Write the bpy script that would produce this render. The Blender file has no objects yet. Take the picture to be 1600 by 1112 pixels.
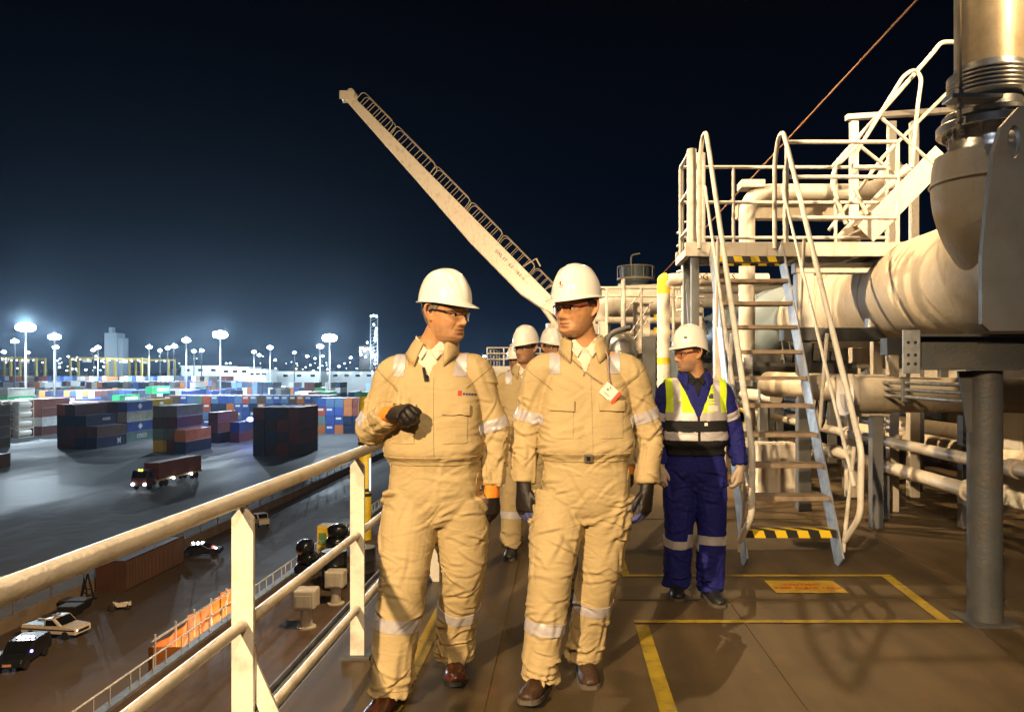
import bpy, bmesh, math, random
from mathutils import Vector, Matrix, noise
from mathutils.bvhtree import BVHTree
import numpy as np
R = math.radians
scene = bpy.context.scene
COL = scene.collection
rnd = random.Random(7)

# ---------------------------------------------------------------- camera
HAZE_D = .00005
CAMZ, F, VX, VY = 1.45, 1200.0, 880.0, 582.0      # eye height over the deck, focal length in photo px, vanishing point
cam_d = bpy.data.cameras.new('camera')
cam = bpy.data.objects.new('camera', cam_d); COL.objects.link(cam)
cam.location = (0, 0, CAMZ); cam.rotation_euler = (R(90), 0, 0)
cam_d.sensor_width = 36; cam_d.lens = 36 * F / 1600
cam_d.shift_x = -(VX - 800) / 1600
cam_d.shift_y = (VY - 556) / 1600
cam_d.clip_start = 0.05; cam_d.clip_end = 6000
scene.camera = cam
scene.view_settings.view_transform = 'Standard'
scene.view_settings.look = 'None'
scene.view_settings.exposure = 0.0
scene.view_settings.gamma = 1.0
scene.cycles.use_denoising = True
scene.cycles.max_bounces = 6
scene.cycles.diffuse_bounces = 3
scene.cycles.glossy_bounces = 3
scene.cycles.transmission_bounces = 4
scene.cycles.transparent_max_bounces = 8
scene.cycles.volume_bounces = 0
scene.cycles.volume_max_steps = 64
scene.cycles.sample_clamp_indirect = 4.0
scene.cycles.caustics_reflective = False
scene.cycles.caustics_refractive = False

def P(px, py, Y):
    """a point seen at a photo pixel, at the real depth Y in front of the eye"""
    return Vector(((px - VX) * Y / F, Y, CAMZ - (py - VY) * Y / F))

# ---------------------------------------------------------------- night sky
w = bpy.data.worlds.new('World'); scene.world = w; w.use_nodes = True
nt = w.node_tree; nt.nodes.clear()
out = nt.nodes.new('ShaderNodeOutputWorld'); bg = nt.nodes.new('ShaderNodeBackground')
tc = nt.nodes.new('ShaderNodeTexCoord'); sep = nt.nodes.new('ShaderNodeSeparateXYZ')
ramp = nt.nodes.new('ShaderNodeValToRGB')
nt.links.new(tc.outputs['Generated'], sep.inputs[0])
nt.links.new(sep.outputs['Z'], ramp.inputs['Fac'])
nt.links.new(ramp.outputs['Color'], bg.inputs['Color'])
nt.links.new(bg.outputs[0], out.inputs['Surface'])
cr = ramp.color_ramp; cr.interpolation = 'B_SPLINE'
SKY = [(0.0, (.024, .044, .080)), (.03, (.013, .026, .052)), (.075, (.0045, .0100, .0235)), (.15, (.0016, .0036, .009)),
       (.28, (.0012, .0026, .0066)), (.45, (.0007, .001, .0022)), (1.0, (.0004, .0005, .0009))]
cr.elements[0].position, cr.elements[0].color = 0.0, SKY[0][1] + (1,)
cr.elements[1].position, cr.elements[1].color = 1.0, SKY[-1][1] + (1,)
for p_, c_ in SKY[1:-1]:
    e = cr.elements.new(p_); e.color = c_ + (1,)
bg.inputs['Strength'].default_value = 1.0

# ---------------------------------------------------------------- lights of the place, with added fill
WARM = (1.0, .72, .40)
COOL = (.72, .88, 1.0)
def lamp(kind, loc, energy, color, size=.25, target=None, spot=None, blend=.35, parent=None):
    d = bpy.data.lights.new('flood_or_fill_light', kind); d.energy = energy; d.color = color
    if kind == 'AREA':
        d.size = size
    else:
        d.shadow_soft_size = size
    if spot:
        d.spot_size = R(spot); d.spot_blend = blend
    o = bpy.data.objects.new('flood_or_fill_light', d); COL.objects.link(o); o.location = loc
    if target is not None:
        o.rotation_euler = (Vector(target) - Vector(loc)).to_track_quat('-Z', 'Y').to_euler()
    return o
# warm floodlights of the ship: low behind the camera on the left, overhead, at the right edge and up by the crane; one cool fill added
lamp('SPOT', (-3.6, -5.8, 5.4), 8000, WARM, .08, (-1.0, 3.4, .8), 34, .5)
lamp('SPOT', (1.5, -5.0, 5.6), 1900, WARM, .12, (-.3, 3.6, .9), 50, .6)
lamp('SPOT', (-6.0, 5.5, 10.5), 11500, WARM, .10, (2.9, 9.6, 3.0), 36, .6)
lamp('SPOT', (-5.5, 12.0, 8.6), 9500, WARM, .10, (3.3, 10.2, 2.3), 40, .5)
lamp('SPOT', (-6.0, 5.5, 10.7), 1500, WARM, .10, (3.5, 6.0, .5), 60, .6)
lamp('SPOT', (6.5, 1.0, 7.0), 7500, WARM, .12, (4.2, 6.8, 4.6), 34, .6)
lamp('SPOT', (4.2, 17.0, 12.5), 3000, (1.0, .62, .28), .10, (2.2, 5.0, 0), 52, .5)
lamp('SPOT', (-1.0, -6.0, 14.0), 900, (.75, .85, 1.0), .6, (3.0, 6.0, 1.0), 90, .6)  # added cool fill, no such lamp on the ship
lamp('SPOT', (-2.0, 10.5, 7.0), 3600, WARM, .2, (1.0, 17.0, 2.4), 80)
lamp('SPOT', (-3.0, 30.0, 6.0), 15000, WARM, .5, (-6.0, 45.0, 10.0), 80)
lamp('SPOT', (-2.6, 14.0, 3.2), 2600, WARM, .2, (-5.5, 15.0, -3.7), 130)
lamp('SPOT', (-8.0, 30.0, 6.0), 60000, (1.0, .60, .28), .4, (-32.0, 62.0, -16.5), 110)

# ---------------------------------------------------------------- materials
def new_mat(name):
    m = bpy.data.materials.new(name); m.use_nodes = True
    n = m.node_tree.nodes; b = n['Principled BSDF']
    return m, m.node_tree, b
def mat(name, col, rough=.5, metal=0.0, var=.12, scale=6.0, bump=.0, bscale=40.0, dirt=None, dirt_amt=.35, dscale=2.5, spec=.5, stretch=None, obj_color=False, streak=0.0):
    m, t, b = new_mat(name)
    tc = t.nodes.new('ShaderNodeTexCoord'); src = tc.outputs['Object']
    if stretch:
        mp = t.nodes.new('ShaderNodeMapping'); mp.inputs['Scale'].default_value = stretch
        t.links.new(src, mp.inputs[0]); src = mp.outputs[0]
    n1 = t.nodes.new('ShaderNodeTexNoise'); n1.inputs['Scale'].default_value = scale; n1.inputs['Detail'].default_value = 5
    t.links.new(src, n1.inputs['Vector'])
    mr = t.nodes.new('ShaderNodeMapRange'); mr.inputs[1].default_value = .3; mr.inputs[2].default_value = .7
    mr.inputs[3].default_value = 1 - var; mr.inputs[4].default_value = 1 + var
    t.links.new(n1.outputs['Fac'], mr.inputs[0])
    mul = t.nodes.new('ShaderNodeVectorMath'); mul.operation = 'SCALE'
    if obj_color:
        oi = t.nodes.new('ShaderNodeObjectInfo'); t.links.new(oi.outputs['Color'], mul.inputs[0])
    else:
        mul.inputs[0].default_value = col
    t.links.new(mr.outputs[0], mul.inputs['Scale'])
    last = mul.outputs[0]
    if dirt:
        n2 = t.nodes.new('ShaderNodeTexNoise'); n2.inputs['Scale'].default_value = dscale; n2.inputs['Detail'].default_value = 8
        n2.inputs['Roughness'].default_value = .65
        t.links.new(src, n2.inputs['Vector'])
        m2 = t.nodes.new('ShaderNodeMapRange'); m2.inputs[1].default_value = .5; m2.inputs[2].default_value = .72
        m2.inputs[3].default_value = 0; m2.inputs[4].default_value = dirt_amt
        t.links.new(n2.outputs['Fac'], m2.inputs[0])
        mx = t.nodes.new('ShaderNodeMix'); mx.data_type = 'RGBA'
        t.links.new(m2.outputs[0], mx.inputs['Factor']); t.links.new(last, mx.inputs[6])
        mx.inputs[7].default_value = tuple(dirt) + (1,)
        last = mx.outputs[2]
    if streak:
        mp2 = t.nodes.new('ShaderNodeMapping'); mp2.inputs['Scale'].default_value = (9, 9, .9)
        t.links.new(tc.outputs['Object'], mp2.inputs[0])
        n5 = t.nodes.new('ShaderNodeTexNoise'); n5.inputs['Scale'].default_value = 1.6; n5.inputs['Detail'].default_value = 6; n5.inputs['Roughness'].default_value = .7
        t.links.new(mp2.outputs[0], n5.inputs['Vector'])
        m5 = t.nodes.new('ShaderNodeMapRange'); m5.inputs[1].default_value = .56; m5.inputs[2].default_value = .74; m5.inputs[4].default_value = streak
        t.links.new(n5.outputs['Fac'], m5.inputs[0])
        mx5 = t.nodes.new('ShaderNodeMix'); mx5.data_type = 'RGBA'; t.links.new(m5.outputs[0], mx5.inputs['Factor']); t.links.new(last, mx5.inputs[6]); mx5.inputs[7].default_value = (.19, .10, .05, 1)
        last = mx5.outputs[2]
    t.links.new(last, b.inputs['Base Color'])
    b.inputs['Roughness'].default_value = rough; b.inputs['Metallic'].default_value = metal
    b.inputs['Specular IOR Level'].default_value = spec
    if bump:
        n3 = t.nodes.new('ShaderNodeTexNoise'); n3.inputs['Scale'].default_value = bscale; n3.inputs['Detail'].default_value = 4
        t.links.new(src, n3.inputs['Vector'])
        bp = t.nodes.new('ShaderNodeBump'); bp.inputs['Strength'].default_value = bump; bp.inputs['Distance'].default_value = .01
        t.links.new(n3.outputs['Fac'], bp.inputs['Height']); t.links.new(bp.outputs[0], b.inputs['Normal'])
    return m
def emit(name, col, s):
    m, t, b = new_mat(name)
    b.inputs['Base Color'].default_value = (.8, .8, .8, 1)
    b.inputs['Emission Color'].default_value = tuple(col) + (1,); b.inputs['Emission Strength'].default_value = s
    return m

M = {}
RUST = (.16, .07, .03)
M['cream'] = mat('ship_cream_paint', (.70, .63, .53), .38, 0, .08, 3, .15, 30, RUST, .5, 3.0, streak=.5)
M['rail'] = mat('rail_white_paint', (.78, .72, .62), .35, 0, .06, 8, .25, 60, RUST, .45, 7.0)
M['grey'] = mat('grey_paint', (.16, .165, .17), .5, 0, .12, 5, .2, 40, RUST, .35, 4.0)
M['dgrey'] = mat('dark_grey_paint', (.062, .064, .066), .55, 0, .15, 5, .3, 60, (.11, .08, .05), .4, 5.0)
M['galv'] = mat('galvanised_steel', (.42, .43, .44), .45, .7, .25, 14, .15, 50, (.2, .15, .1), .3, 6)
M['steel'] = mat('polished_steel', (.62, .60, .56), .30, .85, .12, 6, .1, 30)
M['brass'] = mat('dull_riser_steel', (.40, .31, .19), .45, .35, .15, 5, .1, 40, (.18, .1, .04), .4, 4)
M['tread'] = mat('stair_tread_steel', (.30, .22, .15), .6, .2, .25, 12, .4, 80)
M['bluegrey'] = mat('blue_grey_tone', (.20, .25, .29), .4, 0, .08, 3, .1, 20)
M['beige'] = mat('pipe_lagging', (.50, .43, .33), .6, 0, .12, 2.2, .4, 14, (.22, .15, .08), .5, 1.6, streak=.45)
M['white'] = mat('white_paint', (.78, .74, .66), .4, 0, .05, 4, .08, 30, streak=.3)
M['colshaded'] = mat('shaded_column_paint', (.065, .068, .072), .5, 0, .15, 5, .3, 50, (.12, .08, .05), .5, 4)  # column grey with the shade on it put into the tone
M['gantry'] = mat('hazed_yellow_paint', (.40, .30, .06), .6, 0, .1, .3)  # yellow dulled to stand in for the haze in front
M['yellow'] = mat('yellow_paint', (.72, .50, .02), .5, 0, .12, 8, .1, 40, (.3, .2, .05), .4, 12)
M['worn_yellow'] = mat('worn_yellow_line', (.34, .235, .015), .6, 0, .25, 5, .2, 60, (.06, .045, .025), .85, 9)
M['black'] = mat('black_paint', (.015, .015, .015), .5, 0, .2, 8, .1, 40)
M['blackwrap'] = mat('black_plastic_wrap', (.012, .012, .013), .22, 0, .2, 8, .8, 9)
M['wire'] = mat('rusty_wire', (.20, .10, .05), .7, .2)
M['orange'] = mat('orange_tarpaulin', (.80, .26, .05), .6, 0, .2, 1.2, .5, 6, (.45, .12, .03), .5, 1.0)
M['concrete'] = mat('quay_concrete', (.20, .17, .13), .85, 0, .15, .8, .2, 8, (.08, .06, .05), .5, .6)
M['glassdark'] = mat('dark_glass', (.01, .012, .015), .08, 0, 0)
M['tyre'] = mat('tyre_rubber', (.015, .015, .015), .8)
M['carwhite'] = mat('car_white_paint', (.62, .60, .56), .3)
M['cardark'] = mat('car_dark_paint', (.015, .018, .025), .25)
M['carblue'] = mat('car_blue_panel', (.08, .18, .32), .3)
M['cont'] = mat('container_paint', (1, 1, 1), .55, 0, .18, .5, 0, 1, (.10, .05, .03), .35, .7, obj_color=True)
M['contwhite'] = mat('container_white_marks', (.7, .7, .68), .6)
M['contgold'] = mat('container_pale_marks', (.55, .5, .4), .6)
M['lampwhite'] = emit('floodlight_glow', (.80, .92, 1.0), 60)
M['lampsmall'] = emit('far_lamp_glow', (.80, .92, 1.0), 14)
M['lampwarm'] = emit('far_warm_lamp_glow', (1.0, .72, .42), 8)
M['headlight'] = emit('headlight_glow', (.9, .95, 1.0), 25)
M['bluelamp'] = emit('blue_lamp_glow', (.15, .15, 1.0), 14)
M['redlamp'] = emit('red_lamp_glow', (1.0, .05, .02), 2)
M['amberlamp'] = emit('amber_lamp_glow', (.9, .8, .05), 6)
M['tube'] = emit('tube_lamp_glow', (.6, .8, 1.0), 1.2)

# yellow/black hazard stripes
def hazard():
    m, t, b = new_mat('hazard_stripes')
    tc = t.nodes.new('ShaderNodeTexCoord'); wv = t.nodes.new('ShaderNodeTexWave')
    mp = t.nodes.new('ShaderNodeMapping'); mp.inputs['Rotation'].default_value = (0, R(20), R(-40))
    t.links.new(tc.outputs['Object'], mp.inputs[0]); t.links.new(mp.outputs[0], wv.inputs['Vector'])
    wv.inputs['Scale'].default_value = 2.6; wv.bands_direction = 'X'
    cr = t.nodes.new('ShaderNodeValToRGB'); cr.color_ramp.interpolation = 'CONSTANT'
    cr.color_ramp.elements[0].color = (.015, .013, .01, 1); cr.color_ramp.elements[1].color = (.75, .52, .02, 1); cr.color_ramp.elements[1].position = .5
    t.links.new(wv.outputs['Fac'], cr.inputs[0]); t.links.new(cr.outputs[0], b.inputs['Base Color']); b.inputs['Roughness'].default_value = .5
    return m
M['hazard'] = hazard()

# ---------------------------------------------------------------- mesh builder
class MB:
    def __init__(s): s.v = []; s.f = []
    def add(s, vs, fs):
        o = len(s.v); s.v += [tuple(v) for v in vs]; s.f += [tuple(i + o for i in f) for f in fs]; return s
    def box(s, x0, x1, y0, y1, z0, z1):
        vs = [(x0, y0, z0), (x1, y0, z0), (x1, y1, z0), (x0, y1, z0), (x0, y0, z1), (x1, y0, z1), (x1, y1, z1), (x0, y1, z1)]
        return s.add(vs, [(3, 2, 1, 0), (4, 5, 6, 7), (0, 1, 5, 4), (1, 2, 6, 5), (2, 3, 7, 6), (3, 0, 4, 7)])
    def bar(s, a, b, wx, wy, up=(0, 0, 1)):
        """rectangular bar from a to b, wx across, wy along the up direction"""
        a, b = Vector(a), Vector(b); d = (b - a).normalized(); up = Vector(up)
        u = d.cross(up)
        if u.length < 1e-4: u = d.cross(Vector((0, 1, 0)))
        u.normalize(); v = u.cross(d).normalized()
        vs = [p + u * (i * wx / 2) + v * (j * wy / 2) for p in (a, b) for i, j in ((-1, -1), (1, -1), (1, 1), (-1, 1))]
        return s.add(vs, [(3, 2, 1, 0), (4, 5, 6, 7), (0, 1, 5, 4), (1, 2, 6, 5), (2, 3, 7, 6), (3, 0, 4, 7)])
    def tube(s, pts, r, n=12, caps=True, flat=1.0, ref=None):
        pts = [Vector(p) for p in pts]; rs = r if isinstance(r, (list, tuple)) else [r] * len(pts)
        rings = []; u = None
        for i, p in enumerate(pts):
            if i == 0: d = pts[1] - p
            elif i == len(pts) - 1: d = p - pts[i - 1]
            else: d = (pts[i + 1] - p).normalized() + (p - pts[i - 1]).normalized()
            d.normalize()
            if u is None:
                u = d.cross(Vector(ref) if ref else (Vector((0, 0, 1)) if abs(d.z) < .9 else Vector((0, 1, 0)))).normalized()
            else:
                u = (u - d * u.dot(d)).normalized()
            v = u.cross(d)
            rr = rs[i]
            ra, rb = rr if isinstance(rr, (list, tuple)) else (rr, rr * flat)
            rings.append([p + u * math.cos(2 * math.pi * k / n) * ra + v * math.sin(2 * math.pi * k / n) * rb for k in range(n)])
        vs = [q for ring in rings for q in ring]; fs = []
        for i in range(len(rings) - 1):
            for k in range(n):
                a = i * n + k; b = i * n + (k + 1) % n
                fs.append((a, a + n, b + n, b))
        if caps:
            fs.append(tuple(range(n))); fs.append(tuple(reversed(range((len(rings) - 1) * n, len(rings) * n))))
        return s.add(vs, fs)
    def lathe(s, prof, c=(0, 0, 0), axis='Z', n=24, a0=0, a1=2 * math.pi):
        c = Vector(c); full = abs(a1 - a0 - 2 * math.pi) < 1e-6; vs = []; fs = []; m = n if full else n + 1
        for r_, h in prof:
            for k in range(m):
                a = a0 + (a1 - a0) * k / n
                x, y = r_ * math.cos(a), r_ * math.sin(a)
                vs.append(c + (Vector((x, y, h)) if axis == 'Z' else Vector((h, x, y)) if axis == 'X' else Vector((x, h, y))))
        for i in range(len(prof) - 1):
            for k in range(n):
                a = i * m + k; b = i * m + (k + 1) % m
                fs.append((a, b, b + m, a + m) if axis != 'Y' else (a, a + m, b + m, b))
        if full:
            if prof[0][0] > 1e-5: fs.append(tuple(reversed(range(m))))
            if prof[-1][0] > 1e-5: fs.append(tuple(range((len(prof) - 1) * m, len(prof) * m)))
        return s.add(vs, fs)
    def ball(s, c, rx, ry=None, rz=None, n=16, m=10):
        ry = ry or rx; rz = rz or rx
        vs = [(c[0], c[1], c[2] - rz)]
        for i in range(1, m):
            t = -math.pi / 2 + math.pi * i / m
            for k in range(n):
                a = 2 * math.pi * k / n
                vs.append((c[0] + rx * math.cos(t) * math.cos(a), c[1] + ry * math.cos(t) * math.sin(a), c[2] + rz * math.sin(t)))
        vs.append((c[0], c[1], c[2] + rz)); fs = []
        for k in range(n): fs.append((0, 1 + (k + 1) % n, 1 + k))
        for i in range(m - 2):
            for k in range(n):
                a = 1 + i * n + k; b = 1 + i * n + (k + 1) % n
                fs.append((a, b, b + n, a + n))
        L = len(vs) - 1; o = 1 + (m - 2) * n
        for k in range(n): fs.append((L, o + k, o + (k + 1) % n))
        return s.add(vs, fs)
    def prism(s, poly, axis, t0, t1):
        """extrude a 2D polygon: axis X -> poly is (y,z); Y -> (x,z); Z -> (x,y)"""
        def q(a, b, t): return (t, a, b) if axis == 'X' else (a, t, b) if axis == 'Y' else (a, b, t)
        n = len(poly); vs = [q(a, b, t0) for a, b in poly] + [q(a, b, t1) for a, b in poly]
        fs = [tuple(range(n)), tuple(reversed(range(n, 2 * n)))] + [(i, i + n, (i + 1) % n + n, (i + 1) % n) for i in range(n)]
        return s.add(vs, fs)
    def mesh(s, name):
        me = bpy.data.meshes.new(name); me.from_pydata(s.v, [], s.f); me.validate()
        bm = bmesh.new(); bm.from_mesh(me); bmesh.ops.recalc_face_normals(bm, faces=bm.faces); bm.to_mesh(me); bm.free()
        return me
    def build(s, name, m, parent=None, smooth=None, bevel=0, **tg):
        return link_mesh(name, s.mesh(name), m, parent, smooth, bevel, **tg)

def root_loc(o):
    while o.parent: o = o.parent
    return o.location.copy()
def link_mesh(name, me, m, parent=None, smooth=None, bevel=0, **tg):
    for mm in (m if isinstance(m, (list, tuple)) else [m]): me.materials.append(mm)
    if smooth is not None:
        me.polygons.foreach_set('use_smooth', [True] * len(me.polygons))
        if smooth < 180: me.set_sharp_from_angle(angle=R(smooth))
    o = bpy.data.objects.new(name, me); COL.objects.link(o)
    if parent is not None:
        me.transform(Matrix.Translation(-root_loc(parent))); o.parent = parent
    if bevel:
        b = o.modifiers.new('bevel', 'BEVEL'); b.width = bevel; b.segments = 2; b.limit_method = 'ANGLE'; b.angle_limit = R(40)
    tag(o, **tg)
    return o
def tag(o, label=None, cat=None, group=None, kind=None):
    if label: o['label'] = label
    if cat: o['category'] = cat
    if group: o['group'] = group
    if kind: o['kind'] = kind
    return o
def empty(name, loc, label, cat, group=None):
    o = bpy.data.objects.new(name, None); COL.objects.link(o); o.location = loc; o.empty_display_size = .1
    return tag(o, label, cat, group)
def arc(p0, p1, p2, r, n=5):
    """round the corner p1 of a polyline"""
    p0, p1, p2 = Vector(p0), Vector(p1), Vector(p2)
    a = (p0 - p1).normalized(); b = (p2 - p1).normalized(); r = min(r, (p0 - p1).length * .49, (p2 - p1).length * .49)
    s, e = p1 + a * r, p1 + b * r
    return [s.lerp(p1, t).lerp(p1.lerp(e, t), t) for t in [i / n for i in range(n + 1)]]
def rounded(pts, r, n=5):
    pts = [Vector(p) for p in pts]; o = [pts[0]]
    for i in range(1, len(pts) - 1): o += arc(pts[i - 1], pts[i], pts[i + 1], r, n)
    return o + [pts[-1]]
def catmull(pts, sub=5):
    P_ = [np.array(p, float) for p in pts]; P_ = [2 * P_[0] - P_[1]] + P_ + [2 * P_[-1] - P_[-2]]; o = []
    for i in range(1, len(P_) - 2):
        for k in range(sub):
            t = k / sub; a, b, c, d = P_[i - 1:i + 3]
            o.append(.5 * (2 * b + (c - a) * t + (2 * a - 5 * b + 4 * c - d) * t * t + (3 * b - a - 3 * c + d) * t ** 3))
    o.append(P_[-2]); return o
def copy_tree(o, parent=None):
    c = o.copy(); COL.objects.link(c); c.parent = parent
    for ch in list(o.children): copy_tree(ch, c)
    return c
def text_mesh(body, size, depth=.003, bold=False):
    """lettering in the XY plane, centred"""
    cu = bpy.data.curves.new('lettering', 'FONT'); cu.body = body; cu.size = size; cu.extrude = depth
    cu.align_x = 'CENTER'; cu.align_y = 'CENTER'; cu.resolution_u = 2
    if bold: cu.offset = size * .02
    o = bpy.data.objects.new('tmp', cu); COL.objects.link(o)
    dg = bpy.context.evaluated_depsgraph_get(); me = bpy.data.meshes.new_from_object(o.evaluated_get(dg))
    bpy.data.objects.remove(o); bpy.data.curves.remove(cu); me.materials.clear()
    return me
def lettering(body, size, mtx, m, parent, name='lettering', depth=.003, bold=True):
    me = text_mesh(body, size, depth, bold); me.transform(mtx)
    return link_mesh(name, me, m, parent)
# ================================================================ SHIP
YD = -16.5           # level of the quay
LD = -3.75           # the lower deck
# --- deck
def deck_mat(name, c1, c2, seam):
    m, t, b = new_mat(name)
    tc = t.nodes.new('ShaderNodeTexCoord')
    n1 = t.nodes.new('ShaderNodeTexNoise'); n1.inputs['Scale'].default_value = 1.3; n1.inputs['Detail'].default_value = 9; n1.inputs['Roughness'].default_value = .62
    n2 = t.nodes.new('ShaderNodeTexNoise'); n2.inputs['Scale'].default_value = 90; n2.inputs['Detail'].default_value = 4
    n3 = t.nodes.new('ShaderNodeTexNoise'); n3.inputs['Scale'].default_value = .45; n3.inputs['Detail'].default_value = 3
    for n in (n1, n2, n3): t.links.new(tc.outputs['Object'], n.inputs['Vector'])
    mr = t.nodes.new('ShaderNodeMapRange'); mr.inputs[1].default_value = .35; mr.inputs[2].default_value = .68
    t.links.new(n1.outputs['Fac'], mr.inputs[0])
    mx = t.nodes.new('ShaderNodeMix'); mx.data_type = 'RGBA'; mx.inputs[6].default_value = c1 + (1,); mx.inputs[7].default_value = c2 + (1,)
    t.links.new(mr.outputs[0], mx.inputs['Factor'])
    # small chips of bare colour
    m4 = t.nodes.new('ShaderNodeMapRange'); m4.inputs[1].default_value = .60; m4.inputs[2].default_value = .68; m4.inputs[4].default_value = .65
    n4 = t.nodes.new('ShaderNodeTexNoise'); n4.inputs['Scale'].default_value = 7; n4.inputs['Detail'].default_value = 8
    t.links.new(tc.outputs['Object'], n4.inputs['Vector']); t.links.new(n4.outputs['Fac'], m4.inputs[0])
    mx2 = t.nodes.new('ShaderNodeMix'); mx2.data_type = 'RGBA'; mx2.inputs[7].default_value = (.11, .055, .03, 1)
    t.links.new(m4.outputs[0], mx2.inputs['Factor']); t.links.new(mx.outputs[2], mx2.inputs[6])
    # grit and long scuffs
    n6 = t.nodes.new('ShaderNodeTexNoise'); n6.inputs['Scale'].default_value = 160; n6.inputs['Detail'].default_value = 2; t.links.new(tc.outputs['Object'], n6.inputs['Vector'])
    mp6 = t.nodes.new('ShaderNodeMapping'); mp6.inputs['Scale'].default_value = (1, .12, 1); mp6.inputs['Rotation'].default_value = (0, 0, .3); t.links.new(tc.outputs['Object'], mp6.inputs[0])
    n7 = t.nodes.new('ShaderNodeTexNoise'); n7.inputs['Scale'].default_value = 6; n7.inputs['Detail'].default_value = 7; t.links.new(mp6.outputs[0], n7.inputs['Vector'])
    m6 = t.nodes.new('ShaderNodeMapRange'); m6.inputs[1].default_value = .3; m6.inputs[2].default_value = .7; m6.inputs[3].default_value = .72; m6.inputs[4].default_value = 1.28; t.links.new(n6.outputs['Fac'], m6.inputs[0])
    m7 = t.nodes.new('ShaderNodeMapRange'); m7.inputs[1].default_value = .35; m7.inputs[2].default_value = .7; m7.inputs[3].default_value = .75; m7.inputs[4].default_value = 1.35; t.links.new(n7.outputs['Fac'], m7.inputs[0])
    mm = t.nodes.new('ShaderNodeMath'); mm.operation = 'MULTIPLY'; t.links.new(m6.outputs[0], mm.inputs[0]); t.links.new(m7.outputs[0], mm.inputs[1])
    vs_ = t.nodes.new('ShaderNodeVectorMath'); vs_.operation = 'SCALE'; t.links.new(mx2.outputs[2], vs_.inputs[0]); t.links.new(mm.outputs[0], vs_.inputs['Scale'])
    t.links.new(vs_.outputs[0], b.inputs['Base Color'])
    mr2 = t.nodes.new('ShaderNodeMapRange'); mr2.inputs[1].default_value = .3; mr2.inputs[2].default_value = .7; mr2.inputs[3].default_value = .42; mr2.inputs[4].default_value = .7
    t.links.new(n3.outputs['Fac'], mr2.inputs[0]); t.links.new(mr2.outputs[0], b.inputs['Roughness'])
    bp = t.nodes.new('ShaderNodeBump'); bp.inputs['Strength'].default_value = .35; bp.inputs['Distance'].default_value = .004
    ad = t.nodes.new('ShaderNodeMath'); ad.operation = 'ADD'
    t.links.new(n2.outputs['Fac'], ad.inputs[0]); t.links.new(n1.outputs['Fac'], ad.inputs[1])
    t.links.new(ad.outputs[0], bp.inputs['Height']); t.links.new(bp.outputs[0], b.inputs['Normal'])
    return m
M['deck'] = deck_mat('deck_paint', (.056, .036, .014), (.092, .060, .026), 1)
M['deck2'] = deck_mat('lower_deck_paint', (.070, .040, .022), (.11, .07, .042), 1)
b = MB().box(-1.22, 16, -8, 75, -.3, 0)
b.build('deck', M['deck'], kind='structure')
b = MB()
for y in (2.2, 4.9, 7.6, 10.3): b.box(.02, 9, y, y + .014, 0, .004)
for x in (-.35, 1.05, 2.75): b.box(x, x + .012, -1, 12, .0, .0045)
b.build('deck_weld_seams', M['deck'], kind='structure')
MB().box(-7.16, -1.22, -8, 75, LD - .3, LD).build('lower_deck', M['deck2'], kind='structure')
MB().box(-7.2, 16, -8, 74.9, YD - 2, LD - .302).build('hull', M['grey'], kind='structure')
MB().box(-1.215, 15.9, -7.9, 74.8, LD, -.302).build('deckhouse_side', M['cream'], kind='structure')
# --- painted lines
def strip(pts, wd, z=.005):
    b = MB()
    for (a, c) in zip(pts[:-1], pts[1:]):
        a, c = Vector(a + (z,)), Vector(c + (z,)); d = (c - a).normalized(); n_ = Vector((-d.y, d.x, 0)) * wd / 2
        b.add([a - n_, c - n_, c + n_, a + n_], [(0, 1, 2, 3)])
    return b
strip([(-.74, 2.0), (-.74, 6.2), (-.86, 9), (-.86, 22)], .085).build('yellow_walkway_line', M['worn_yellow'], kind='structure')
strip([(.45, 2.6), (.45, 4.40)], .075).build('yellow_box_line', M['worn_yellow'], kind='structure')
strip([(.412, 4.47), (2.32, 4.47)], .05).build('yellow_box_line', M['worn_yellow'], kind='structure')
strip([(2.23, 4.497), (2.30, 5.45)], .075).build('yellow_box_line', M['worn_yellow'], kind='structure')
strip([(.42, 5.48), (2.34, 5.48)], .045).build('yellow_box_line', M['worn_yellow'], kind='structure')
strip([(.44, 5.51), (.44, 7.2)], .07).build('yellow_box_line', M['worn_yellow'], kind='structure')
M['sign_yellow'] = mat('faded_sign_yellow', (.42, .27, .015), .6, 0, .2, 5, .2, 60, (.1, .07, .03), .6, 7)
sg = empty('deck_sign', (1.6, 5.18, .005), 'yellow painted notice with red lettering on the deck before the stair', 'deck sign')
strip([(1.40, 5.195), (1.875, 5.195)], .30).build('sign_plate', M['sign_yellow'], sg)
M['redtext'] = mat('red_lettering', (.45, .07, .01), .6)
lettering('CAUTION', .055, Matrix.Translation((1.62, 5.235, .0085)), M['redtext'], sg, depth=.001)
lettering('KEEP CLEAR AREA', .055, Matrix.Translation((1.64, 5.15, .0085)), M['redtext'], sg, depth=.001)

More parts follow.
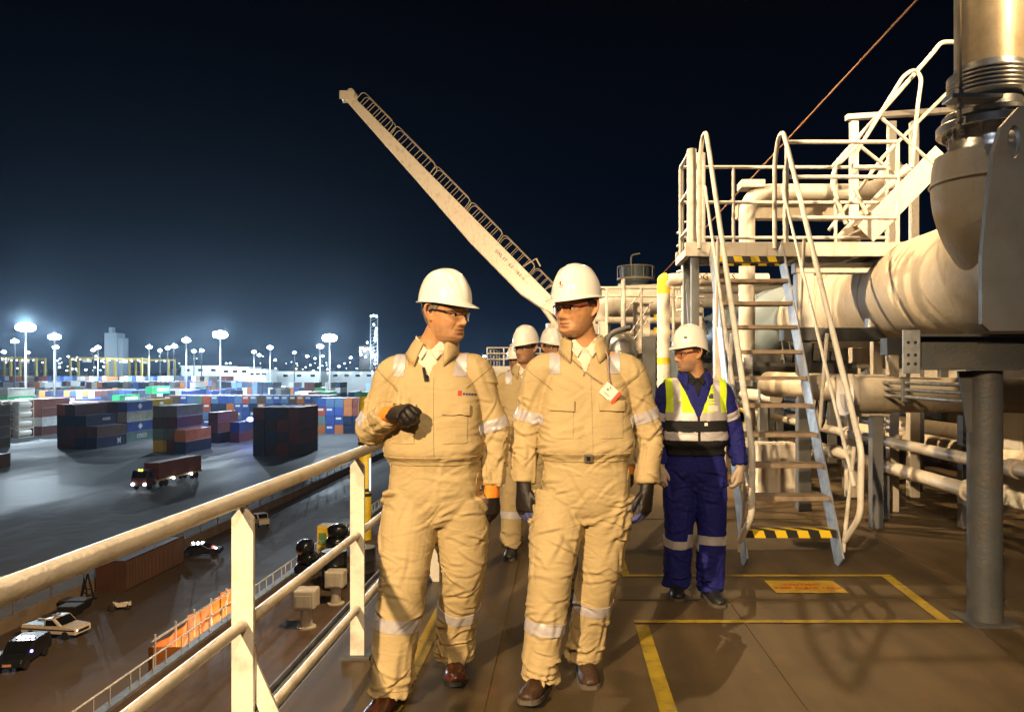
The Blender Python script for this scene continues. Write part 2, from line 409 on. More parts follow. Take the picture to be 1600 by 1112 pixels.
# --- the walkway handrail on the left
rl = empty('walkway_railing', (-1.05, 2.5, 0), 'cream painted steel pipe handrail with flat posts along the walkway edge', 'railing')
MB().tube([(-1.05, -3, 1.04), (-1.05, 24, 1.04)], .0265, 16).build('handrail', M['rail'], rl, 60)
MB().tube([(-1.05, -3, .625), (-1.05, 24, .625)], .019, 12).build('middle_rail', M['rail'], rl, 60)
MB().tube([(-1.05, -3, .25), (-1.05, 24, .25)], .019, 12).build('lower_rail', M['rail'], rl, 60)
ys = [2.52 + 1.4 * k for k in range(-3, 16)]
for y in ys:
    b = MB().prism([(-1.086, 0), (-1.014, 0), (-1.014, .975), (-1.05, 1.018), (-1.086, .975)], 'Y', y - .008, y + .008)
    b.build('post', M['rail'], rl, bevel=.002)
    MB().box(-1.12, -.98, y - .05, y + .05, 0, .012).build('base_plate', M['dgrey'], rl)
for y in (2.52, 5.32, 9.52):
    MB().prism([(-1.02, .56), (-1.012, .50), (-.86, .16), (-.86, 0), (-.93, 0), (-.93, .14), (-1.012, .36)], 'Y', y + .010, y + .022).build('brace', M['rail'], rl, bevel=.002)
# cable tray outside the rail
b = MB().box(-1.37, -1.225, -2, 24, -.07, -.055).box(-1.37, -1.362, -2, 24, -.055, -.01).box(-1.233, -1.225, -2, 24, -.055, -.01)
for k_, x_ in enumerate((-1.34, -1.315, -1.285)): b.tube([(x_, -2, -.042), (x_, 24, -.042)], .011, 6)
b.build('cable_tray', M['galv'], label='grey galvanised cable tray running outside the walkway handrail', cat='cable tray')

# --- lower deck
lr = empty('bulwark_railing', (-7.0, 14, LD), 'low cream rail on the ship side above the dark quay', 'railing')
MB().tube([(-7.05, 2, LD + .33), (-7.05, 60, LD + .33)], .017, 8).build('top_rail', M['rail'], lr, 60)
b = MB().box(-7.13, -6.96, 2, 60, LD + .004, LD + .06)
b.build('gunwale', M['galv'], lr)
for k in range(60):
    y = 9.0 + .42 * (k if k % 4 else k + .35)
    MB().tube([(-7.05, y, LD + .06), (-7.05, y, LD + .33)], .014, 8).build('stanchion', M['rail'], lr, 60)
ir = empty('lower_deck_rail', (-6.55, 14, LD), 'cream pipe rail on brackets inboard of the ship side rail', 'railing')
MB().tube([(-6.55, 4, LD + .14), (-6.55, 40, LD + .14)], .028, 10).build('rail_pipe', M['rail'], ir, 60)
for k in range(22):
    y = 8 + 1.2 * k
    MB().box(-6.58, -6.52, y, y + .06, LD, LD + .118).build('bracket', M['rail'], ir)
def vent(x, y, s, lab):
    e = empty('deck_vent', (x, y, LD), lab, 'vent', 'square headed vents on the lower deck')
    MB().lathe([(.20 * s, 0), (.20 * s, .03), (.12 * s, .035), (.12 * s, .42 * s)], (x, y, LD), n=16).build('vent_pipe', M['beige'], e, 40)
    MB().box(x - .22 * s, x + .22 * s, y - .2 * s, y + .2 * s, LD + .40 * s, LD + .80 * s).build('vent_head', M['beige'], e, bevel=.04)
    MB().box(x - .15 * s, x + .15 * s, y - .215 * s, y - .2 * s, LD + .46 * s, LD + .70 * s).build('vent_flap', M['beige'], e, bevel=.005)
vent(-5.25, 15.7, 1.0, 'cream square headed vent on a pipe, the nearer of two')
vent(-5.12, 17.3, .95, 'cream square headed vent on a pipe, the farther of two')
def drum(x, y, lab):
    e = empty('oil_drum', (x, y, LD), lab, 'drum', 'black drums on the lower deck')
    pr = [(.29, 0), (.3, .01), (.3, .28), (.312, .3), (.3, .32), (.3, .57), (.312, .59), (.3, .61), (.3, .87), (.31, .89)]
    MB().lathe(pr, (x, y, LD), n=24).build('drum_body', M['blackwrap'], e, 40)
    MB().lathe([(.285, .885), (.285, .9)], (x, y, LD), n=24).build('lid', M['galv'], e, 40)
drum(-5.55, 18.6, 'black steel drum behind the second handrail post, left one')
drum(-4.95, 19.0, 'black steel drum behind the second handrail post, right one')
def wrapped(x, y, s, lab, hs):
    e = empty('mooring_bollard', (x, y, LD), lab, 'bollard', 'black wrapped mooring bollards')
    z = LD
    for i, (w_, h_, dx) in enumerate(hs):
        b = MB()
        prof = [(w_ * .72, 0), (w_ * .95, h_ * .12), (w_, h_ * .4), (w_ * .97, h_ * .7), (w_ * .82, h_ * .92), (w_ * .35, h_)]
        b.lathe(prof, (x + dx, y, z), n=20)
        me = b.mesh('roller')
        for v in me.vertices:
            n_ = noise.noise_vector(v.co * 5) * .05
            v.co += n_
        link_mesh('roller', me, M['blackwrap'], e, 60)
        z += h_ * .9
    MB().box(x - .3, x + .3, y - .3, y + .3, LD + .004, LD + .06).build('base_plate', M['dgrey'], e)
wrapped(-7.0 + .35, 19.9, 1, 'shiny black wrapped bollard stack, the nearer of two', [(.30, .30, 0), (.27, .28, .02), (.22, .34, -.04)])
wrapped(-6.55 + .22, 21.4, 1, 'shiny black wrapped bollard stack, the farther of two', [(.31, .36, 0), (.30, .34, .02), (.27, .36, .05)])
wrapped(-5.9, 19.7, 1, 'low black wrapped bollard at the foot of the stacks', [(.22, .22, 0), (.18, .12, 0)])
# lower deck pipes and small fittings
e = empty('deck_pipe_run', (-3.6, 14, LD), 'low brown pipes on the lower deck beyond the vents', 'pipes')
for k, (x, r_) in enumerate(((-4.2, .06), (-3.9, .05), (-2.2, .09))):
    MB().tube([(x, 9, LD + .16), (x, 45, LD + .16)], r_, 10).build('pipe', M['beige'], e, 60)
for y in range(9, 45, 3):
    MB().box(-4.4, -3.7, y, y + .08, LD, LD + .1).build('pipe_support', M['beige'], e)
# yellow column with a tube lamp
yc = empty('yellow_column', (-6.2, 24, LD), 'tall worn yellow steel column with black hoops beyond the handrail', 'column')
MB().lathe([(.20, 0), (.20, 4.25), (.17, 4.3), (.17, 4.45)], (-6.2, 24, LD), n=20).build('column_shaft', M['yellow'], yc, 40)
for z in (1.35, 1.5, 2.95, 3.1): MB().lathe([(.206, z), (.206, z + .1)], (-6.2, 24, LD), n=20).build('hoop', M['black'], yc, 40)
MB().box(-6.0, -5.96, 23.74, 23.80, -2.2, -1.2).build('tube_lamp', M['tube'], yc)
ys_ = empty('yellow_cabinet', (-7.0, 22.6, LD), 'small yellow and green cabinet against the ship side rail', 'cabinet')
MB().box(-7.15, -6.65, 22.3, 22.8, LD + .004, LD + .75).build('cabinet_body', M['yellow'], ys_, bevel=.02)
MB().box(-7.10, -6.88, 22.285, 22.3, LD + .2, LD + .55).build('cabinet_door', mat('green_panel', (.1, .25, .08), .5), ys_)
# white deckhouse ahead between the two men
dh = empty('deckhouse', (-1.9, 21, 0), 'plain white deckhouse block with a rail on its roof behind the men', 'deckhouse')
MB().box(-2.02, .6, 20, 24, 0, 1.62).build('wall', M['white'], dh)
b = MB()
for z in (1.8, 1.95, 2.1): b.tube([(.58, 20.05, z), (-1.98, 20.05, z), (-1.98, 23.9, z)], .02, 8)
for x in (-1.98, -1.55, -1.1, -.6, 0, .6): b.tube([(x, 20.05, 1.62), (x, 20.05, 2.1)], .02, 8)
for y in (21, 22, 23, 23.9): b.tube([(-1.98, y, 1.62), (-1.98, y, 2.1)], .02, 8)
b.build('roof_rail', M['rail'], dh, 60)
MB().box(-1.85, -1.25, 19.98, 19.998, .55, .6).build('ledge', M['white'], dh)
e = empty('box_lamp', (-.55, 17, 0), 'white floodlit tube fitting on the deckhouse', 'lamp')
MB().box(-1.4, -1.15, 17.0, 17.06, .30, .36).build('lamp_tube', M['lampwarm'], e)
MB().bar((-1.3, 17.03, 0), (-1.3, 17.03, .30), .04, .04).build('lamp_post', M['rail'], e)

# ---------------------------------------------------------------- crane
CY = 45.0
def CP(px, py, y=CY): return P(px, py, y)
cr_ = empty('deck_crane', CP(868, 500), 'long cream crane boom raised to the left over the ship', 'crane')
tip, base = CP(545, 150), CP(880, 488)
ax = (base - tip).normalized(); up = Vector((ax.z * -1, 0, ax.x)).normalized()
if up.z < 0: up = -up
def boom_pt(t, h, y=0): return tip.lerp(base, t) + up * h + Vector((0, y, 0))
L_ = (base - tip).length
stations = [(0, .42, .40), (.03, .46, .42), (.35, .80, .62), (.62, 1.12, .75), (.86, 1.15, .8), (.93, .9, .8), (1.0, .55, .7)]
b = MB(); vs = []; fs = []
for t, h, wd in stations:
    off = -.12 if t < .9 else -.12
    top = .16; 
    for s_, z_ in ((-1, top), (1, top), (1, top - h), (-1, top - h)): vs.append(boom_pt(t, z_, s_ * wd / 2))
for i in range(len(stations) - 1):
    for k in range(4): fs.append((i * 4 + k, i * 4 + (k + 1) % 4, i * 4 + 4 + (k + 1) % 4, i * 4 + 4 + k))
fs += [(0, 1, 2, 3), tuple(reversed(range(len(vs) - 4, len(vs))))]
b.add(vs, fs); b.build('boom', M['cream'], cr_, bevel=.02)
b = MB()   # lower flange plate
for s_ in (-1, 1):
    pts = [boom_pt(t, .16 - h - .01, s_ * (wd / 2 + .04)) for t, h, wd in stations]
    b.tube(pts, .035, 6)
b.build('boom_flange', M['rail'], cr_, 60)
b = MB()
for (px, py, r_) in ((539, 152, .22), (550, 147, .22)): b.lathe([(r_, -.3), (r_, .3)], CP(px, py), 'Y', 20)
for s_ in (-1, 1): b.box(*sum([[CP(533, 158).x, CP(556, 140).x], [CY + s_ * .33 - .02, CY + s_ * .33 + .02], [CP(545, 158).z, CP(545, 145).z]], []))
b.build('sheave_head', M['cream'], cr_, 40)
secs = [(.035, .175), (.19, .37), (.375, .53), (.54, .68), (.69, .83), (.84, .95)]
for a_, c_ in secs:
    for s_ in (-1, 1):
        y_ = s_ * .38; H_ = .62
        pts = rounded([boom_pt(a_, .16, y_), boom_pt(a_ - .004, .16 + H_, y_), boom_pt(c_, .16 + H_, y_), boom_pt(c_ + .004, .16, y_)], .3)
        b = MB().tube(pts, .022, 6)
        n_ = 5
        for k in range(1, n_): 
            t = a_ + (c_ - a_) * k / n_
            b.tube([boom_pt(t, .16, y_), boom_pt(t, .16 + H_, y_)], .018, 6)
        b.build('boom_rail', M['beige'], cr_, 60)
for t in (.80, .905):
    MB().tube([boom_pt(t, .16, 0), boom_pt(t + .012, 1.1, 0)], .03, 6).tube([boom_pt(t + .012, 1.1, 0), boom_pt(t + .04, .95, 0)], .05, 6).build('boom_lamp', M['beige'], cr_, 60)
# pedestal, lift cylinder
MB().lathe([(.9, 0), (.9, 3.6), (1.2, 3.8), (1.2, 4.3)], (CP(885, 500).x, CY, 0), n=24).build('pedestal', M['cream'], cr_, 40)
MB().box(CP(872, 0).x, CP(915, 0).x, CY - .8, CY + .8, CP(0, 500).z - .1, CP(0, 478).z + .2).build('slewing_house', M['cream'], cr_, bevel=.05)
MB().tube([CP(816, 437), CP(840, 468)], .09, 10).build('cylinder_rod', M['steel'], cr_, 60)
MB().tube([CP(838, 465), CP(872, 512)], .17, 12).build('lift_cylinder', M['cream'], cr_, 60)
MB().box(CP(846, 0).x, CP(856, 0).x, CY - .35, CY - .2, CP(0, 475).z, CP(0, 466).z).build('boom_floodlight', M['lampwarm'], cr_)
mt = Matrix.Translation(boom_pt(.77, -.28, -.40)) @ Matrix.Rotation(math.atan2(ax.z, ax.x), 4, (0, -1, 0)) @ Matrix.Rotation(R(90), 4, 'X')
lettering('SWL 5T   6.0 - 18.0 m', .26, mt, M['wire'], cr_)

# ---------------------------------------------------------------- stair up to the platform
st = empty('ship_stair', (1.72, 5.74, 0), 'steep steel stair with pipe handrails and striped bottom step beside the blue worker', 'stair')
FB = [Vector((1.36, 5.74, 0)), Vector((2.07, 5.74, 0))]
FT = [Vector((1.50, 7.80, 2.72)), Vector((2.20, 7.80, 2.72))]
for a, c in zip(FB, FT):
    MB().bar(a + Vector((0, .0, .02)), c, .012, .20, (0, -.8, .6)).build('stringer', M['galv'], st, bevel=.002)
nst = 11
for k in range(nst):
    t = (k + 1.0) / (nst + .6)
    a, c = FB[0].lerp(FT[0], t), FB[1].lerp(FT[1], t)
    b = MB().box(a.x + .01, c.x - .01, a.y - .09, a.y + .12, a.z - .022, a.z + .012)
    o = b.build('tread', M['tread'], st, bevel=.003)
    if k in (0, nst - 1):
        MB().box(a.x + .012, c.x - .012, a.y - .10, a.y - .0905, a.z - .035, a.z + .02).build('hazard_nosing', M['hazard'], o)
        MB().box(a.x + .012, c.x - .012, a.y - .0905, a.y + .02, a.z + .0125, a.z + .02).build('hazard_top', M['hazard'], o)
for s_, (a, c) in enumerate(zip(FB, FT)):
    o_ = -.035 if s_ == 0 else .035
    x0, x1 = a.x + o_, c.x + o_ - .05
    hr = [(x0, 5.74, .20), (x0 + .03, 5.52, .42), (x0 + .03, 5.50, .90), (x1, 7.45, 3.60), (x1, 7.62, 3.84), (x1, 7.80, 3.84), (x1 - .02, 7.86, 3.60), (x1 - .02, 7.86, 2.72)]
    MB().tube(rounded(hr, .09), .023, 12).build('handrail', M['rail'], st, 60)
    lo = [(x0 + .02, 5.60, .62), (x1, 7.66, 3.30)]
    MB().tube(lo, .015, 8).build('middle_rail', M['rail'], st, 60)
    for t in (.02, .34, .67):
        q = a.lerp(c, t); p0 = Vector((q.x + o_, q.y, q.z + .05)); p1 = Vector((x0 + .03 + (x1 - x0 - .03) * t, 5.50 + 1.95 * t, .90 + 2.7 * t))
        MB().tube([p0, p1 + Vector((0, .1, -.05))], .016, 8).build('rail_stay', M['rail'], st, 60)
# ---- platform
pf = empty('access_platform', (2.2, 8.6, 0), 'raised cream steel platform with pipe guardrails at the top of the stair', 'platform')
PZ = 2.74
MB().box(1.27, 3.60, 7.92, 8.5, PZ - .02, PZ).build('floor_grating', M['dgrey'], pf)
b = MB().box(1.25, 3.62, 7.86, 7.92, PZ - .10, PZ + .045).box(1.25, 1.31, 7.92, 8.5, PZ - .10, PZ - .021).box(1.25, 3.62, 8.5, 8.56, PZ - .1, PZ + .045)
for x in (1.8, 2.4, 3.0): b.box(x, x + .06, 7.92, 8.5, PZ - .1, PZ - .021)
b.build('edge_beam', M['cream'], pf, bevel=.004)
def rail_set(b, p, q, hs, posts, r=.021):
    p, q = Vector(p), Vector(q)
    for h in hs: b.tube([p + Vector((0, 0, h)), q + Vector((0, 0, h))], r, 10)
    for k in range(posts):
        c = p.lerp(q, k / max(1, posts - 1)); b.tube([c, c + Vector((0, 0, max(hs)))], r, 10)
b = MB(); rail_set(b, (1.32, 8.5, PZ), (3.58, 8.5, PZ), (.20, .59, .98), 5, .019); b.build('guardrail', M['rail'], pf, 60)
b = MB(); rail_set(b, (1.30, 7.95, PZ), (1.30, 8.5, PZ), (.20, .59, .98), 2); b.build('guardrail', M['rail'], pf, 60)
b = MB(); rail_set(b, (2.30, 7.90, PZ), (3.44, 7.90, PZ), (.30, .72, 1.08), 2); b.build('guardrail', M['rail'], pf, 60)
for x, y in ((1.33, 7.95), (1.45, 8.1)):
    MB().tube([(x, y, PZ - .02), (x, y, PZ + 1.02)], .05, 14).build('corner_post', M['rail'], pf, 60)
MB().box(1.5, 2.2, 7.84, 7.858, PZ - .20, PZ - .15).build('hazard_edge', M['hazard'], pf)
for x, y, w_ in ((1.32, 7.9, .08), (1.62, 8.2, .12), (3.4, 8.0, .1), (1.32, 8.42, .08), (3.4, 8.42, .1)):
    MB().box(x, x + w_, y, y + w_, 0, PZ - .101).build('platform_leg', M['cream'] if x > 1.5 else M['grey'], pf, bevel=.004)
b = MB().bar((1.36, 7.95, 1.25), (1.36, 8.45, 2.5), .04, .04).bar((1.36, 7.95, 1.2), (1.36, 8.45, 1.2), .04, .04)
b.build('platform_brace', M['grey'], pf)
# spiral cage ladder at the left of the platform
cl = empty('cage_ladder', (1.9, 13.2, 0), 'narrow cream vertical ladder rising behind the platform corner', 'ladder')
b = MB()
for x in (2.02, 2.16): b.tube([(x, 13, 0), (x, 13, 4.1)], .022, 8)
b.build('ladder_side', M['rail'], cl, 60)
for k in range(19):
    z = .4 + k * .2
    MB().tube([(2.02, 13, z), (2.16, 13, z)], .015, 6).build('rung', M['rail'], cl, 60)
for k in range(7):
    z = 2.5 + k * .22
    MB().lathe([(.16, 0), (.16, .025)], (2.09, 13.1, z), n=16).build('cage_hoop', M['rail'], cl, 60)

# ---- second flight rising to the right
s2 = empty('upper_stair', (3.3, 8.3, PZ), 'cream side stair climbing right from the platform with looped handrails', 'stair')
Y2 = 8.25
def Q(px, py, dy=0): return P(px, py, Y2 + dy)
for dy in (0, .7):
    b = MB(); a, c = P(1352, 366, Y2) + Vector((0, dy, 0)), P(1474, 240, Y2) + Vector((0, dy, 0))
    b.bar(a, c, .014, .24, (0, 0, 1)); b.build('stringer', M['cream'], s2, bevel=.003)
a, c = P(1352, 366, Y2), P(1474, 240, Y2)
for k in range(6):
    q = a.lerp(c, (k + .5) / 6); MB().box(q.x - .09, q.x + .09, Y2 + .01, Y2 + .69, q.z - .015, q.z + .01).build('tread', M['tread'], s2)
hr1 = [Q(1355, 335), Q(1332, 290), Q(1328, 255), Q(1412, 118), Q(1430, 108), Q(1440, 122), Q(1432, 180), Q(1425, 262)]
MB().tube(rounded(hr1, .12), .021, 10).build('handrail', M['rail'], s2, 60)
hr2 = [Q(1300, 262, .1), Q(1390, 160, .1), Q(1460, 80, .1), Q(1470, 66, .1), Q(1500, 66, .1)]
MB().tube(rounded(hr2, .15), .024, 10).build('handrail', M['rail'], s2, 60)
hr3 = [Q(1345, 222), Q(1302, 265), Q(1300, 290), Q(1322, 350)]
MB().tube(rounded(hr3, .12), .021, 10).build('handrail', M['rail'], s2, 60)
hr4 = [Q(1295, 360, .7), Q(1380, 245, .7), Q(1475, 150, .7)]
MB().tube(hr4, .021, 10).build('handrail', M['rail'], s2, 60)
hr5 = [Q(1378, 185), Q(1460, 258)]
MB().tube(hr5, .019, 10).build('middle_rail', M['rail'], s2, 60)
hr6 = [Q(1340, 225, .3), Q(1402, 275, .3)]
MB().tube(hr6, .019, 10).build('middle_rail', M['rail'], s2, 60)
hr7 = [Q(1410, 215, .2), Q(1485, 140, .2)]
MB().tube(hr7, .019, 10).build('middle_rail', M['rail'], s2, 60)
# ---- frame above at right
uf = empty('support_gantry', (4.6, 10.4, 0), 'cream beam frame standing behind the upper stair rails', 'frame')
def U(px, py, Y=10.4): return P(px, py, Y)
b = MB().bar(U(1322, 184), U(1500, 172), .1, .07); b.build('top_beam', M['rail'], uf, bevel=.004)
for px in (1334, 1393, 1428):
    MB().bar(Vector((U(px, 0).x, 10.4, 0)), U(px, 186) - Vector((0, 0, .04)), .1, .1, (0, 1, 0)).build('frame_post', M['rail'], uf, bevel=.004)
MB().bar(U(1334, 262), U(1460, 262), .06, .06).build('cross_beam', M['rail'], uf)
b = MB().bar(U(1150, 332, 11.3), U(1340, 334, 11.3), .2, .2); b.build('shelf_beam', M['beige'], uf, bevel=.004)
# tall bright column wall at the far right
tw = empty('cargo_manifold_column', (4.9, 8.2, 0), 'bright white panelled column rising at the right edge of the view', 'column')
b = MB().box(4.80, 6.2, 8.0, 9.2, 0, 6.5); b.build('column_wall', M['white'], tw, bevel=.03)
for z in (3.2, 3.75, 4.3, 4.9, 5.4): MB().box(4.79, 6.2, 7.985, 8.0, z, z + .015).build('panel_seam', M['dgrey'], tw)

# ---- bent pipe behind the platform
bp_ = empty('bent_vent_pipe', P(1167, 500, 11), 'cream pipe bending from vertical to level behind the platform rails', 'pipe')
MB().tube(rounded([(P(1167, 0, 11).x, 11, 0), P(1167, 300, 11), P(1345, 300, 11)], .35, 8), .115, 18).build('pipe', M['cream'], bp_, 60)
MB().tube(rounded([P(1330, 300, 11), P(1372, 300, 11), P(1395, 262, 11.3)], .2, 6), .15, 18).build('elbow', M['cream'], bp_, 60)
MB().box(P(1155, 0, 11).x, P(1192, 0, 11).x, 10.85, 11.15, P(0, 296, 11).z, P(0, 284, 11).z).build('cap_plate', M['cream'], bp_, bevel=.01)
MB().lathe([(.17, 0), (.17, .03)], (P(1300, 0, 11).x, 11, P(0, 300, 11).z), 'X', 20).build('flange', M['cream'], bp_, 40)
# ---- white box frame under the platform
wf = empty('pipe_gantry', (2.8, 8.1, 0), 'bright white welded frame standing under the platform', 'frame')
MB().box(2.42, 3.28, 8.02, 8.16, 2.49, 2.60).build('top_beam', M['white'], wf, bevel=.01)
MB().box(2.44, 2.62, 8.02, 8.16, 1.92, 2.488).build('frame_post', M['white'], wf, bevel=.01)
MB().box(2.3, 3.4, 8.0, 8.18, 1.78, 1.918).build('lower_beam', M['dgrey'], wf, bevel=.01)
MB().box(2.46, 2.60, 8.03, 8.15, 0, 1.778).build('frame_leg', M['dgrey'], wf, bevel=.01)
MB().box(3.20, 3.26, 8.02, 8.16, 1.92, 2.488).build('frame_post', M['white'], wf, bevel=.01)

# ---------------------------------------------------------------- main cargo pipe with riser
mp_ = empty('cargo_pipe', (3.72, 9, 0), 'very large beige lagged cargo pipe curving up into a riser', 'pipe')
MB().tube([Vector((3.70, y, 2.27)) for y in (4.6, 8.4, 11.2, 11.5, 11.68)], [.56, .56, .56, .50, .36], 48).build('main_pipe', M['beige'], mp_, 60)
cp = catmull([(3.28, 5.95, 3.12, .37), (3.28, 5.95, 2.98, .395), (3.31, 5.95, 2.78, .41), (3.42, 5.95, 2.58, .43), (3.62, 5.95, 2.42, .45), (3.9, 5.95, 2.34, .46)], 6)
MB().tube([Vector(q[:3]) for q in cp], [float(q[3]) for q in cp], 40).build('elbow_pipe', M['beige'], mp_, 60)
MB().lathe([(.415, 0), (.420, .006), (.420, .014), (.415, .02)], (3.29, 5.95, 2.90), n=40).build('weld_ring', M['beige'], mp_, 40)
for y in (8.2, 9.6, 10.6): MB().lathe([(.563, 0), (.567, .01), (.567, .035), (.563, .045)], (3.70, y, 2.27), 'Y', 40).build('lagging_band', M['beige'], mp_, 60)
MB().tube([(3.72, 11.6, 2.25), (3.72, 12.3, 2.25), (3.72, 12.6, 2.25), (3.72, 26, 2.25)], [.40, .40, .62, .62], 36).build('far_pipe', M['bluegrey'], mp_, 60)  # same pipe running on in shade, the shade put into a blue-grey tone
for y in (13.4, 17): MB().lathe([(.63, 0), (.66, .03), (.66, .1), (.63, .13)], (3.72, y, 2.25), 'Y', 36).build('far_flange', M['bluegrey'], mp_, 40)
for y in (8.9, 12.4, 16, 20):
    MB().box(3.35, 4.1, y, y + .14, 1.5, 1.74).build('saddle', M['cream'], mp_, bevel=.01)
    MB().box(3.30, 3.42, y, y + .12, 0, 1.498).build('saddle_leg', M['cream'], mp_, bevel=.01)
    MB().box(4.02, 4.14, y, y + .12, 0, 1.498).build('saddle_leg', M['cream'], mp_, bevel=.01)
rs = empty('riser', (3.30, 5.95, 3.1), 'shiny vertical riser pipe with bellows and bolted flange at top right', 'riser pipe')
RC = (3.30, 5.95)
MB().lathe([(.245, 3.72), (.245, 6.4)], RC + (0,), n=36).build('riser_pipe', M['brass'], rs, 40)
pr = [(.245, 3.56)]
for k in range(6): pr += [(.275, 3.565 + k * .032), (.30, 3.572 + k * .032), (.30, 3.582 + k * .032), (.275, 3.59 + k * .032)]
pr += [(.25, 3.76), (.25, 3.80)]
MB().lathe([(r_, z_) for r_, z_ in pr], RC + (0,), n=48).build('bellows', M['steel'], rs, 30)
MB().lathe([(.235, 3.43), (.235, 3.56)], RC + (0,), n=36).build('collar', M['steel'], rs, 40)
MB().lathe([(.33, 3.395), (.335, 3.40), (.335, 3.43), (.33, 3.435)], RC + (0,), n=48).build('upper_flange', M['steel'], rs, 40)
MB().lathe([(.37, 3.30), (.375, 3.305), (.375, 3.36), (.37, 3.365)], RC + (0,), n=48).build('lower_flange', M['steel'], rs, 40)
MB().lathe([(.30, 3.12), (.30, 3.18), (.285, 3.2), (.285, 3.30)], RC + (0,), n=40).build('weld_neck', M['steel'], rs, 40)
for k in range(14):
    a = 2 * math.pi * k / 14
    x, y = RC[0] + .335 * math.cos(a) * .93, RC[1] + .335 * math.sin(a) * .93
    MB().lathe([(.012, 3.25), (.012, 3.27), (.022, 3.272), (.022, 3.39)], (x, y, 0), n=8).build('flange_bolt', M['steel'], rs)
tx, ty = P(1499, 0, 5.60).x, 5.60
b = MB().tube([(tx, ty, 3.22), (tx, ty, 6.2)], .016, 10); b.build('tie_rod', M['brass'], rs, 60)
b = MB().box(tx - .07, tx + .30, ty - .035, ty + .12, 3.44, 3.475); b.build('tie_lug', M['steel'], rs, bevel=.004)
for z in (3.375, 3.48, 3.52, 3.27): MB().lathe([(.032, z), (.032, z + .028)], (tx, ty, 0), n=6).build('nut', M['steel'], rs)

# ---------------------------------------------------------------- steel support with lifting lug
sp = empty('steel_support', (2.47, 4.5, 0), 'dark grey steel column and beam carrying a lifting lug plate', 'support frame')
MB().lathe([(.095, .012), (.095, 1.462)], (2.47, 4.5, 0), n=28).build('column', M['colshaded'], sp, 40)
MB().box(2.33, 2.61, 4.36, 4.64, 0, .012).build('base_plate', M['dgrey'], sp)
b = MB().box(2.02, 4.6, 4.36, 4.52, 1.465, 1.48).box(2.02, 4.6, 4.36, 4.52, 1.655, 1.67).box(2.02, 4.6, 4.435, 4.445, 1.48, 1.655)
b.build('beam', M['dgrey'], sp)
b = MB().box(1.915, 2.012, 4.33, 4.34, 1.445, 1.69).box(2.012, 2.019, 4.34, 4.54, 1.445, 1.69); b.build('end_plate', M['galv'], sp, bevel=.002)
b = MB()
for dx in (.03, .07):
    for z in (1.50, 1.55, 1.62): b.lathe([(.009, 0), (.009, .003)], (1.915 + dx, 4.326, z), 'Y', 10)
b.build('bolt_hole', M['black'], sp)
prof = [(2.335, 1.72), (2.335, 2.10), (2.36, 2.353), (2.395, 2.675), (2.44, 2.82), (2.54, 2.93), (2.66, 2.96), (3.4, 2.96), (3.4, 1.68), (2.38, 1.68)]
bm = bmesh.new()
# plate with an oval hole: bridge outline to hole by strips
hole = [(2.515 + .035 * math.cos(a), 2.735 + .09 * math.sin(a)) for a in [2 * math.pi * k / 20 for k in range(20)]]
cxh, czh = 2.515, 2.735
def outer_at(ang):
    d = Vector((math.cos(ang), math.sin(ang))); best = 1e9
    for i in range(len(prof)):
        p, q = Vector(prof[i]), Vector(prof[(i + 1) % len(prof)]); e_ = q - p; den = d.x * e_.y - d.y * e_.x
        if abs(den) < 1e-9: continue
        w_ = p - Vector((cxh, czh)); t_ = (w_.x * e_.y - w_.y * e_.x) / den; u_ = (w_.x * d.y - w_.y * d.x) / den
        if t_ > 0 and -1e-6 <= u_ <= 1 + 1e-6: best = min(best, t_)
    return (cxh + d.x * best, czh + d.y * best)
angs = sorted(set([round(2 * math.pi * k / 40, 5) for k in range(40)] + [round(math.atan2(z - czh, x - cxh) % (2 * math.pi), 5) for x, z in prof]))
n = len(angs); vs = []; fs = []
for yy in (4.28, 4.32):
    for a in angs:
        x, z = outer_at(a); vs.append((x, yy, z))
    for a in angs: vs.append((cxh + .035 * math.cos(a), yy, czh + .09 * math.sin(a)))
for k in range(n):
    j = (k + 1) % n
    fs += [(k, j, n + j, n + k), (2 * n + k, 3 * n + k, 3 * n + j, 2 * n + j), (k, 2 * n + k, 2 * n + j, j), (n + k, n + j, 3 * n + j, 3 * n + k)]
MB().add(vs, fs).build('lug_plate', M['grey'], sp, bevel=.004)
# vertical gusset of the column
MB().prism([(2.40, 1.46), (2.40, 1.1), (2.36, 1.1), (2.30, 1.46)], 'Y', 4.47, 4.49).build('gusset', M['colshaded'], sp)

# ---------------------------------------------------------------- pipes on the right
cr2 = empty('cross_pipe', (3.4, 7.2, 0), 'beige level pipe with flanges running behind the grey column', 'pipe')
MB().tube([P(1322, 616, 7.2), P(1640, 618, 7.2)], .165, 24).build('pipe', M['beige'], cr2, 60)
MB().lathe([(.19, 0), (.195, .01), (.195, .05), (.19, .06)], P(1322, 616, 7.2), 'X', 28).build('flange', M['cream'], cr2, 40)
MB().lathe([(.20, 0), (.205, .01), (.205, .05), (.20, .06)], P(1528, 617, 7.2), 'X', 28).build('flange', M['steel'], cr2, 40)
MB().box(P(1318, 0, 7.3).x, P(1385, 0, 7.3).x, 7.22, 7.5, P(0, 650, 7.3).z, P(0, 585, 7.3).z).build('valve_box', M['cream'], cr2, bevel=.01)
for px in (1360, 1500): MB().box(P(px, 0, 7.2).x, P(px, 0, 7.2).x + .1, 7.15, 7.25, 0, 1.05).build('pipe_leg', M['grey'], cr2)
MB().tube([P(1335, 607, 7.5), P(1200, 600, 8.6)], .14, 20).build('branch_pipe', M['beige'], cr2, 60)
lp = empty('low_pipes', (3.2, 9, 0), 'pair of low pipes running aft on small posts at the right', 'pipes')
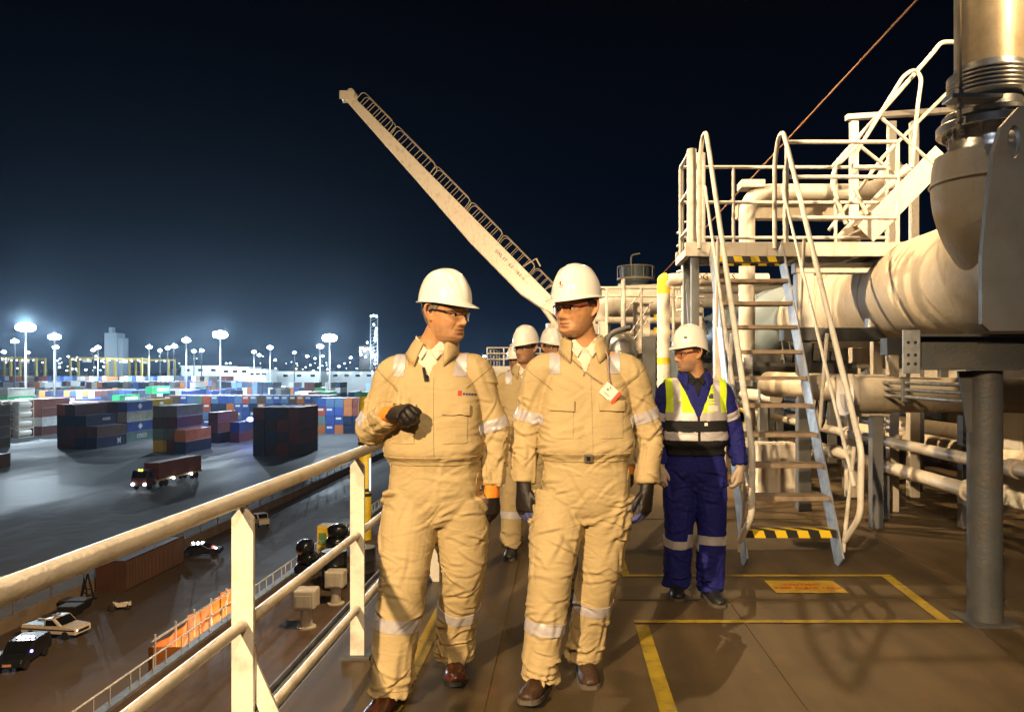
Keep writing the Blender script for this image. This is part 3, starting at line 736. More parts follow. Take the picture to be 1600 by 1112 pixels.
MB().tube([(3.2, 2, .77), (3.2, 22, .77)], .05, 14).build('upper_pipe', M['cream'], lp, 60)
MB().tube([(3.2, 5.9, .52), (3.2, 22, .52)], .062, 16).build('lower_pipe', M['cream'], lp, 60)
for y in (5.9, 6.05, 9.0): MB().lathe([(.085, 0), (.085, .04)], (3.2, y, .52), 'Y', 18).build('coupling', M['cream'], lp, 40)
for y in (5.4, 8.6): MB().lathe([(.068, 0), (.068, .09)], (3.2, y, .77), 'Y', 18).build('coupling', M['cream'], lp, 40)
for y in (5.0, 7.6, 10.4, 13.2): MB().box(3.17, 3.23, y, y + .05, 0, .455).build('pipe_post', M['grey'], lp)
# more pipes and supports in the dark beyond
pk = empty('pipe_rack', (6, 9, 0), 'rows of dim pipes and steel legs under the big cargo pipe', 'pipe rack')
for x, z, r_, m_ in ((4.6, .55, .12, 'beige'), (5.2, .62, .16, 'cream'), (5.8, 1.0, .1, 'beige'), (6.4, .7, .2, 'beige'), (7.4, 1.3, .25, 'cream'), (2.9, .28, .05, 'beige'), (2.55, 1.15, .08, 'cream')):
    MB().tube([(x, 9.2 if x < 3 else 4.2, z), (x, 30, z)], r_, 16).build('pipe', M[m_], pk, 60)
for y in (6.4, 9.4, 12.4, 15.4, 18.4):
    for x in (4.3, 6.1, 8.0): MB().box(x, x + .12, y, y + .12, 0, 1.6).build('rack_leg', M['grey'], pk)
    MB().box(2.7, 8.2, y, y + .14, 1.60, 1.74).build('rack_beam', M['dgrey'], pk)
for k in range(5):
    x = 4.4 + k * .75; MB().lathe([(.0, 0), (.13, .02), (.13, .06), (0, .08)], (x, 6.9, 1.02 + .1 * (k % 2)), 'Y', 16).build('valve_wheel', M['yellow' if k == 2 else 'beige'], pk, 40)
    MB().tube([(x, 6.98, .5), (x, 6.98, 1.1)], .02, 8).build('valve_stem', M['steel'], pk, 60)
MB().box(1.9, 2.9, 10.8, 12.2, 1.20, 1.32).build('grating_shelf', M['dgrey'], pk)
# boxes behind the stair
for lab, x, y, wx, wy, h, m_ in (('grey equipment cabinet behind the lower steps of the stair', 2.25, 8.9, .5, .4, .62, 'cream'), ('low dark plinth under the pipes at right', 4.9, 6.0, 1.2, .8, .35, 'dgrey')):
    e = empty('equipment_cabinet', (x, y, 0), lab, 'cabinet')
    MB().box(x, x + wx, y, y + wy, 0, h).build('cabinet_body', M[m_], e, bevel=.01)
    MB().box(x + .04, x + wx - .04, y - .01, y - .001, .06, h - .06).build('cabinet_door', M[m_], e, bevel=.004)
# stay wire
wr = MB().tube([P(1440, -8, 9), P(1120, 345, 9) + Vector((0, 5.5, 0))], .012, 6)
wr.build('stay_wire', M['wire'], smooth=60, label='thin rusty stay wire slanting down from the top right', cat='wire')

# ---------------------------------------------------------------- pipework in the middle distance
gv = empty('banded_pipe', (1.57, 12, 0), 'upright white pipe with yellow bands behind the blue worker', 'pipe')
MB().tube(rounded([(1.57, 12, 0), (1.57, 12, 2.9), (3.2, 12, 2.9)], .16, 8), .10, 20).build('pipe', M['cream'], gv, 60)
MB().tube(rounded([(1.57, 12, 2.68), (1.57, 12, 2.9), (1.62, 12, 2.905)], .05, 6), .103, 20).build('yellow_band', M['yellow'], gv, 60)
MB().lathe([(.103, 1.58), (.103, 1.68)], (1.57, 12, 0), n=20).build('yellow_band', M['yellow'], gv, 60)
lettering('BOG TO S S', .13, Matrix.Translation((2.32, 11.893, 2.93)) @ Matrix.Rotation(R(90), 4, 'X'), M['wire'], gv, depth=.002)
bg_ = empty('gooseneck_pipe', (1.2, 16, 0), 'fat cream gooseneck pipe arching behind the man with the lanyard', 'pipe')
Yb = 16
MB().tube(rounded([(P(930, 0, Yb).x, Yb, 0), P(930, 472, Yb), P(1062, 466, Yb), P(1085, 530, Yb)], .55, 8), .32, 24).build('pipe', M['cream'], bg_, 60)
for px in (968, 1058): MB().lathe([(.35, -.03), (.36, 0), (.35, .03)], P(px, 470, Yb), 'X', 28).build('flange', M['cream'], bg_, 40)
# rails and frames
fr = empty('catwalk', (1.0, 14.5, 0), 'cream catwalk with rails and cross frames crossing behind the men', 'catwalk')
Yc = 14.5
b = MB()
for py in (449, 462): b.tube([P(925, py, Yc), P(1100, py + 2, Yc)], .022, 8)
for px in (948, 974, 1002, 1030, 1052): b.tube([P(px, 448, Yc), P(px, 540, Yc)], .026, 8)
b.tube([P(974, 436, Yc), P(974, 600, Yc)], .045, 10)
b.tube([P(1005, 452, Yc), P(975, 490, Yc)], .015, 6).tube([P(1012, 500, Yc), P(980, 545, Yc)], .015, 6).tube([P(1020, 470, Yc), P(985, 520, Yc)], .015, 6)
b.build('guardrail', M['rail'], fr, 60)
MB().box(P(925, 0, Yc).x, P(1105, 0, Yc).x, Yc, Yc + .9, P(0, 552, Yc).z, P(0, 545, Yc).z).build('walkway_floor', M['beige'], fr)
for px, h0 in ((935, 500), (990, 470), (1003, 470), (1068, 470), (1085, 470)):
    MB().box(P(px, 0, Yc + .3).x, P(px, 0, Yc + .3).x + .16, Yc + .3, Yc + .46, 0, P(0, h0, Yc).z).build('catwalk_post', M['cream'], fr, bevel=.01)
for py, x0, x1, m_ in ((500, 930, 1090, 'cream'), (520, 960, 1080, 'beige'), (538, 940, 1090, 'cream'), (560, 950, 1075, 'beige'), (585, 960, 1090, 'cream')):
    MB().tube([P(x0, py, Yc + 1.2), P(x1, py + 1, Yc + 1.2)], .07, 12).build('service_pipe', M[m_], fr, 60)
for px, py in ((1022, 492), (1022, 512), (1050, 530)):
    MB().box(P(px, 0, Yc - .1).x, P(px, 0, Yc - .1).x + .18, Yc - .1, Yc - .02, P(0, py + 8, Yc).z, P(0, py, Yc).z).build('yellow_tag', M['yellow'], fr)
ve = empty('steel_vessel', (1.1, 13.4, 0), 'shiny steel dome vessel behind the shoulder of the lanyard man', 'vessel')
MB().lathe([(.32, 0), (.32, 1.9), (.3, 2.0), (.22, 2.1), (.1, 2.15), (0, 2.16)], (P(966, 0, 13.4).x, 13.4, 0), n=28).build('vessel_shell', M['steel'], ve, 40)
MB().lathe([(.36, 1.78), (.36, 1.84)], (P(966, 0, 13.4).x, 13.4, 0), n=28).build('vessel_flange', M['steel'], ve, 40)
MB().tube(rounded([P(945, 560, 13), P(950, 520, 13), P(985, 512, 13)], .2), .05, 10).build('vessel_pipe', M['dgrey'], ve, 60)
for i, (px, py, w_, h_, m_, lab) in enumerate(((1005, 525, .22, .9, 'dgrey', 'dark upright cabinet between the dome vessel and banded pipe'), (1040, 545, .3, .8, 'bluegrey', 'blue grey cabinet behind the banded pipe'), (985, 560, .3, .5, 'cream', 'cream junction box low behind the lanyard man'))):
    p = P(px, py, 12.9 + .2 * i); e = empty('control_cabinet', p, lab, 'cabinet')
    MB().box(p.x, p.x + w_, p.y, p.y + .25, 0, p.z).build('cabinet_body', M[m_], e, bevel=.01)
    MB().box(p.x + .02, p.x + w_ - .02, p.y - .012, p.y - .001, .1, p.z - .05).build('cabinet_door', M[m_], e, bevel=.003)
# far signal mast
ms = empty('signal_mast', P(993, 450, 60), 'distant grey mast with a round platform and bent lamp arm', 'mast')
q = P(994, 450, 60)
MB().lathe([(.9, 0), (.9, q.z + .3), (1.1, q.z + .5), (1.1, q.z + 1.6)], (q.x, 60, 0), n=16).build('mast_column', M['bluegrey'], ms, 40)
MB().lathe([(1.5, q.z + .6), (1.5, q.z + .75)], (q.x, 60, 0), n=20).build('mast_platform', M['cream'], ms, 40)
b = MB()
for k in range(10):
    a = 2 * math.pi * k / 10; b.tube([(q.x + 1.45 * math.cos(a), 60 + 1.45 * math.sin(a), q.z + .75), (q.x + 1.45 * math.cos(a), 60 + 1.45 * math.sin(a), q.z + 1.6)], .04, 6)
b.lathe([(1.42, q.z + 1.6), (1.48, q.z + 1.6), (1.48, q.z + 1.66), (1.42, q.z + 1.66)], (q.x, 60, 0), n=20)
b.build('mast_rail', M['cream'], ms, 60)
MB().tube(rounded([(q.x - .4, 60, q.z + 1), (q.x - .4, 60, q.z + 2.6), (q.x + .3, 60, q.z + 2.7)], .3), .06, 8).build('lamp_arm', M['cream'], ms, 60)
for i, (px, py, Y, r_, lab) in enumerate(((1100, 470, 20, .2, 'level cream pipe beyond the stair treads'), (1110, 452, 22, .12, 'thin cream pipe high beyond the stair'))):
    e = empty('service_pipe_run', P(px, py, Y), lab, 'pipe')
    MB().tube([P(1060, py, Y), P(1300, py, Y)], r_, 14).build('pipe', M['cream'], e, 60)
    for x_ in (1090, 1180, 1270): MB().box(P(x_, 0, Y).x, P(x_, 0, Y).x + .15, Y - .05, Y + .1, 0, P(0, py, Y).z - r_ * .95).build('pipe_leg', M['cream'], e)

# ---------------------------------------------------------------- conduits, clamps and small fittings
cd = empty('cable_conduits', (3.0, 7.5, 0), 'thin conduits clamped along the stair side of the cargo pipe', 'conduit')
for z, x in ((1.36, 2.95), (1.30, 2.95), (1.24, 2.95)):
    MB().tube([(x, 5.2, z), (x, 14.0, z)], .016, 8).build('conduit', M['galv'], cd, 60)
for y in (5.4, 6.6, 7.8, 9.0, 10.2, 11.4, 12.6): MB().box(2.92, 2.98, y, y + .04, 1.20, 1.40).build('clamp', M['galv'], cd)
b = MB()
for k in range(5):
    a = Vector((2.7 + k * .1, 8.9, 1.9 - .05 * k)); b.tube([a + Vector((0, .6 * t, -.5 * math.sin(math.pi * t) * (1 + .2 * k))) for t in [i / 8 for i in range(9)]], .012, 6)
hs = b.build('hanging_cables', M['black'], cd, 60)
wv = empty('valve_group', (2.6, 10.4, 0), 'cluster of small valves and hand wheels behind the stair treads', 'valves')
for k, (x, y, z, m_) in enumerate(((2.05, 10.3, 1.0, 'steel'), (2.35, 10.5, .85, 'cream'), (2.75, 10.4, 1.1, 'bluegrey'), (2.0, 11.2, .6, 'cream'))):
    MB().tube([(x, y, 0), (x, y, z)], .05, 12).build('valve_pipe', M[m_], wv, 60)
    MB().ball((x, y, z), .12, .12, .14, 14, 10).build('valve_body', M[m_], wv, 60)
    MB().lathe([(.085, -.02), (.11, -.02), (.11, .02), (.085, .02), (.085, -.02)], (x, y - .2, z), 'Y', 18).build('hand_wheel', M['yellow' if k == 1 else 'galv'], wv, 40)
    MB().tube([(x, y, z), (x, y - .2, z)], .018, 8).build('valve_spindle', M['steel'], wv, 60)
tb = empty('tank_bracket', (2.9, 9.0, 1.7), 'galvanised slotted bracket hanging under the big cargo pipe', 'bracket')
MB().box(2.02, 2.12, 8.60, 8.62, 1.30, 1.62).build('bracket_plate', M['galv'], tb)
MB().box(1.5, 3.3, 8.64, 8.80, 1.38, 1.56).build('bracket_beam', M['dgrey'], tb)
for py, Y, m_ in ((562, 9.6, 'dgrey'), (575, 10.4, 'beige')):
    q0, q1 = P(1175, py, Y), P(1345, py, Y)
    e = empty('cross_beam_support', q0, 'dim cross beam under the cargo pipe, ' + ('upper dark one' if m_ == 'dgrey' else 'lower brown one'), 'beam')
    MB().box(q0.x, q1.x, Y, Y + .12, q0.z - .08, q0.z + .08).build('beam_web', M[m_], e, bevel=.004)
    for x in (q0.x + .1, q1.x - .2): MB().box(x, x + .1, Y + .01, Y + .11, 0, q0.z - .081).build('beam_leg', M['grey'], e)
# ================================================================ QUAY, YARD, HARBOUR
def ground_mat(name, c1, c2, r0, r1):
    m, t, b = new_mat(name)
    tc = t.nodes.new('ShaderNodeTexCoord'); mp = t.nodes.new('ShaderNodeMapping'); mp.inputs['Scale'].default_value = (1, .28, 1)
    t.links.new(tc.outputs['Object'], mp.inputs[0])
    n1 = t.nodes.new('ShaderNodeTexNoise'); n1.inputs['Scale'].default_value = .045; n1.inputs['Detail'].default_value = 9; n1.inputs['Roughness'].default_value = .6
    n2 = t.nodes.new('ShaderNodeTexNoise'); n2.inputs['Scale'].default_value = .5; n2.inputs['Detail'].default_value = 6
    t.links.new(mp.outputs[0], n1.inputs['Vector']); t.links.new(tc.outputs['Object'], n2.inputs['Vector'])
    mx = t.nodes.new('ShaderNodeMix'); mx.data_type = 'RGBA'; mx.inputs[6].default_value = c1 + (1,); mx.inputs[7].default_value = c2 + (1,)
    mr = t.nodes.new('ShaderNodeMapRange'); mr.inputs[1].default_value = .35; mr.inputs[2].default_value = .65
    ad = t.nodes.new('ShaderNodeMath'); ad.operation = 'MULTIPLY_ADD'; ad.inputs[1].default_value = .35
    t.links.new(n2.outputs['Fac'], ad.inputs[0]); t.links.new(n1.outputs['Fac'], ad.inputs[2])
    m0 = t.nodes.new('ShaderNodeMath'); m0.operation = 'SUBTRACT'; m0.inputs[1].default_value = .17
    t.links.new(ad.outputs[0], m0.inputs[0]); t.links.new(m0.outputs[0], mr.inputs[0])
    t.links.new(mr.outputs[0], mx.inputs['Factor']); t.links.new(mx.outputs[2], b.inputs['Base Color'])
    m3 = t.nodes.new('ShaderNodeMapRange'); m3.inputs[1].default_value = .4; m3.inputs[2].default_value = .6; m3.inputs[3].default_value = r0; m3.inputs[4].default_value = r1
    t.links.new(n1.outputs['Fac'], m3.inputs[0]); t.links.new(m3.outputs[0], b.inputs['Roughness'])
    bp = t.nodes.new('ShaderNodeBump'); bp.inputs['Strength'].default_value = .25; bp.inputs['Distance'].default_value = .3
    t.links.new(n2.outputs['Fac'], bp.inputs['Height']); t.links.new(bp.outputs[0], b.inputs['Normal'])
    return m
M['yard'] = ground_mat('yard_asphalt', (.085, .09, .095), (.14, .145, .15), .55, .8)
M['yard'].node_tree.nodes['Principled BSDF'].inputs['Specular IOR Level'].default_value = .12
M['quay'] = ground_mat('quay_asphalt', (.075, .062, .048), (.11, .09, .07), .5, .8)
MB().box(-2600, 3000, -150, 4200, YD - 1, YD - .02).build('ground', M['yard'], kind='structure')
MB().box(-38.8, -9.2, -60, 1200, YD - .019, YD).build('quay', M['quay'], kind='structure')
MB().box(-9.19, -7.6, -60, 1200, YD - .5, YD - .015).build('water', M['glassdark'], kind='structure')
# low wall and mesh fence between quay and yard
wl = empty('quay_wall', (-38.7, 60, YD), 'low pale concrete wall with a tall mesh fence between quay and yard', 'wall')
wb = MB()
for k in range(60):
    wb.box(-38.9, -38.5, -20 + k * 5, -20 + k * 5 + 4.94, YD, YD + 1.0)
wb.build('wall_panels', M['concrete'], wl)
def fence_mat():
    m, t, b = new_mat('mesh_fence')
    b.inputs['Base Color'].default_value = (.25, .27, .28, 1); b.inputs['Metallic'].default_value = .3
    tr = t.nodes.new('ShaderNodeBsdfTransparent'); mx = t.nodes.new('ShaderNodeMixShader'); mx.inputs[0].default_value = .30
    o = t.nodes['Material Output']; t.links.new(tr.outputs[0], mx.inputs[1]); t.links.new(b.outputs[0], mx.inputs[2]); t.links.new(mx.outputs[0], o.inputs[0])
    return m
MB().box(-38.72, -38.68, -20, 280, YD + 1.01, YD + 3.3).build('fence_mesh', fence_mat(), wl)
for k in range(72):
    y = -18 + k * 4; MB().box(-38.75, -38.65, y, y + .1, YD + 1.005, YD + 3.45).build('fence_post', M['grey'], wl)

# ---- containers
PAL = {'rust red': (.23, .07, .05), 'maroon': (.12, .035, .03), 'brown': (.12, .075, .05), 'navy': (.02, .035, .08), 'blue': (.05, .10, .33), 'pale blue': (.12, .22, .38),
       'orange': (.55, .19, .06), 'cream': (.55, .55, .45), 'white': (.66, .68, .68), 'green': (.02, .30, .12), 'grey green': (.16, .26, .24), 'grey': (.17, .17, .15), 'yellow': (.62, .42, .02), 'red': (.42, .09, .05), 'dark': (.035, .035, .04), 'olive': (.13, .12, .08)}
def container_mesh(L, marked=False):
    b = MB(); W, H = 2.44, 2.59
    # corner posts and rails
    for x in (0, W - .16):
        for y in (0, L - .16): b.box(x, x + .16, y, y + .16, 0, H)
    for x in (.0, W - .12):
        b.box(x, x + .12, .16, L - .16, 0, .16); b.box(x, x + .12, .16, L - .16, H - .12, H)
    for y in (0, L - .12): b.box(.16, W - .16, y, y + .12, 0, .16); b.box(.16, W - .16, y, y + .12, H - .14, H)
    # corrugated sides
    n = int((L - .32) / .28); p = (L - .32) / n
    for side in (0, 1):
        xo, xi = (.02, .085) if side == 0 else (W - .02, W - .085)
        vs = []; 
        for k in range(n):
            y = .16 + k * p
            for yy, xx in ((0, xo), (.34 * p, xo), (.5 * p, xi), (.84 * p, xi)): vs += [(xx, y + yy, .16), (xx, y + yy, H - .12)]
        vs += [(xo, L - .16, .16), (xo, L - .16, H - .12)]
        b.add(vs, [(i, i + 2, i + 3, i + 1) for i in range(0, len(vs) - 2, 2)])
    b.box(.1, W - .1, .1, L - .1, H - .09, H - .04); b.box(.1, W - .1, .1, L - .1, .1, .16)
    # door end toward -Y with locking bars, flat far end
    b.box(.16, W - .16, .05, .09, .16, H - .14); b.box(.16, W - .16, L - .09, L - .05, .16, H - .14)
    for x in (.45, .85, W - .88, W - .48): b.box(x, x + .04, .01, .05, .18, H - .16)
    b.box(W / 2 - .02, W / 2 + .02, .03, .05, .16, H - .14)
    nf = len(b.f)
    if marked:
        b.box(.35, 1.9, -.004, .012, 1.55, 2.15); b.box(W - .015, W + .004, L * .42, L * .58, 1.1, 1.8)
    me = b.mesh('container'); me.materials.append(M['cont'])
    if marked:
        me.materials.append(M['contwhite'])
        for p_ in me.polygons:
            p_.material_index = 1 if p_.index >= nf else 0
    return me
CM = {('40', 0): container_mesh(12.19), ('40', 1): container_mesh(12.19, True), ('20', 0): container_mesh(6.06), ('20', 1): container_mesh(6.06, True)}
LV = ['bottom', 'second', 'third', 'fourth', 'fifth', 'sixth']
ORD = ['first', 'second', 'third', 'fourth', 'fifth', 'sixth', 'seventh', 'eighth', 'ninth', 'tenth', 'eleventh', 'twelfth', 'thirteenth', 'fourteenth', 'fifteenth', 'sixteenth', 'seventeenth', 'eighteenth', 'nineteenth', 'twentieth']
ORD += ['twenty ' + o for o in ORD[:9]] + ['thirtieth'] + ['thirty ' + o for o in ORD[:9]] + ['fortieth']
ncont = [0]
def container(x, y, lvl, col, label, kind='40', marked=0, jit=True):
    o = bpy.data.objects.new('shipping_container', CM[(kind, marked)]); COL.objects.link(o)
    j = (rnd.uniform(-.05, .05), rnd.uniform(-.12, .12)) if jit else (0, 0)
    o.location = (x + j[0], y + j[1], YD + .002 + lvl * 2.61)
    c = PAL[col]; v = rnd.uniform(.85, 1.15); o.color = tuple(min(1, q * v) for q in c) + (1,)
    tag(o, label, 'container', 'shipping containers stacked in the yard'); ncont[0] += 1
    return o
def stacks(x0, y0, cols, where, kind='40', marks=(), pitch=2.55):
    """cols: one list of colours (bottom up) per stack, left to right"""
    out = []
    for i, colr in enumerate(cols):
        for l, c in enumerate(colr):
            if c is None: continue
            top = l == len(colr) - 1
            lv = 'top' if top and l else LV[l]
            st_ = f'{ORD[i]} stack of ' if len(cols) > 1 else ''
            out.append(container(x0 + i * pitch, y0, l, c, f'{c} container, {lv} of {st_}{where}', kind, 1 if (i, l) in marks else 0))
    return out
K_, D_, N_, B_, W_, G_ = 'dark', 'maroon', 'navy', 'blue', 'white', 'green'
# A: the dark block right of centre
stacks(-67.0, 166, [['navy', K_, K_, D_], [K_, N_, K_, N_], [D_, K_, D_, K_], [K_, D_, D_, D_]], 'the dark block near the quay', marks=())
# B, C, D
stacks(-93.0, 174, [['yellow', 'grey green', 'brown', 'grey']], 'the mixed single stack by the orange container')
stacks(-93.0 + 2.6, 175, [['maroon', 'grey', 'maroon', 'grey']], 'the brown grey pair stack')
co = stacks(-86.0, 170.0, [['navy', 'orange']], 'the low pair beside the grey stack')
stacks(-90.5, 196, [['dark', 'maroon', 'maroon']], 'the pale roofed maroon stack')
stacks(-85.5, 197, [['maroon', 'navy']], 'the low blue pair behind the dark block')
# E
e1 = stacks(-117.4, 181, [['maroon', 'maroon', 'navy', D_], [N_, D_, N_, None], [N_, 'brown']], 'the block with the big white letter')
e1b = stacks(-119.9, 182, [['maroon', 'maroon', 'dark', 'orange']], 'the orange topped edge of the lettered block', kind='20')
e2 = stacks(-119.4, 197, [['brown', 'brown', 'olive', 'olive'], [D_, 'brown', D_, D_], ['grey green', 'blue', 'cream', 'blue']], 'the blue and cream block')
e3 = stacks(-117.0, 213, [['blue', 'yellow', 'yellow', 'yellow']], 'the yellow block', marks=((0, 1), (0, 2), (0, 3)))
# F maroon / white and tank containers
stacks(-153.6, 219, [['maroon', 'white', 'rust red', 'rust red'], ['maroon', 'white', 'rust red', 'rust red']], 'the maroon block with a white middle layer')
stacks(-160.5, 222, [['rust red', 'rust red', 'brown'], ['brown', 'maroon', 'rust red']], 'the rust block behind the tanks')
def tank(x, y, l, dark, label):
    e = bpy.data.objects.new('tank_container', None); COL.objects.link(e); e.location = (0, 0, 0)
    b = MB()
    for xx in (0, 2.3):
        for yy in (0, 5.9): b.box(xx, xx + .14, yy, yy + .14, 0, 2.55)
        b.box(xx, xx + .14, .14, 5.9, 0, .14); b.box(xx, xx + .14, .14, 5.9, 2.41, 2.55)
    for yy in (0, 5.9): b.box(.14, 2.3, yy, yy + .14, 0, .14); b.box(.14, 2.3, yy, yy + .14, 2.41, 2.55)
    b.build('tank_frame', M['beige'] if dark else M['white'], e)
    b = MB().lathe([(0, .15), (.6, .2), (.95, .35), (1.12, .7), (1.15, 1.0), (1.15, 5.0), (1.12, 5.3), (.95, 5.65), (.6, 5.8), (0, 5.85)], (1.22, 0, 1.28), 'Y', 24)
    b.build('tank_vessel', M['beige'] if dark else M['white'], e, 40)
    e.location = (x, y, YD + .002 + l * 2.6)
    tag(e, label, 'tank container', 'tank containers stacked at the left')
tcol = ['leftmost', 'middle', 'rightmost white']
for i in range(3):
    for l in range(4):
        tank(-156.5 + 2.6 * i, 210, l, i < 2, f'{"white" if i == 2 else "dull"} tank container, {LV[l]} from the ground in the {tcol[i]} column of tanks')
# G left edge
stacks(-111.0, 140, [['dark', 'dark', 'olive']], 'the olive stack at the left edge', kind='20')
stacks(-108.3, 141, [['brown']], 'the left edge next to the olive stack', kind='20')
stacks(-135, 172, [['olive', 'grey', 'olive', 'grey']], 'the tall grey stack at the left edge')
# H block: ends toward us, blue and orange
hc = []
pal = ['blue', 'blue', 'pale blue', 'navy', 'blue', 'red', 'orange', 'brown', 'pale blue', 'navy', 'rust red', 'grey green']
for i in range(21):
    nlev = 4
    hc.append([rnd.choice(pal) if l not in (2,) else rnd.choice(['red', 'rust red', 'orange', 'blue', 'navy']) for l in range(nlev)])
mk = [(i, l) for i in range(21) for l in range(4) if rnd.random() < .35 or (i > 14 and rnd.random() < .8)]
hc[0] = ['navy', 'grey green', 'cream', 'rust red']; hc[1] = ['navy', 'navy', 'cream', 'brown']; hc[2] = ['navy', 'blue', 'rust red', 'blue']
stacks(-131, 252, hc, 'the long blue and orange wall', marks=mk, pitch=2.56)
# bright white roof block and I block
stacks(-84.5, 215, [['white', 'dark', 'white'], ['cream', 'dark', 'white'], ['grey', 'dark', 'white']], 'the white roofed block behind the dark one')
ic = [['orange', 'grey green', 'red', 'blue'], ['blue', 'blue', 'blue', 'pale blue'], ['orange', 'blue', 'blue', 'pale blue'], ['navy', 'navy', 'orange', 'orange'], ['navy', 'navy', 'rust red', 'rust red'], ['blue', 'navy', 'grey green', 'blue'], ['navy', 'red', 'blue', 'blue'], ['navy', 'blue', 'brown', 'blue']]
stacks(-72.5, 226, ic, 'the blue block left of the yellow column', marks=[(1, 0), (2, 1), (1, 2), (0, 2)], pitch=2.62)
# G1..: mid rows of mixed height
mix = ['rust red', 'maroon', 'brown', 'rust red', 'white', 'cream', 'green', 'grey', 'blue', 'navy', 'orange', 'grey green', 'rust red', 'olive']
def row(x0, y0, n, lo, hi, where, pl=mix, kind='40', skip=.0):
    cols = []
    for i in range(n):
        if rnd.random() < skip: cols.append([]); continue
        h = rnd.randint(lo, hi); c = [rnd.choice(pl) for _ in range(h)]
        # only the layers that can be seen over the row in front
        cols.append(c)
    return stacks(x0, y0, cols, where, kind, marks=[(i, l) for i in range(n) for l in range(5) if rnd.random() < .18])
g1 = row(-178, 238, 12, 1, 3, 'the low mixed row behind the tanks', skip=.2)
row(-206, 262, 22, 2, 3, 'the second mixed row beyond the tanks', skip=.12)
# named nearer ones with lettering
gr = container(-150.6, 256.5, 3, 'green', 'bright green container lying on top of the mixed rows', marked=0)
gr2 = container(-148.0, 272, 4, 'green', 'green container high in the mixed rows behind the bright green one')
gr3 = container(-176.0, 240, 3, 'green', 'green container with white wording under the grey one')
gr4 = container(-176.0, 240, 4, 'grey', 'pale grey container standing on a green one')
def side_text(o, body, size, y, z, m='contwhite'):
    me = text_mesh(body, size, .01, True)
    me.transform(Matrix.Translation((2.47, y, z)) @ Matrix.Rotation(R(90), 4, 'Z') @ Matrix.Rotation(R(90), 4, 'X'))
    me.materials.append(M[m]); t = bpy.data.objects.new('lettering', me); COL.objects.link(t); t.parent = o
for o in (gr, gr2, gr3): side_text(o, 'EVERGREEN', 1.5, 7.2, 1.3)
side_text([o for o in e1 if o['label'].startswith('navy container, bottom of third')][0], 'M', 2.0, 9.0, 1.2)
def diamond(o):
    b = MB(); b.prism([(6 - 1.1, 1.3), (6, 2.1), (7.1, 1.3), (6, .5)], 'X', 2.445, 2.46); b.build('emblem', M['contwhite'], o)
    me = o.children[-1].data; me.transform(Matrix.Translation(root_loc(o)))
for o in e2:
    if o['label'].startswith('blue container'): diamond(o)
    if o['label'].startswith('grey green container, bottom'): side_text(o, 'COSCO', 1.4, 7.0, 1.3)
for o in e1:
    if o['label'].startswith('navy container, third'): side_text(o, 'MAERSK', .9, 8, 1.4)
# far rows: seen individuals first, then one mass
far = MB(); fcol = []
FARP = [PAL[k] for k in ('blue', 'navy', 'navy', 'blue', 'maroon', 'rust red', 'brown', 'dark', 'grey', 'pale blue', 'navy', 'maroon', 'green', 'cream', 'white', 'orange', 'blue')]
def far_block(x0, y0, n, h, hv=0):
    c = FARP[0]
    for i in range(n):
        hh = h - (rnd.randint(0, hv) if hv else 0)
        for l in range(hh):
            if rnd.random() < .62: c = rnd.choice(FARP)
            far.box(x0 + i * 2.6, x0 + i * 2.6 + 2.44, y0, y0 + 12.1, YD + l * 2.62, YD + l * 2.62 + 2.57); fcol.append(tuple(q * .8 for q in c))
for x0, y0, n, h, hv in ((-240, 292, 30, 3, 1), (-150, 292, 24, 3, 2), (-290, 322, 58, 4, 1), (-300, 350, 66, 4, 2), (-330, 385, 84, 5, 1), (-340, 425, 70, 5, 1), (-360, 470, 60, 6, 1), (-400, 510, 66, 6, 0), (-110, 300, 22, 4, 1), (-90, 340, 20, 5, 1)):
    far_block(x0, y0, n, h, hv)
me = far.mesh('far_containers'); me.materials.append(mat('far_container_paint', (1, 1, 1), .6))
at = me.color_attributes.new('paint', 'FLOAT_COLOR', 'CORNER')
bx = np.zeros(len(me.loops) * 4, dtype=np.float32)
centers = {}
for p_ in me.polygons:
    k = min(p_.vertices) // 8
    c = fcol[k] + (1,)
    for li in p_.loop_indices: bx[li * 4:li * 4 + 4] = c
at.data.foreach_set('color', bx)
fm = me.materials[0]; t = fm.node_tree; vc = t.nodes.new('ShaderNodeVertexColor'); vc.layer_name = 'paint'
t.links.new(vc.outputs[0], t.nodes['Principled BSDF'].inputs['Base Color'])
o = bpy.data.objects.new('far_containers', me); COL.objects.link(o)
tag(o, 'mass of stacked containers of all colours at the far side of the yard', 'containers', None, 'stuff')

# ---- lamp masts
def mast(px, py, s, label, top=None, base_lit=True):
    zt = top or 17.0
    Y = (zt - CAMZ) * F / (VY - py); x = (px - VX) * Y / F
    e = empty('lamp_mast', (x, Y, YD), label, 'lamp mast', 'floodlight masts over the container yard')
    MB().lathe([(.55, 0), (.5, 3), (.28, zt - YD)], (x, Y, YD), n=10).build('mast_pole', M['dgrey'], e, 60)
    MB().lathe([(1.2 * s, .5), (1.25 * s, .6), (1.2 * s, .7), (.3, .9)], (x, Y, zt), n=16).build('lamp_ring', M['grey'], e, 60)
    b = MB()
    for k in range(8):
        a = 2 * math.pi * k / 8
        b.ball((x + .95 * s * math.cos(a), Y + .95 * s * math.sin(a), zt - .5 * s), 1.0 * s, 1.0 * s, .85 * s, 10, 8)
    b.build('lamp_glare_cluster', M['lampwhite'], e, 60)  # heads made oversize so their shape stands in for lamp glare
    return x, Y, zt
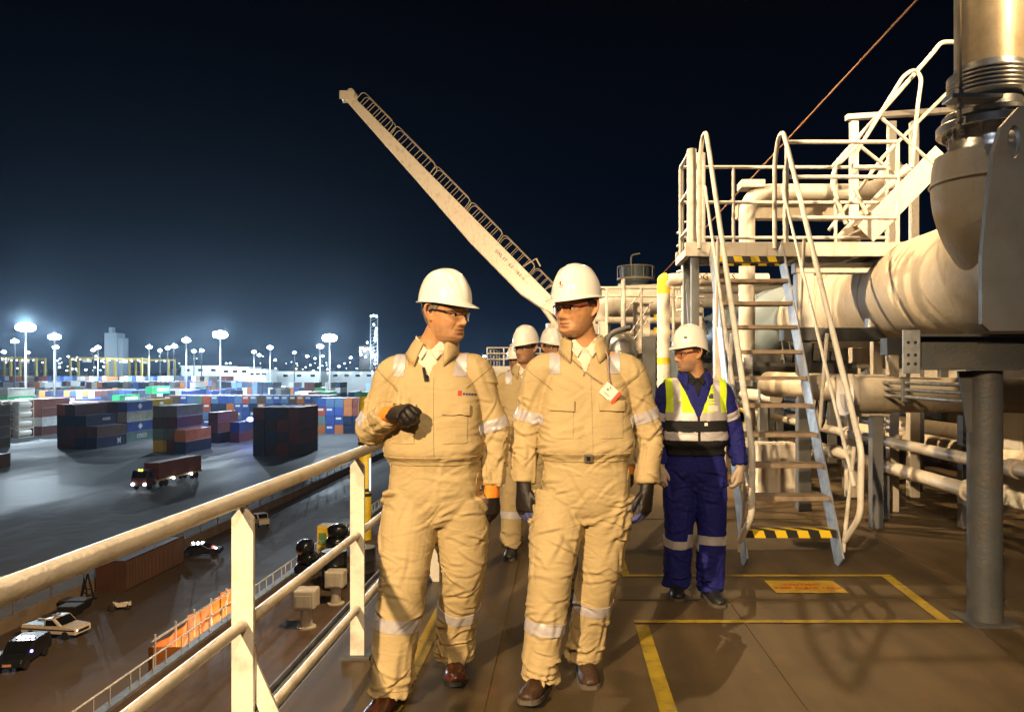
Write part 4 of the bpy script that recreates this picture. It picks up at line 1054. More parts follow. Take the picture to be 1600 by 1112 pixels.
masts = [(40, 508, 1.45, 'large bright mast lamp at the far left'), (85, 524, 1.2, 'bright mast lamp right of the largest left one'), (87, 541, .8, 'small lamp below the second left mast lamp'),
         (23, 532, .8, 'small mast lamp left of the largest left one'), (344, 520, 1.45, 'bright lamp on the tall pale mast left of centre'), (515, 525, 1.6, 'brightest lamp on the mast left of the gesturing man'),
         (500, 540, 1.0, 'lamp just left of the brightest one'), (291, 530, .95, 'lamp left of the tall pale mast'), (272, 540, .85, 'lower lamp beside the one left of the tall mast'), (262, 543, .7, 'left neighbour of the lower twin lamps'),
         (233, 541, .8, 'single lamp over the yellow gantry crane'), (250, 547, .65, 'little lamp right of the one over the gantry'), (153, 542, .8, 'right lamp of the pair by the concrete tower'), (146, 546, .7, 'left lamp of the pair by the concrete tower'),
         (303, 548, .7, 'left lamp of the pair before the tall mast'), (315, 547, .7, 'right lamp of the pair before the tall mast'), (397, 549, .8, 'left lamp of the twin lamps past the tall mast'), (405, 554, .8, 'right lamp of the twin lamps past the tall mast'),
         (422, 542, .85, 'lamp midway between the two tall masts'), (460, 550, .7, 'small lamp right of the midway lamp'), (480, 556, .75, 'small lamp low beside the brightest mast'), (504, 556, .6, 'small lamp behind the brightest mast'),
         (548, 558, .7, 'small lamp right of the brightest mast'), (583, 555, .85, 'lamp beside the lit boom by the man'), (430, 562, .6, 'faint lamp low between the two tall masts'), (6, 549, .8, 'lamp at the left edge of the view'), (44, 550, .6, 'faint lamp under the large left lamp'), (757, 556, .7, 'lamp glimpsed between the two men')]
mp3 = []
for a_ in masts: mp3.append(mast(*a_))
e_scale = 1.0
for i in (0, 1, 4, 5, 6, 7, 10, 12, 18, 16):
    x, Y, zt = mp3[i]
    lamp('SPOT', (x + 5, Y - 9, zt - 1), 430000, COOL, 1.0, (x + 5, Y - 10, YD), 150, .6)
for (x, Y, zt), a_ in zip(mp3, masts):
    lamp('POINT', (x, Y, zt + 1.3), 85000 * a_[2] ** 2, COOL, .8)
for (x, y, z_, p_) in ((-60, 205, 16, 90000), (-110, 232, 18, 70000), (-190, 205, 17, 60000), (-75, 130, 22, 9000)):  # extra spots added to brighten the yard, carried by no mast
    lamp('SPOT', (x, y, z_), p_, COOL, .8, (x, y - .1, YD), 150, .6)
# small far lamps on the skyline
far_l = []
b0 = MB().ball((0, 0, 0), 1.0, 1.0, .75, 8, 6).mesh('far_lamp'); b0.materials.append(M['lampsmall'])
b1 = MB().ball((0, 0, 0), 1.0, 1.0, .75, 8, 6).mesh('far_lamp'); b1.materials.append(M['lampwarm'])
for k in range(80):
    px = rnd.choice([rnd.uniform(0, 600), rnd.uniform(430, 600), rnd.uniform(80, 160)]); py = rnd.choice([rnd.uniform(556, 580), rnd.uniform(566, 580)]); Y = rnd.uniform(700, 1100)
    o = bpy.data.objects.new('far_lamp', b0 if rnd.random() < .86 else b1); COL.objects.link(o); o.location = P(px, py, Y)
    s = rnd.uniform(.45, 1.25); o.scale = (s, s, s)
    tag(o, 'tiny white lamp glittering low on the harbour skyline', 'lamp', 'tiny lamps along the skyline')

# ---- yellow gantry cranes, sheds, towers
def gantry(px0, px1, pytop, Y, label, w_=1.0):
    x0, x1 = P(px0, 0, Y).x, P(px1, 0, Y).x; zt = P(0, pytop, Y).z
    e = empty('gantry_crane', ((x0 + x1) / 2, Y, YD), label, 'gantry crane', 'yellow yard gantry cranes')
    for dy in (0, 9):
        MB().box(x0, x1, Y + dy, Y + dy + 1.2, zt - 1.3, zt).build('girder', M['gantry'], e)
        for x in (x0, x1 - 1.2):
            MB().box(x, x + 1.2, Y + dy, Y + dy + 1.2, YD + 1.4, zt - 1.301).build('gantry_leg', M['gantry'], e)
    for x in (x0, x1 - 1.2):
        MB().box(x - .2, x + 1.4, Y - 1, Y + 11.2, YD + .5, YD + 1.399).build('sill_beam', M['gantry'], e)
        for dy in (-.5, 10): MB().lathe([(.5, -.3), (.5, .3)], (x + .6, Y + dy, YD + .5), 'X', 12).build('wheel', M['tyre'], e, 40)
    xm = x0 + (x1 - x0) * .3
    MB().box(xm, xm + 3, Y + 2, Y + 8, zt - 3.4, zt - 1.35).build('trolley_cab', M['cream'], e)
    for k in range(5): MB().ball((x0 + (x1 - x0) * (k + .5) / 5, Y - .4, zt - 1.6), .35, n=8, m=6).build('girder_lamp', M['lampsmall'], e)
gantry(108, 168, 558, 545, 'yellow gantry crane left of the concrete tower')
gantry(166, 222, 559, 530, 'yellow gantry crane in front of the concrete tower')
gantry(200, 264, 561, 580, 'yellow gantry crane with the longest beam right of the tower')
gantry(-10, 18, 557, 545, 'yellow gantry crane cut by the left edge')
gantry(14, 57, 559, 530, 'yellow gantry crane under the large left lamp')
M['shed'] = mat('shed_cladding', (.62, .66, .66), .6, 0, .08, .05)
def shed(px0, px1, pyt, Y, dep, label, cols=True):
    x0, x1 = P(px0, 0, Y).x, P(px1, 0, Y).x; zt = P(0, pyt, Y).z
    e = empty('warehouse', ((x0 + x1) / 2, Y, YD), label, 'warehouse', 'pale port sheds beyond the yard')
    MB().box(x0, x1, Y, Y + dep, YD, zt - .8).build('wall', M['shed'], e)
    MB().box(x0 - .6, x1 + .6, Y - .6, Y + dep, zt - .79, zt).build('roof', M['shed'], e)
    n = max(3, int((x1 - x0) / 9)); b = MB()
    for k in range(n):
        x = x0 + (x1 - x0) * (k + .3) / n
        MB().box(x, x + 3.6, Y - .06, Y - .004, zt - 4.4, zt - 2.6).build('window', M['glassdark'], e)
        lmp = MB().ball((x + 5, Y - 1, zt - 1.6), .3, n=8, m=6).build('wall_lamp', M['lampsmall'], e)
shed(283, 344, 571, 600, 30, 'long bright white shed left of the tall pale mast')
shed(345, 388, 573, 590, 25, 'white shed right of the tall pale mast')
shed(388, 414, 577, 580, 25, 'pale grey shed with square panels past the tall mast')
shed(415, 500, 580, 620, 40, 'low long shed between the two tall masts')
shed(498, 620, 580, 640, 60, 'long low lit shed left of the gesturing man')
lamp('POINT', (P(330, 0, 560).x, 560, 12), 60000, COOL, 1)
lamp('POINT', (P(540, 0, 590).x, 590, 14), 30000, COOL, 1)
ct = empty('concrete_tower', P(172, 560, 620), 'pale concrete silo tower rising above the gantry cranes', 'tower')
q0, q1 = P(163, 0, 620).x, P(182, 0, 620).x
MB().box(q0, q1, 620, 632, YD, P(0, 520, 620).z).build('tower_shaft', M['bluegrey'], ct)
MB().box(q0 + 3, q0 + 6, 621, 625, P(0, 520, 620).z, P(0, 511, 620).z).build('tower_cap', M['bluegrey'], ct)
MB().box(q1, q1 + 4, 622, 630, YD, P(0, 522, 620).z - 3).build('tower_annex', M['bluegrey'], ct)
lamp('POINT', (q1 + 14, 600, 8), 25000, COOL, 1)
bt = empty('lit_boom', P(583, 560, 700), 'tall dark crane boom dotted with lamps behind the man', 'crane')
b = MB()
for px in (579, 590):
    b.bar(P(px, 578, 700), P(px, 493, 700), .8, .8)
for k in range(16):
    a_ = 578 - k * 5.5; b.bar(P(579, a_, 700), P(590, a_ - 5, 700), .35, .35)
b.build('boom_lattice', M['bluegrey'], bt)
for px, py in [(580, 494), (584, 493), (588, 494), (584, 507), (588, 513), (587, 518), (587, 523), (586, 528), (586, 532), (574, 535), (563, 544), (567, 544), (573, 545), (578, 545), (563, 549), (570, 548), (564, 554), (571, 557), (587, 562), (586, 568)]:
    c = P(px, py, 699); MB().ball(tuple(c), .9, n=8, m=6).build('boom_lamp', M['lampsmall'], bt)
MB().box(P(562, 0, 704).x, P(585, 0, 704).x, 703, 709, P(0, 578, 704).z, P(0, 540, 704).z).build('machinery_house', M['dgrey'], bt)
# low dark skyline
b = MB()
for k in range(90):
    x = -1250 + k * 15; h = rnd.uniform(2, 11)
    b.box(x, x + rnd.uniform(6, 14), 1150, 1165, YD, h - 2)
b.build('skyline_sheds', M['bluegrey'], label='low dark sheds and cranes along the far harbour skyline', cat='sheds', kind='stuff')

# ---- quay container
qc = container(-38.25, 62.8, 0, 'rust red', 'rusty orange container standing alone on the quay by the wall', jit=False)
qc['group'] = 'containers on the quay'; qc.scale = (1, .8, 1); qc.color = (.07, .036, .02, 1)
# ---- vehicles
def wheel(b, x, y, z, r, w_): b.lathe([(r * .55, -w_ / 2), (r * .9, -w_ / 2), (r, -w_ * .3), (r, w_ * .3), (r * .9, w_ / 2), (r * .55, w_ / 2)], (x, y, z), 'Y', 20)
def vehicle(name, label, cat, loc, rot, body, prof, wd, glass, wheels, wr_=.36, extras=None):
    """profile runs along X (nose toward +X), width along Y"""
    e = empty(name, (0, 0, 0), label, cat)
    me_b = MB().prism(prof, 'Y', -wd / 2, wd / 2)
    o = me_b.build('body', M[body], e, bevel=.06)
    for poly, face in glass:
        if face == 'side':
            for s_ in (-1, 1): MB().prism(poly, 'Y', s_ * (wd / 2 + .004) - .004, s_ * (wd / 2 + .004) + .004).build('side_window', M['glassdark'], e)
        else:
            (xa, za), (xb, zb) = poly; MB().bar((xa, 0, za), (xb, 0, zb), wd * .84, .03, (0, 0, 1)).build('windscreen', M['glassdark'], e)
    for x in wheels:
        for s_ in (-1, 1):
            b = MB(); wheel(b, x, s_ * (wd / 2 - .10), wr_, wr_, .22); w1 = b.build('wheel', M['tyre'], e, 40)
            b = MB().lathe([(0, s_ * .09), (wr_ * .5, s_ * .10), (wr_ * .56, s_ * .06)], (x, s_ * (wd / 2 - .10), wr_), 'Y', 16); b.build('rim', M['galv'], w1, 40)
    if extras: extras(e)
    e.location = loc; e.rotation_euler = (0, 0, rot); e.scale = (.85, .85, .85)
    return e
def lights(pts, m='headlight', name='headlight', r=.09):
    def f(e):
        for p_ in pts: MB().ball(p_, r, r, r * .8, 10, 6).build(name, M[m], e, 60)
    return f
pick = [(-2.4, .45), (-2.4, 1.0), (-.45, 1.0), (-.35, 1.0), (-.30, 1.62), (.55, 1.66), (1.15, 1.10), (2.3, .98), (2.42, .85), (2.42, .42)]
def pk_ex(e):
    MB().box(-2.3, -.5, -.72, .72, 1.005, 1.02).build('cargo_bed', M['carblue'], e)
    MB().box(-2.3, -.5, -.78, -.72, 1.005, 1.10).build('bed_side', M['carwhite'], e); MB().box(-2.3, -.5, .72, .78, 1.005, 1.10).build('bed_side', M['carwhite'], e)
    for s_ in (-1, 1): MB().box(-2.38, 2.36, s_ * .86 - .006, s_ * .86 + .006, .72, .82).build('side_stripe', M['black'], e)
    MB().box(2.42, 2.46, -.55, .55, .6, .78).build('grille', M['black'], e)
    MB().box(-.1, .2, -.3, .3, 1.67, 1.78).build('roof_beacon', M['galv'], e)
    lights([(2.42, -.65, .78)], 'lampwarm', 'headlight', .06)(e)
vehicle('pickup_truck', 'white pickup with a dark side stripe and blue load bed parked by the wall', 'pickup', (-34.6, 52.4, YD), R(-8), 'carwhite', pick, 1.7,
        [([(-.2, 1.08), (-.16, 1.54), (.42, 1.56), (.86, 1.10)], 'side'), (((1.18, 1.12), (.60, 1.63)), 'front')], (-1.5, 1.5), .36, pk_ex)
suv = [(-2.2, .42), (-2.3, .95), (-2.1, 1.5), (-1.9, 1.68), (.2, 1.70), (.95, 1.12), (2.1, .98), (2.2, .8), (2.2, .42)]
def suv_ex(e):
    for y in (-.45, -.15, .15, .45): MB().ball((-.4, y, 1.78), .13, .13, .08, 10, 6).build('roof_lamp', M['headlight'], e, 60)
    MB().box(-.55, -.25, -.6, .6, 1.70, 1.74).build('roof_bar', M['black'], e)
    MB().box(2.21, 2.24, -.28, .28, .55, .72).build('number_plate', mat('pale_plate', (.6, .3, .25), .5), e)
    MB().box(2.1, 2.2, .78, .9, .7, .8).build('lamp_housing', M['galv'], e)
    MB().box(1.0, 1.4, .95, .97, .9, 1.1).build('mirror', M['black'], e)
    MB().ball((.9, .98, 1.15), .10, n=8, m=6).build('mirror_lamp', M['bluelamp'], e, 60)
    MB().box(-.1, .9, -1.75, -.93, .35, .95).build('open_door', M['carwhite'], e)
vehicle('patrol_car', 'dark patrol car with lit roof lamps and an open pale door', 'car', P(36, 1034, 47.5).xy.to_3d() + Vector((0, 0, YD)), R(-80), 'cardark', suv, 1.85,
        [([(-1.8, 1.08), (-1.7, 1.56), (.1, 1.58), (.62, 1.12)], 'side'), (((1.0, 1.14), (.25, 1.68)), 'front')], (-1.4, 1.4), .36, suv_ex)
sed = [(-2.2, .35), (-2.25, .8), (-1.6, .92), (-1.1, 1.38), (.2, 1.42), (.95, .95), (2.1, .82), (2.2, .65), (2.2, .35)]
def sed_ex(e):
    for x in (-.9, -.4, .1): MB().ball((x, 0, 1.50), .14, .14, .09, 10, 6).build('roof_lamp', M['headlight'], e, 60)
    MB().ball((1.7, -.7, .95), .12, .12, .08, 10, 6).build('front_lamp', M['headlight'], e, 60)
    MB().ball((1.4, -.7, 1.1), .16, .16, .16, 10, 6).build('red_lamp', M['redlamp'], e, 60)
vehicle('saloon_car', 'dark saloon car with three roof lamps beyond the rusty container', 'car', P(315, 866, 75.5).xy.to_3d() + Vector((0, 0, YD)), R(12), 'cardark', sed, 1.75,
        [([(-1.5, .96), (-1.05, 1.32), (.15, 1.34), (.7, .97)], 'side'), (((.98, .98), (.28, 1.40)), 'front')], (-1.35, 1.35), .33, sed_ex)
cart = [(-1.3, .35), (-1.35, 1.2), (-.9, 1.75), (.5, 1.78), (.9, 1.2), (1.3, 1.05), (1.35, .4)]
vehicle('utility_cart', 'small pale utility cart beyond the first handrail post', 'cart', P(408, 818, 90).xy.to_3d() + Vector((0, 0, YD)), R(-50), 'carwhite', cart, 1.4,
        [([(-.85, 1.1), (-.7, 1.6), (.4, 1.62), (.65, 1.1)], 'side'), (((.95, 1.22), (.55, 1.74)), 'front')], (-.85, .85), .34, None)
# motorcycle
mc = empty('motorcycle', (0, 0, 0), 'white motorcycle parked on the open quay right of the pickup', 'motorcycle')
for x in (-.72, .72):
    b = MB(); wheel(b, x, 0, .32, .32, .12); w1 = b.build('wheel', M['tyre'], mc, 40)
    MB().lathe([(.05, -.06), (.18, -.05), (.18, .05), (.05, .06)], (x, 0, .32), 'Y', 12).build('rim', M['galv'], w1, 40)
MB().prism([(-.5, .35), (-.85, .85), (-.3, .9), (.15, .82), (.5, 1.0), (.62, .85), (.3, .4)], 'Y', -.14, .14).build('body', M['carwhite'], mc, bevel=.03)
MB().prism([(-.85, .88), (-.8, .98), (-.2, .95), (-.1, .9), (-.3, .905)], 'Y', -.15, .15).build('seat', M['black'], mc, bevel=.02)
MB().tube([(.72, 0, .32), (.5, 0, 1.02)], .04, 8).tube([(.48, -.38, 1.08), (.5, 0, 1.02), (.48, .38, 1.08)], .02, 8).build('fork_and_handlebar', M['galv'], mc, 60)
MB().box(-1.0, -.7, -.3, .3, .5, .85).build('pannier', M['carwhite'], mc, bevel=.03)
MB().ball((.62, 0, .95), .1, n=10, m=6).build('headlamp', M['carwhite'], mc, 60)
MB().box(.5, .56, -.2, .2, 1.05, 1.35).build('windshield', M['glassdark'], mc, bevel=.01)
mc.location = P(188, 955, 58).xy.to_3d() + Vector((0, 0, YD)); mc.rotation_euler = (0, 0, R(-150)); mc.scale = (.72, .72, .72)
# lorry
lo = empty('container_lorry', (0, 0, 0), 'lorry with lit headlamps hauling a maroon container across the yard', 'lorry')
cb = MB().prism([(0, .6), (0, 1.9), (.35, 3.0), (2.2, 3.1), (2.2, .6)], 'Y', -1.25, 1.25).build('cab', mat('lorry_red_paint', (.10, .03, .025), .4), lo, bevel=.08)
MB().bar((.0 - .02, 0, 1.95), (.33, 0, 2.95), 2.2, .04, (-1, 0, 0)).build('windscreen', M['glassdark'], lo)
for s_ in (-1, 1): MB().box(.5, 1.5, s_ * 1.255 - .01, s_ * 1.255 + .01, 1.9, 2.7).build('side_window', M['glassdark'], lo)
MB().box(2.2, 16, -1.1, 1.1, .95, 1.25).build('chassis', M['yellow'], lo)
for x in (1.0, 4.2, 5.4, 13, 14.2):
    for s_ in (-1, 1):
        b = MB(); wheel(b, x, s_ * 1.0, .52, .52, .34); b.build('wheel', M['tyre'], lo, 40)
for s_ in (-1, 1): MB().ball((-.08, s_ * .95, .95), .22, n=10, m=6).build('headlight', M['headlight'], lo, 60)
for x in (7.0, 12.2): MB().ball((x, -1.3, 1.0), .20, n=10, m=6).build('side_lamp', M['headlight'], lo, 60)
for y in (-.3, .1): MB().ball((.25, y, 3.05), .16, n=10, m=6).build('roof_lamp', M['amberlamp'], lo, 60)
me = CM[('40', 0)].copy(); me.transform(Matrix.Translation((0, -12.19, 0)) @ Matrix.Identity(4)); me.transform(Matrix.Rotation(R(90), 4, 'Z')); me.transform(Matrix.Translation((3.2, -1.22, 1.26)))
o = bpy.data.objects.new('loaded_container', me); COL.objects.link(o); o.parent = lo; o.color = (.16, .05, .035, 1)
lo.location = P(217, 765, 117).xy.to_3d() + Vector((0, 0, YD)); lo.rotation_euler = (0, 0, R(86))
# dark clutter and cone by the wall
for px, py, Y, lab, s in ((112, 950, 58, 'dark low skip box by the quay wall behind the pickup', 1.6), (104, 958, 56.5, 'smaller dark box beside the skip by the quay wall', 1.1)):
    c = P(px, py, Y); e = empty('skip_box', (c.x, Y, YD), lab, 'box')
    MB().prism([(c.x - s * .5, YD), (c.x - s * .65, YD + .7), (c.x + s * .65, YD + .7), (c.x + s * .5, YD)], 'Y', Y, Y + 1).build('box_shell', M['black'], e)
    MB().box(c.x - s * .6, c.x + s * .6, Y - .02, Y + 1.02, YD + .7, YD + .76).build('box_rim', M['dgrey'], e)
c = P(137, 930, 61); e = empty('ladder_frame', (c.x, 61, YD), 'dark triangular frame leaning near the quay container', 'frame')
MB().bar((c.x - .5, 61, YD), (c.x, 61, YD + 2.0), .1, .1).bar((c.x + .5, 61, YD), (c.x, 61, YD + 2.0), .1, .1).bar((c.x - .3, 61, YD + .8), (c.x + .3, 61, YD + .8), .08, .08).build('frame_legs', M['black'], e)
MB().box(c.x - .7, c.x + .7, 60.9, 61.1, YD, YD + .08).build('frame_foot', M['black'], e)
bl = MB().ball(tuple(P(391, 655, 195)), .9, .6, .6, 10, 8).build('blue_beacon', M['bluelamp'], smooth=60, label='small blue beacon lamp glowing low beside the dark block', cat='lamp')
lamp('POINT', P(391, 656, 192), 2500, (.1, .1, 1.0), .5)
# ---- orange gangway enclosure beside the ship
ge = empty('gangway_enclosure', (-8.6, 18.6, YD), 'orange tarpaulin screen on scaffold poles beside the ship, lit from inside', 'screen')
GX = -9.0; ztop = -4.35
def sheet(y0, y1, z0, z1, xoff=0):
    b = MB(); n, m_ = 16, 10; vs = []; fs = []
    for i in range(n + 1):
        for j in range(m_ + 1):
            y = y0 + (y1 - y0) * i / n; z = z0 + (z1 - z0) * j / m_
            dx = .05 * noise.noise(Vector((y * 1.7, z * 1.3, xoff))) + .02 * math.sin(y * 9 + z)
            vs.append((GX + xoff + dx, y, z - .05 * abs(math.sin(i / n * math.pi)) * (j == m_)))
    for i in range(n):
        for j in range(m_): a = i * (m_ + 1) + j; fs.append((a, a + m_ + 1, a + m_ + 2, a + 1))
    k = len(vs); vs += [(x + .02, y, z) for x, y, z in vs]; fs += [tuple(reversed([q + k for q in f])) for f in fs]
    b.add(vs, fs); return b
for k, (y0, y1, zt) in enumerate(((16.7, 18.4, -4.5), (18.45, 20.1, -4.38), (20.15, 21.0, -4.32))):
    sheet(y0, y1, -8.8, zt).build('tarpaulin', M['orange'], ge, 60)
b = MB().box(GX, GX + 1.2, 16.66, 16.69, -8.8, -4.5); b.build('end_tarpaulin', M['orange'], ge)
b = MB()
for k in range(6):
    y = 16.6 + k * .88; b.tube([(GX + .18, y, -9), (GX + .18, y, -4.2)], .025, 6)
for z in (-4.3, -4.9, -5.6): b.tube([(GX + .21, 16.4, z), (GX + .21, 21.1, z)], .022, 6)
for k in range(2): b.tube([(GX + .23, 16.7 + 1.8 * k, -5.8), (GX + .23, 18.4 + 1.8 * k, -4.3)], .018, 6)
b.build('scaffold_poles', M['rail'], ge, 60)
MB().box(GX, GX + 1.4, 16.6, 21.2, -9.1, -9.0).build('gangway_floor', M['galv'], ge)
lamp('POINT', (GX + .9, 17.8, -5.6), 110, (1, .6, .28), .1); lamp('POINT', (GX + .9, 20.2, -5.2), 110, (1, .65, .35), .1)
for x, y, s in ((-8.3, 13.8, .12), (-8.4, 12.2, .1)):
    pass
# ================================================================ PEOPLE
def cloth(name, col, var=.06, sheen=.0, bump=.5):
    m, t, b = new_mat(name)
    tc = t.nodes.new('ShaderNodeTexCoord'); s = tc.outputs['Object']
    n1 = t.nodes.new('ShaderNodeTexNoise'); n1.inputs['Scale'].default_value = 9; n1.inputs['Detail'].default_value = 5
    n2 = t.nodes.new('ShaderNodeTexNoise'); n2.inputs['Scale'].default_value = 600; n2.inputs['Detail'].default_value = 2
    mp = t.nodes.new('ShaderNodeMapping'); mp.inputs['Scale'].default_value = (1, 1, 2.4)
    n3 = t.nodes.new('ShaderNodeTexNoise'); n3.inputs['Scale'].default_value = 9; n3.inputs['Detail'].default_value = 3; n3.inputs['Distortion'].default_value = 1.2
    for n_ in (n1, n2): t.links.new(s, n_.inputs['Vector'])
    t.links.new(s, mp.inputs[0]); t.links.new(mp.outputs[0], n3.inputs['Vector'])
    mr = t.nodes.new('ShaderNodeMapRange'); mr.inputs[1].default_value = .3; mr.inputs[2].default_value = .7; mr.inputs[3].default_value = 1 - var; mr.inputs[4].default_value = 1 + var
    t.links.new(n1.outputs['Fac'], mr.inputs[0])
    mu = t.nodes.new('ShaderNodeVectorMath'); mu.operation = 'SCALE'; mu.inputs[0].default_value = col
    t.links.new(mr.outputs[0], mu.inputs['Scale']); t.links.new(mu.outputs[0], b.inputs['Base Color'])
    b.inputs['Roughness'].default_value = .78; b.inputs['Specular IOR Level'].default_value = .3
    b.inputs['Sheen Weight'].default_value = sheen
    b1 = t.nodes.new('ShaderNodeBump'); b1.inputs['Strength'].default_value = bump; b1.inputs['Distance'].default_value = .012
    t.links.new(n3.outputs['Fac'], b1.inputs['Height'])
    b2 = t.nodes.new('ShaderNodeBump'); b2.inputs['Strength'].default_value = .25; b2.inputs['Distance'].default_value = .001
    t.links.new(n2.outputs['Fac'], b2.inputs['Height']); t.links.new(b1.outputs[0], b2.inputs['Normal']); t.links.new(b2.outputs[0], b.inputs['Normal'])
    return m
M['khaki'] = cloth('khaki_cotton', (.46, .345, .175))
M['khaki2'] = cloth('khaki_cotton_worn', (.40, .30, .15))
M['navycloth'] = cloth('royal_blue_cotton', (.012, .014, .15), .1)
M['seam'] = cloth('seam_thread', (.27, .20, .10))
M['shirt'] = cloth('pale_shirt_cotton', (.72, .62, .50), .04, bump=.3)
M['blackcloth'] = cloth('black_cotton', (.012, .012, .014), .1)
M['hiviz'] = cloth('hi_viz_yellow', (.62, .80, .03), .05, bump=.3)
M['reflect'] = mat('reflective_tape', (.50, .46, .47), .42, .15, .06, 30, .15, 200)
M['helmet'] = mat('white_helmet_plastic', (.82, .80, .74), .22, 0, .02, 8, .02, 20)
M['glove'] = mat('black_rubber_glove', (.013, .009, .007), .5, 0, .2, 30, .3, 90)
M['gloveblue'] = mat('blue_rubber_palm', (.07, .08, .22), .5, 0, .2, 30, .3, 90)
M['glovebeige'] = mat('beige_work_glove', (.50, .38, .28), .75, 0, .1, 30, .4, 90)
M['gloveorange'] = mat('orange_glove_knit', (.85, .25, .02), .75, 0, .1, 60, .5, 200)
M['leather'] = mat('brown_leather', (.075, .02, .01), .25, 0, .2, 20, .2, 60)
M['bootleather'] = mat('worn_brown_boot_leather', (.045, .022, .012), .5, 0, .4, 14, .6, 60)
M['sole'] = mat('boot_sole', (.10, .08, .06), .8)
M['hairgrey'] = mat('grey_hair', (.22, .18, .14), .8, 0, .35, 60, .8, 260, stretch=(1, 1, .25))
M['hairdark'] = mat('dark_hair', (.03, .02, .015), .7, 0, .35, 60, .8, 260, stretch=(1, 1, .25))
M['eyewhite'] = mat('eye_white', (.6, .52, .45), .2)
M['iris'] = mat('dark_iris', (.03, .02, .015), .1)
M['frame_dark'] = mat('dark_glasses_frame', (.03, .015, .015), .3)
M['frame_red'] = mat('red_glasses_frame', (.18, .03, .025), .3)
M['badge'] = mat('white_card', (.75, .72, .62), .4)
M['redcloth'] = mat('red_card_top', (.75, .08, .03), .4)
M['lanyard'] = cloth('lanyard_ribbon', (.35, .25, .2), .3)
def lens_mat(name, tint, fac):
    m, t, b = new_mat(name); t.nodes.remove(b)
    tr = t.nodes.new('ShaderNodeBsdfTransparent'); tr.inputs[0].default_value = tint + (1,)
    gl = t.nodes.new('ShaderNodeBsdfGlossy'); gl.inputs['Roughness'].default_value = .04
    lw = t.nodes.new('ShaderNodeLayerWeight'); lw.inputs[0].default_value = fac
    mx = t.nodes.new('ShaderNodeMixShader'); t.links.new(lw.outputs['Facing'], mx.inputs[0])
    t.links.new(tr.outputs[0], mx.inputs[1]); t.links.new(gl.outputs[0], mx.inputs[2])
    t.links.new(mx.outputs[0], t.nodes['Material Output'].inputs[0]); return m
M['lens'] = lens_mat('clear_safety_lens', (.92, .90, .88), .32)
M['lens_dim'] = lens_mat('smoked_safety_lens', (.80, .76, .72), .28)
def skin_mat():
    m, t, b = new_mat('skin')
    vc = t.nodes.new('ShaderNodeVertexColor'); vc.layer_name = 'tint'
    tc = t.nodes.new('ShaderNodeTexCoord'); n1 = t.nodes.new('ShaderNodeTexNoise'); n1.inputs['Scale'].default_value = 45; n1.inputs['Detail'].default_value = 5
    n2 = t.nodes.new('ShaderNodeTexNoise'); n2.inputs['Scale'].default_value = 380
    t.links.new(tc.outputs['Object'], n1.inputs['Vector']); t.links.new(tc.outputs['Object'], n2.inputs['Vector'])
    mr = t.nodes.new('ShaderNodeMapRange'); mr.inputs[1].default_value = .3; mr.inputs[2].default_value = .7; mr.inputs[3].default_value = .88; mr.inputs[4].default_value = 1.12
    t.links.new(n1.outputs['Fac'], mr.inputs[0])
    mu = t.nodes.new('ShaderNodeVectorMath'); mu.operation = 'SCALE'; t.links.new(vc.outputs[0], mu.inputs[0]); t.links.new(mr.outputs[0], mu.inputs['Scale'])
    t.links.new(mu.outputs[0], b.inputs['Base Color']); mr3 = t.nodes.new('ShaderNodeMapRange'); mr3.inputs[1].default_value = .3; mr3.inputs[2].default_value = .7; mr3.inputs[3].default_value = .38; mr3.inputs[4].default_value = .66; t.links.new(n1.outputs['Fac'], mr3.inputs[0]); t.links.new(mr3.outputs[0], b.inputs['Roughness'])
    b.inputs['Subsurface Weight'].default_value = .12; b.inputs['Subsurface Radius'].default_value = (.012, .004, .002); b.inputs['Subsurface Scale'].default_value = .5
    bp = t.nodes.new('ShaderNodeBump'); bp.inputs['Strength'].default_value = .15; bp.inputs['Distance'].default_value = .002
    t.links.new(n2.outputs['Fac'], bp.inputs['Height']); t.links.new(bp.outputs[0], b.inputs['Normal'])
    return m
M['skin'] = skin_mat()

def loft(mb, pts, rad, n=24, sub=5, ref=(0, 1, 0)):
    """a limb: centre points with (across, along-ref) radii, rounded between"""
    data = [tuple(p) + (tuple(r) if isinstance(r, (tuple, list)) else (r, r)) for p, r in zip(pts, rad)]
    s = catmull(data, sub); C = [Vector(q[:3]) for q in s]; vs = []; fs = []
    ref = Vector(ref)
    for i, c in enumerate(C):
        d = (C[min(i + 1, len(C) - 1)] - C[max(i - 1, 0)]).normalized()
        v = (ref - d * ref.dot(d)).normalized(); u = v.cross(d)
        ra, rb = s[i][3], s[i][4]
        for k in range(n):
            a = 2 * math.pi * k / n; vs.append(c + u * math.cos(a) * ra + v * math.sin(a) * rb)
    for i in range(len(C) - 1):
        for k in range(n):
            a = i * n + k; b = i * n + (k + 1) % n; fs.append((a, b, b + n, a + n))
    fs.append(tuple(reversed(range(n)))); fs.append(tuple(range((len(C) - 1) * n, len(C) * n)))
    mb.add(vs, fs)
def torso(mb, sec, n=40, sub=4, pw=2.4):
    """sec: (z, cx, cy, half width, half depth)"""
    s = catmull(sec, sub); vs = []; fs = []
    for z, cx, cy, hw, hd in s:
        for k in range(n):
            a = 2 * math.pi * k / n; ca, sa = math.cos(a), math.sin(a)
            vs.append((cx + hw * math.copysign(abs(ca) ** (2 / pw), ca), cy + hd * math.copysign(abs(sa) ** (2 / pw), sa), z))
    for i in range(len(s) - 1):
        for k in range(n):
            a = i * n + k; b = i * n + (k + 1) % n; fs.append((a, b, b + n, a + n))
    fs.append(tuple(reversed(range(n)))); fs.append(tuple(range((len(s) - 1) * n, len(s) * n)))
    mb.add(vs, fs)
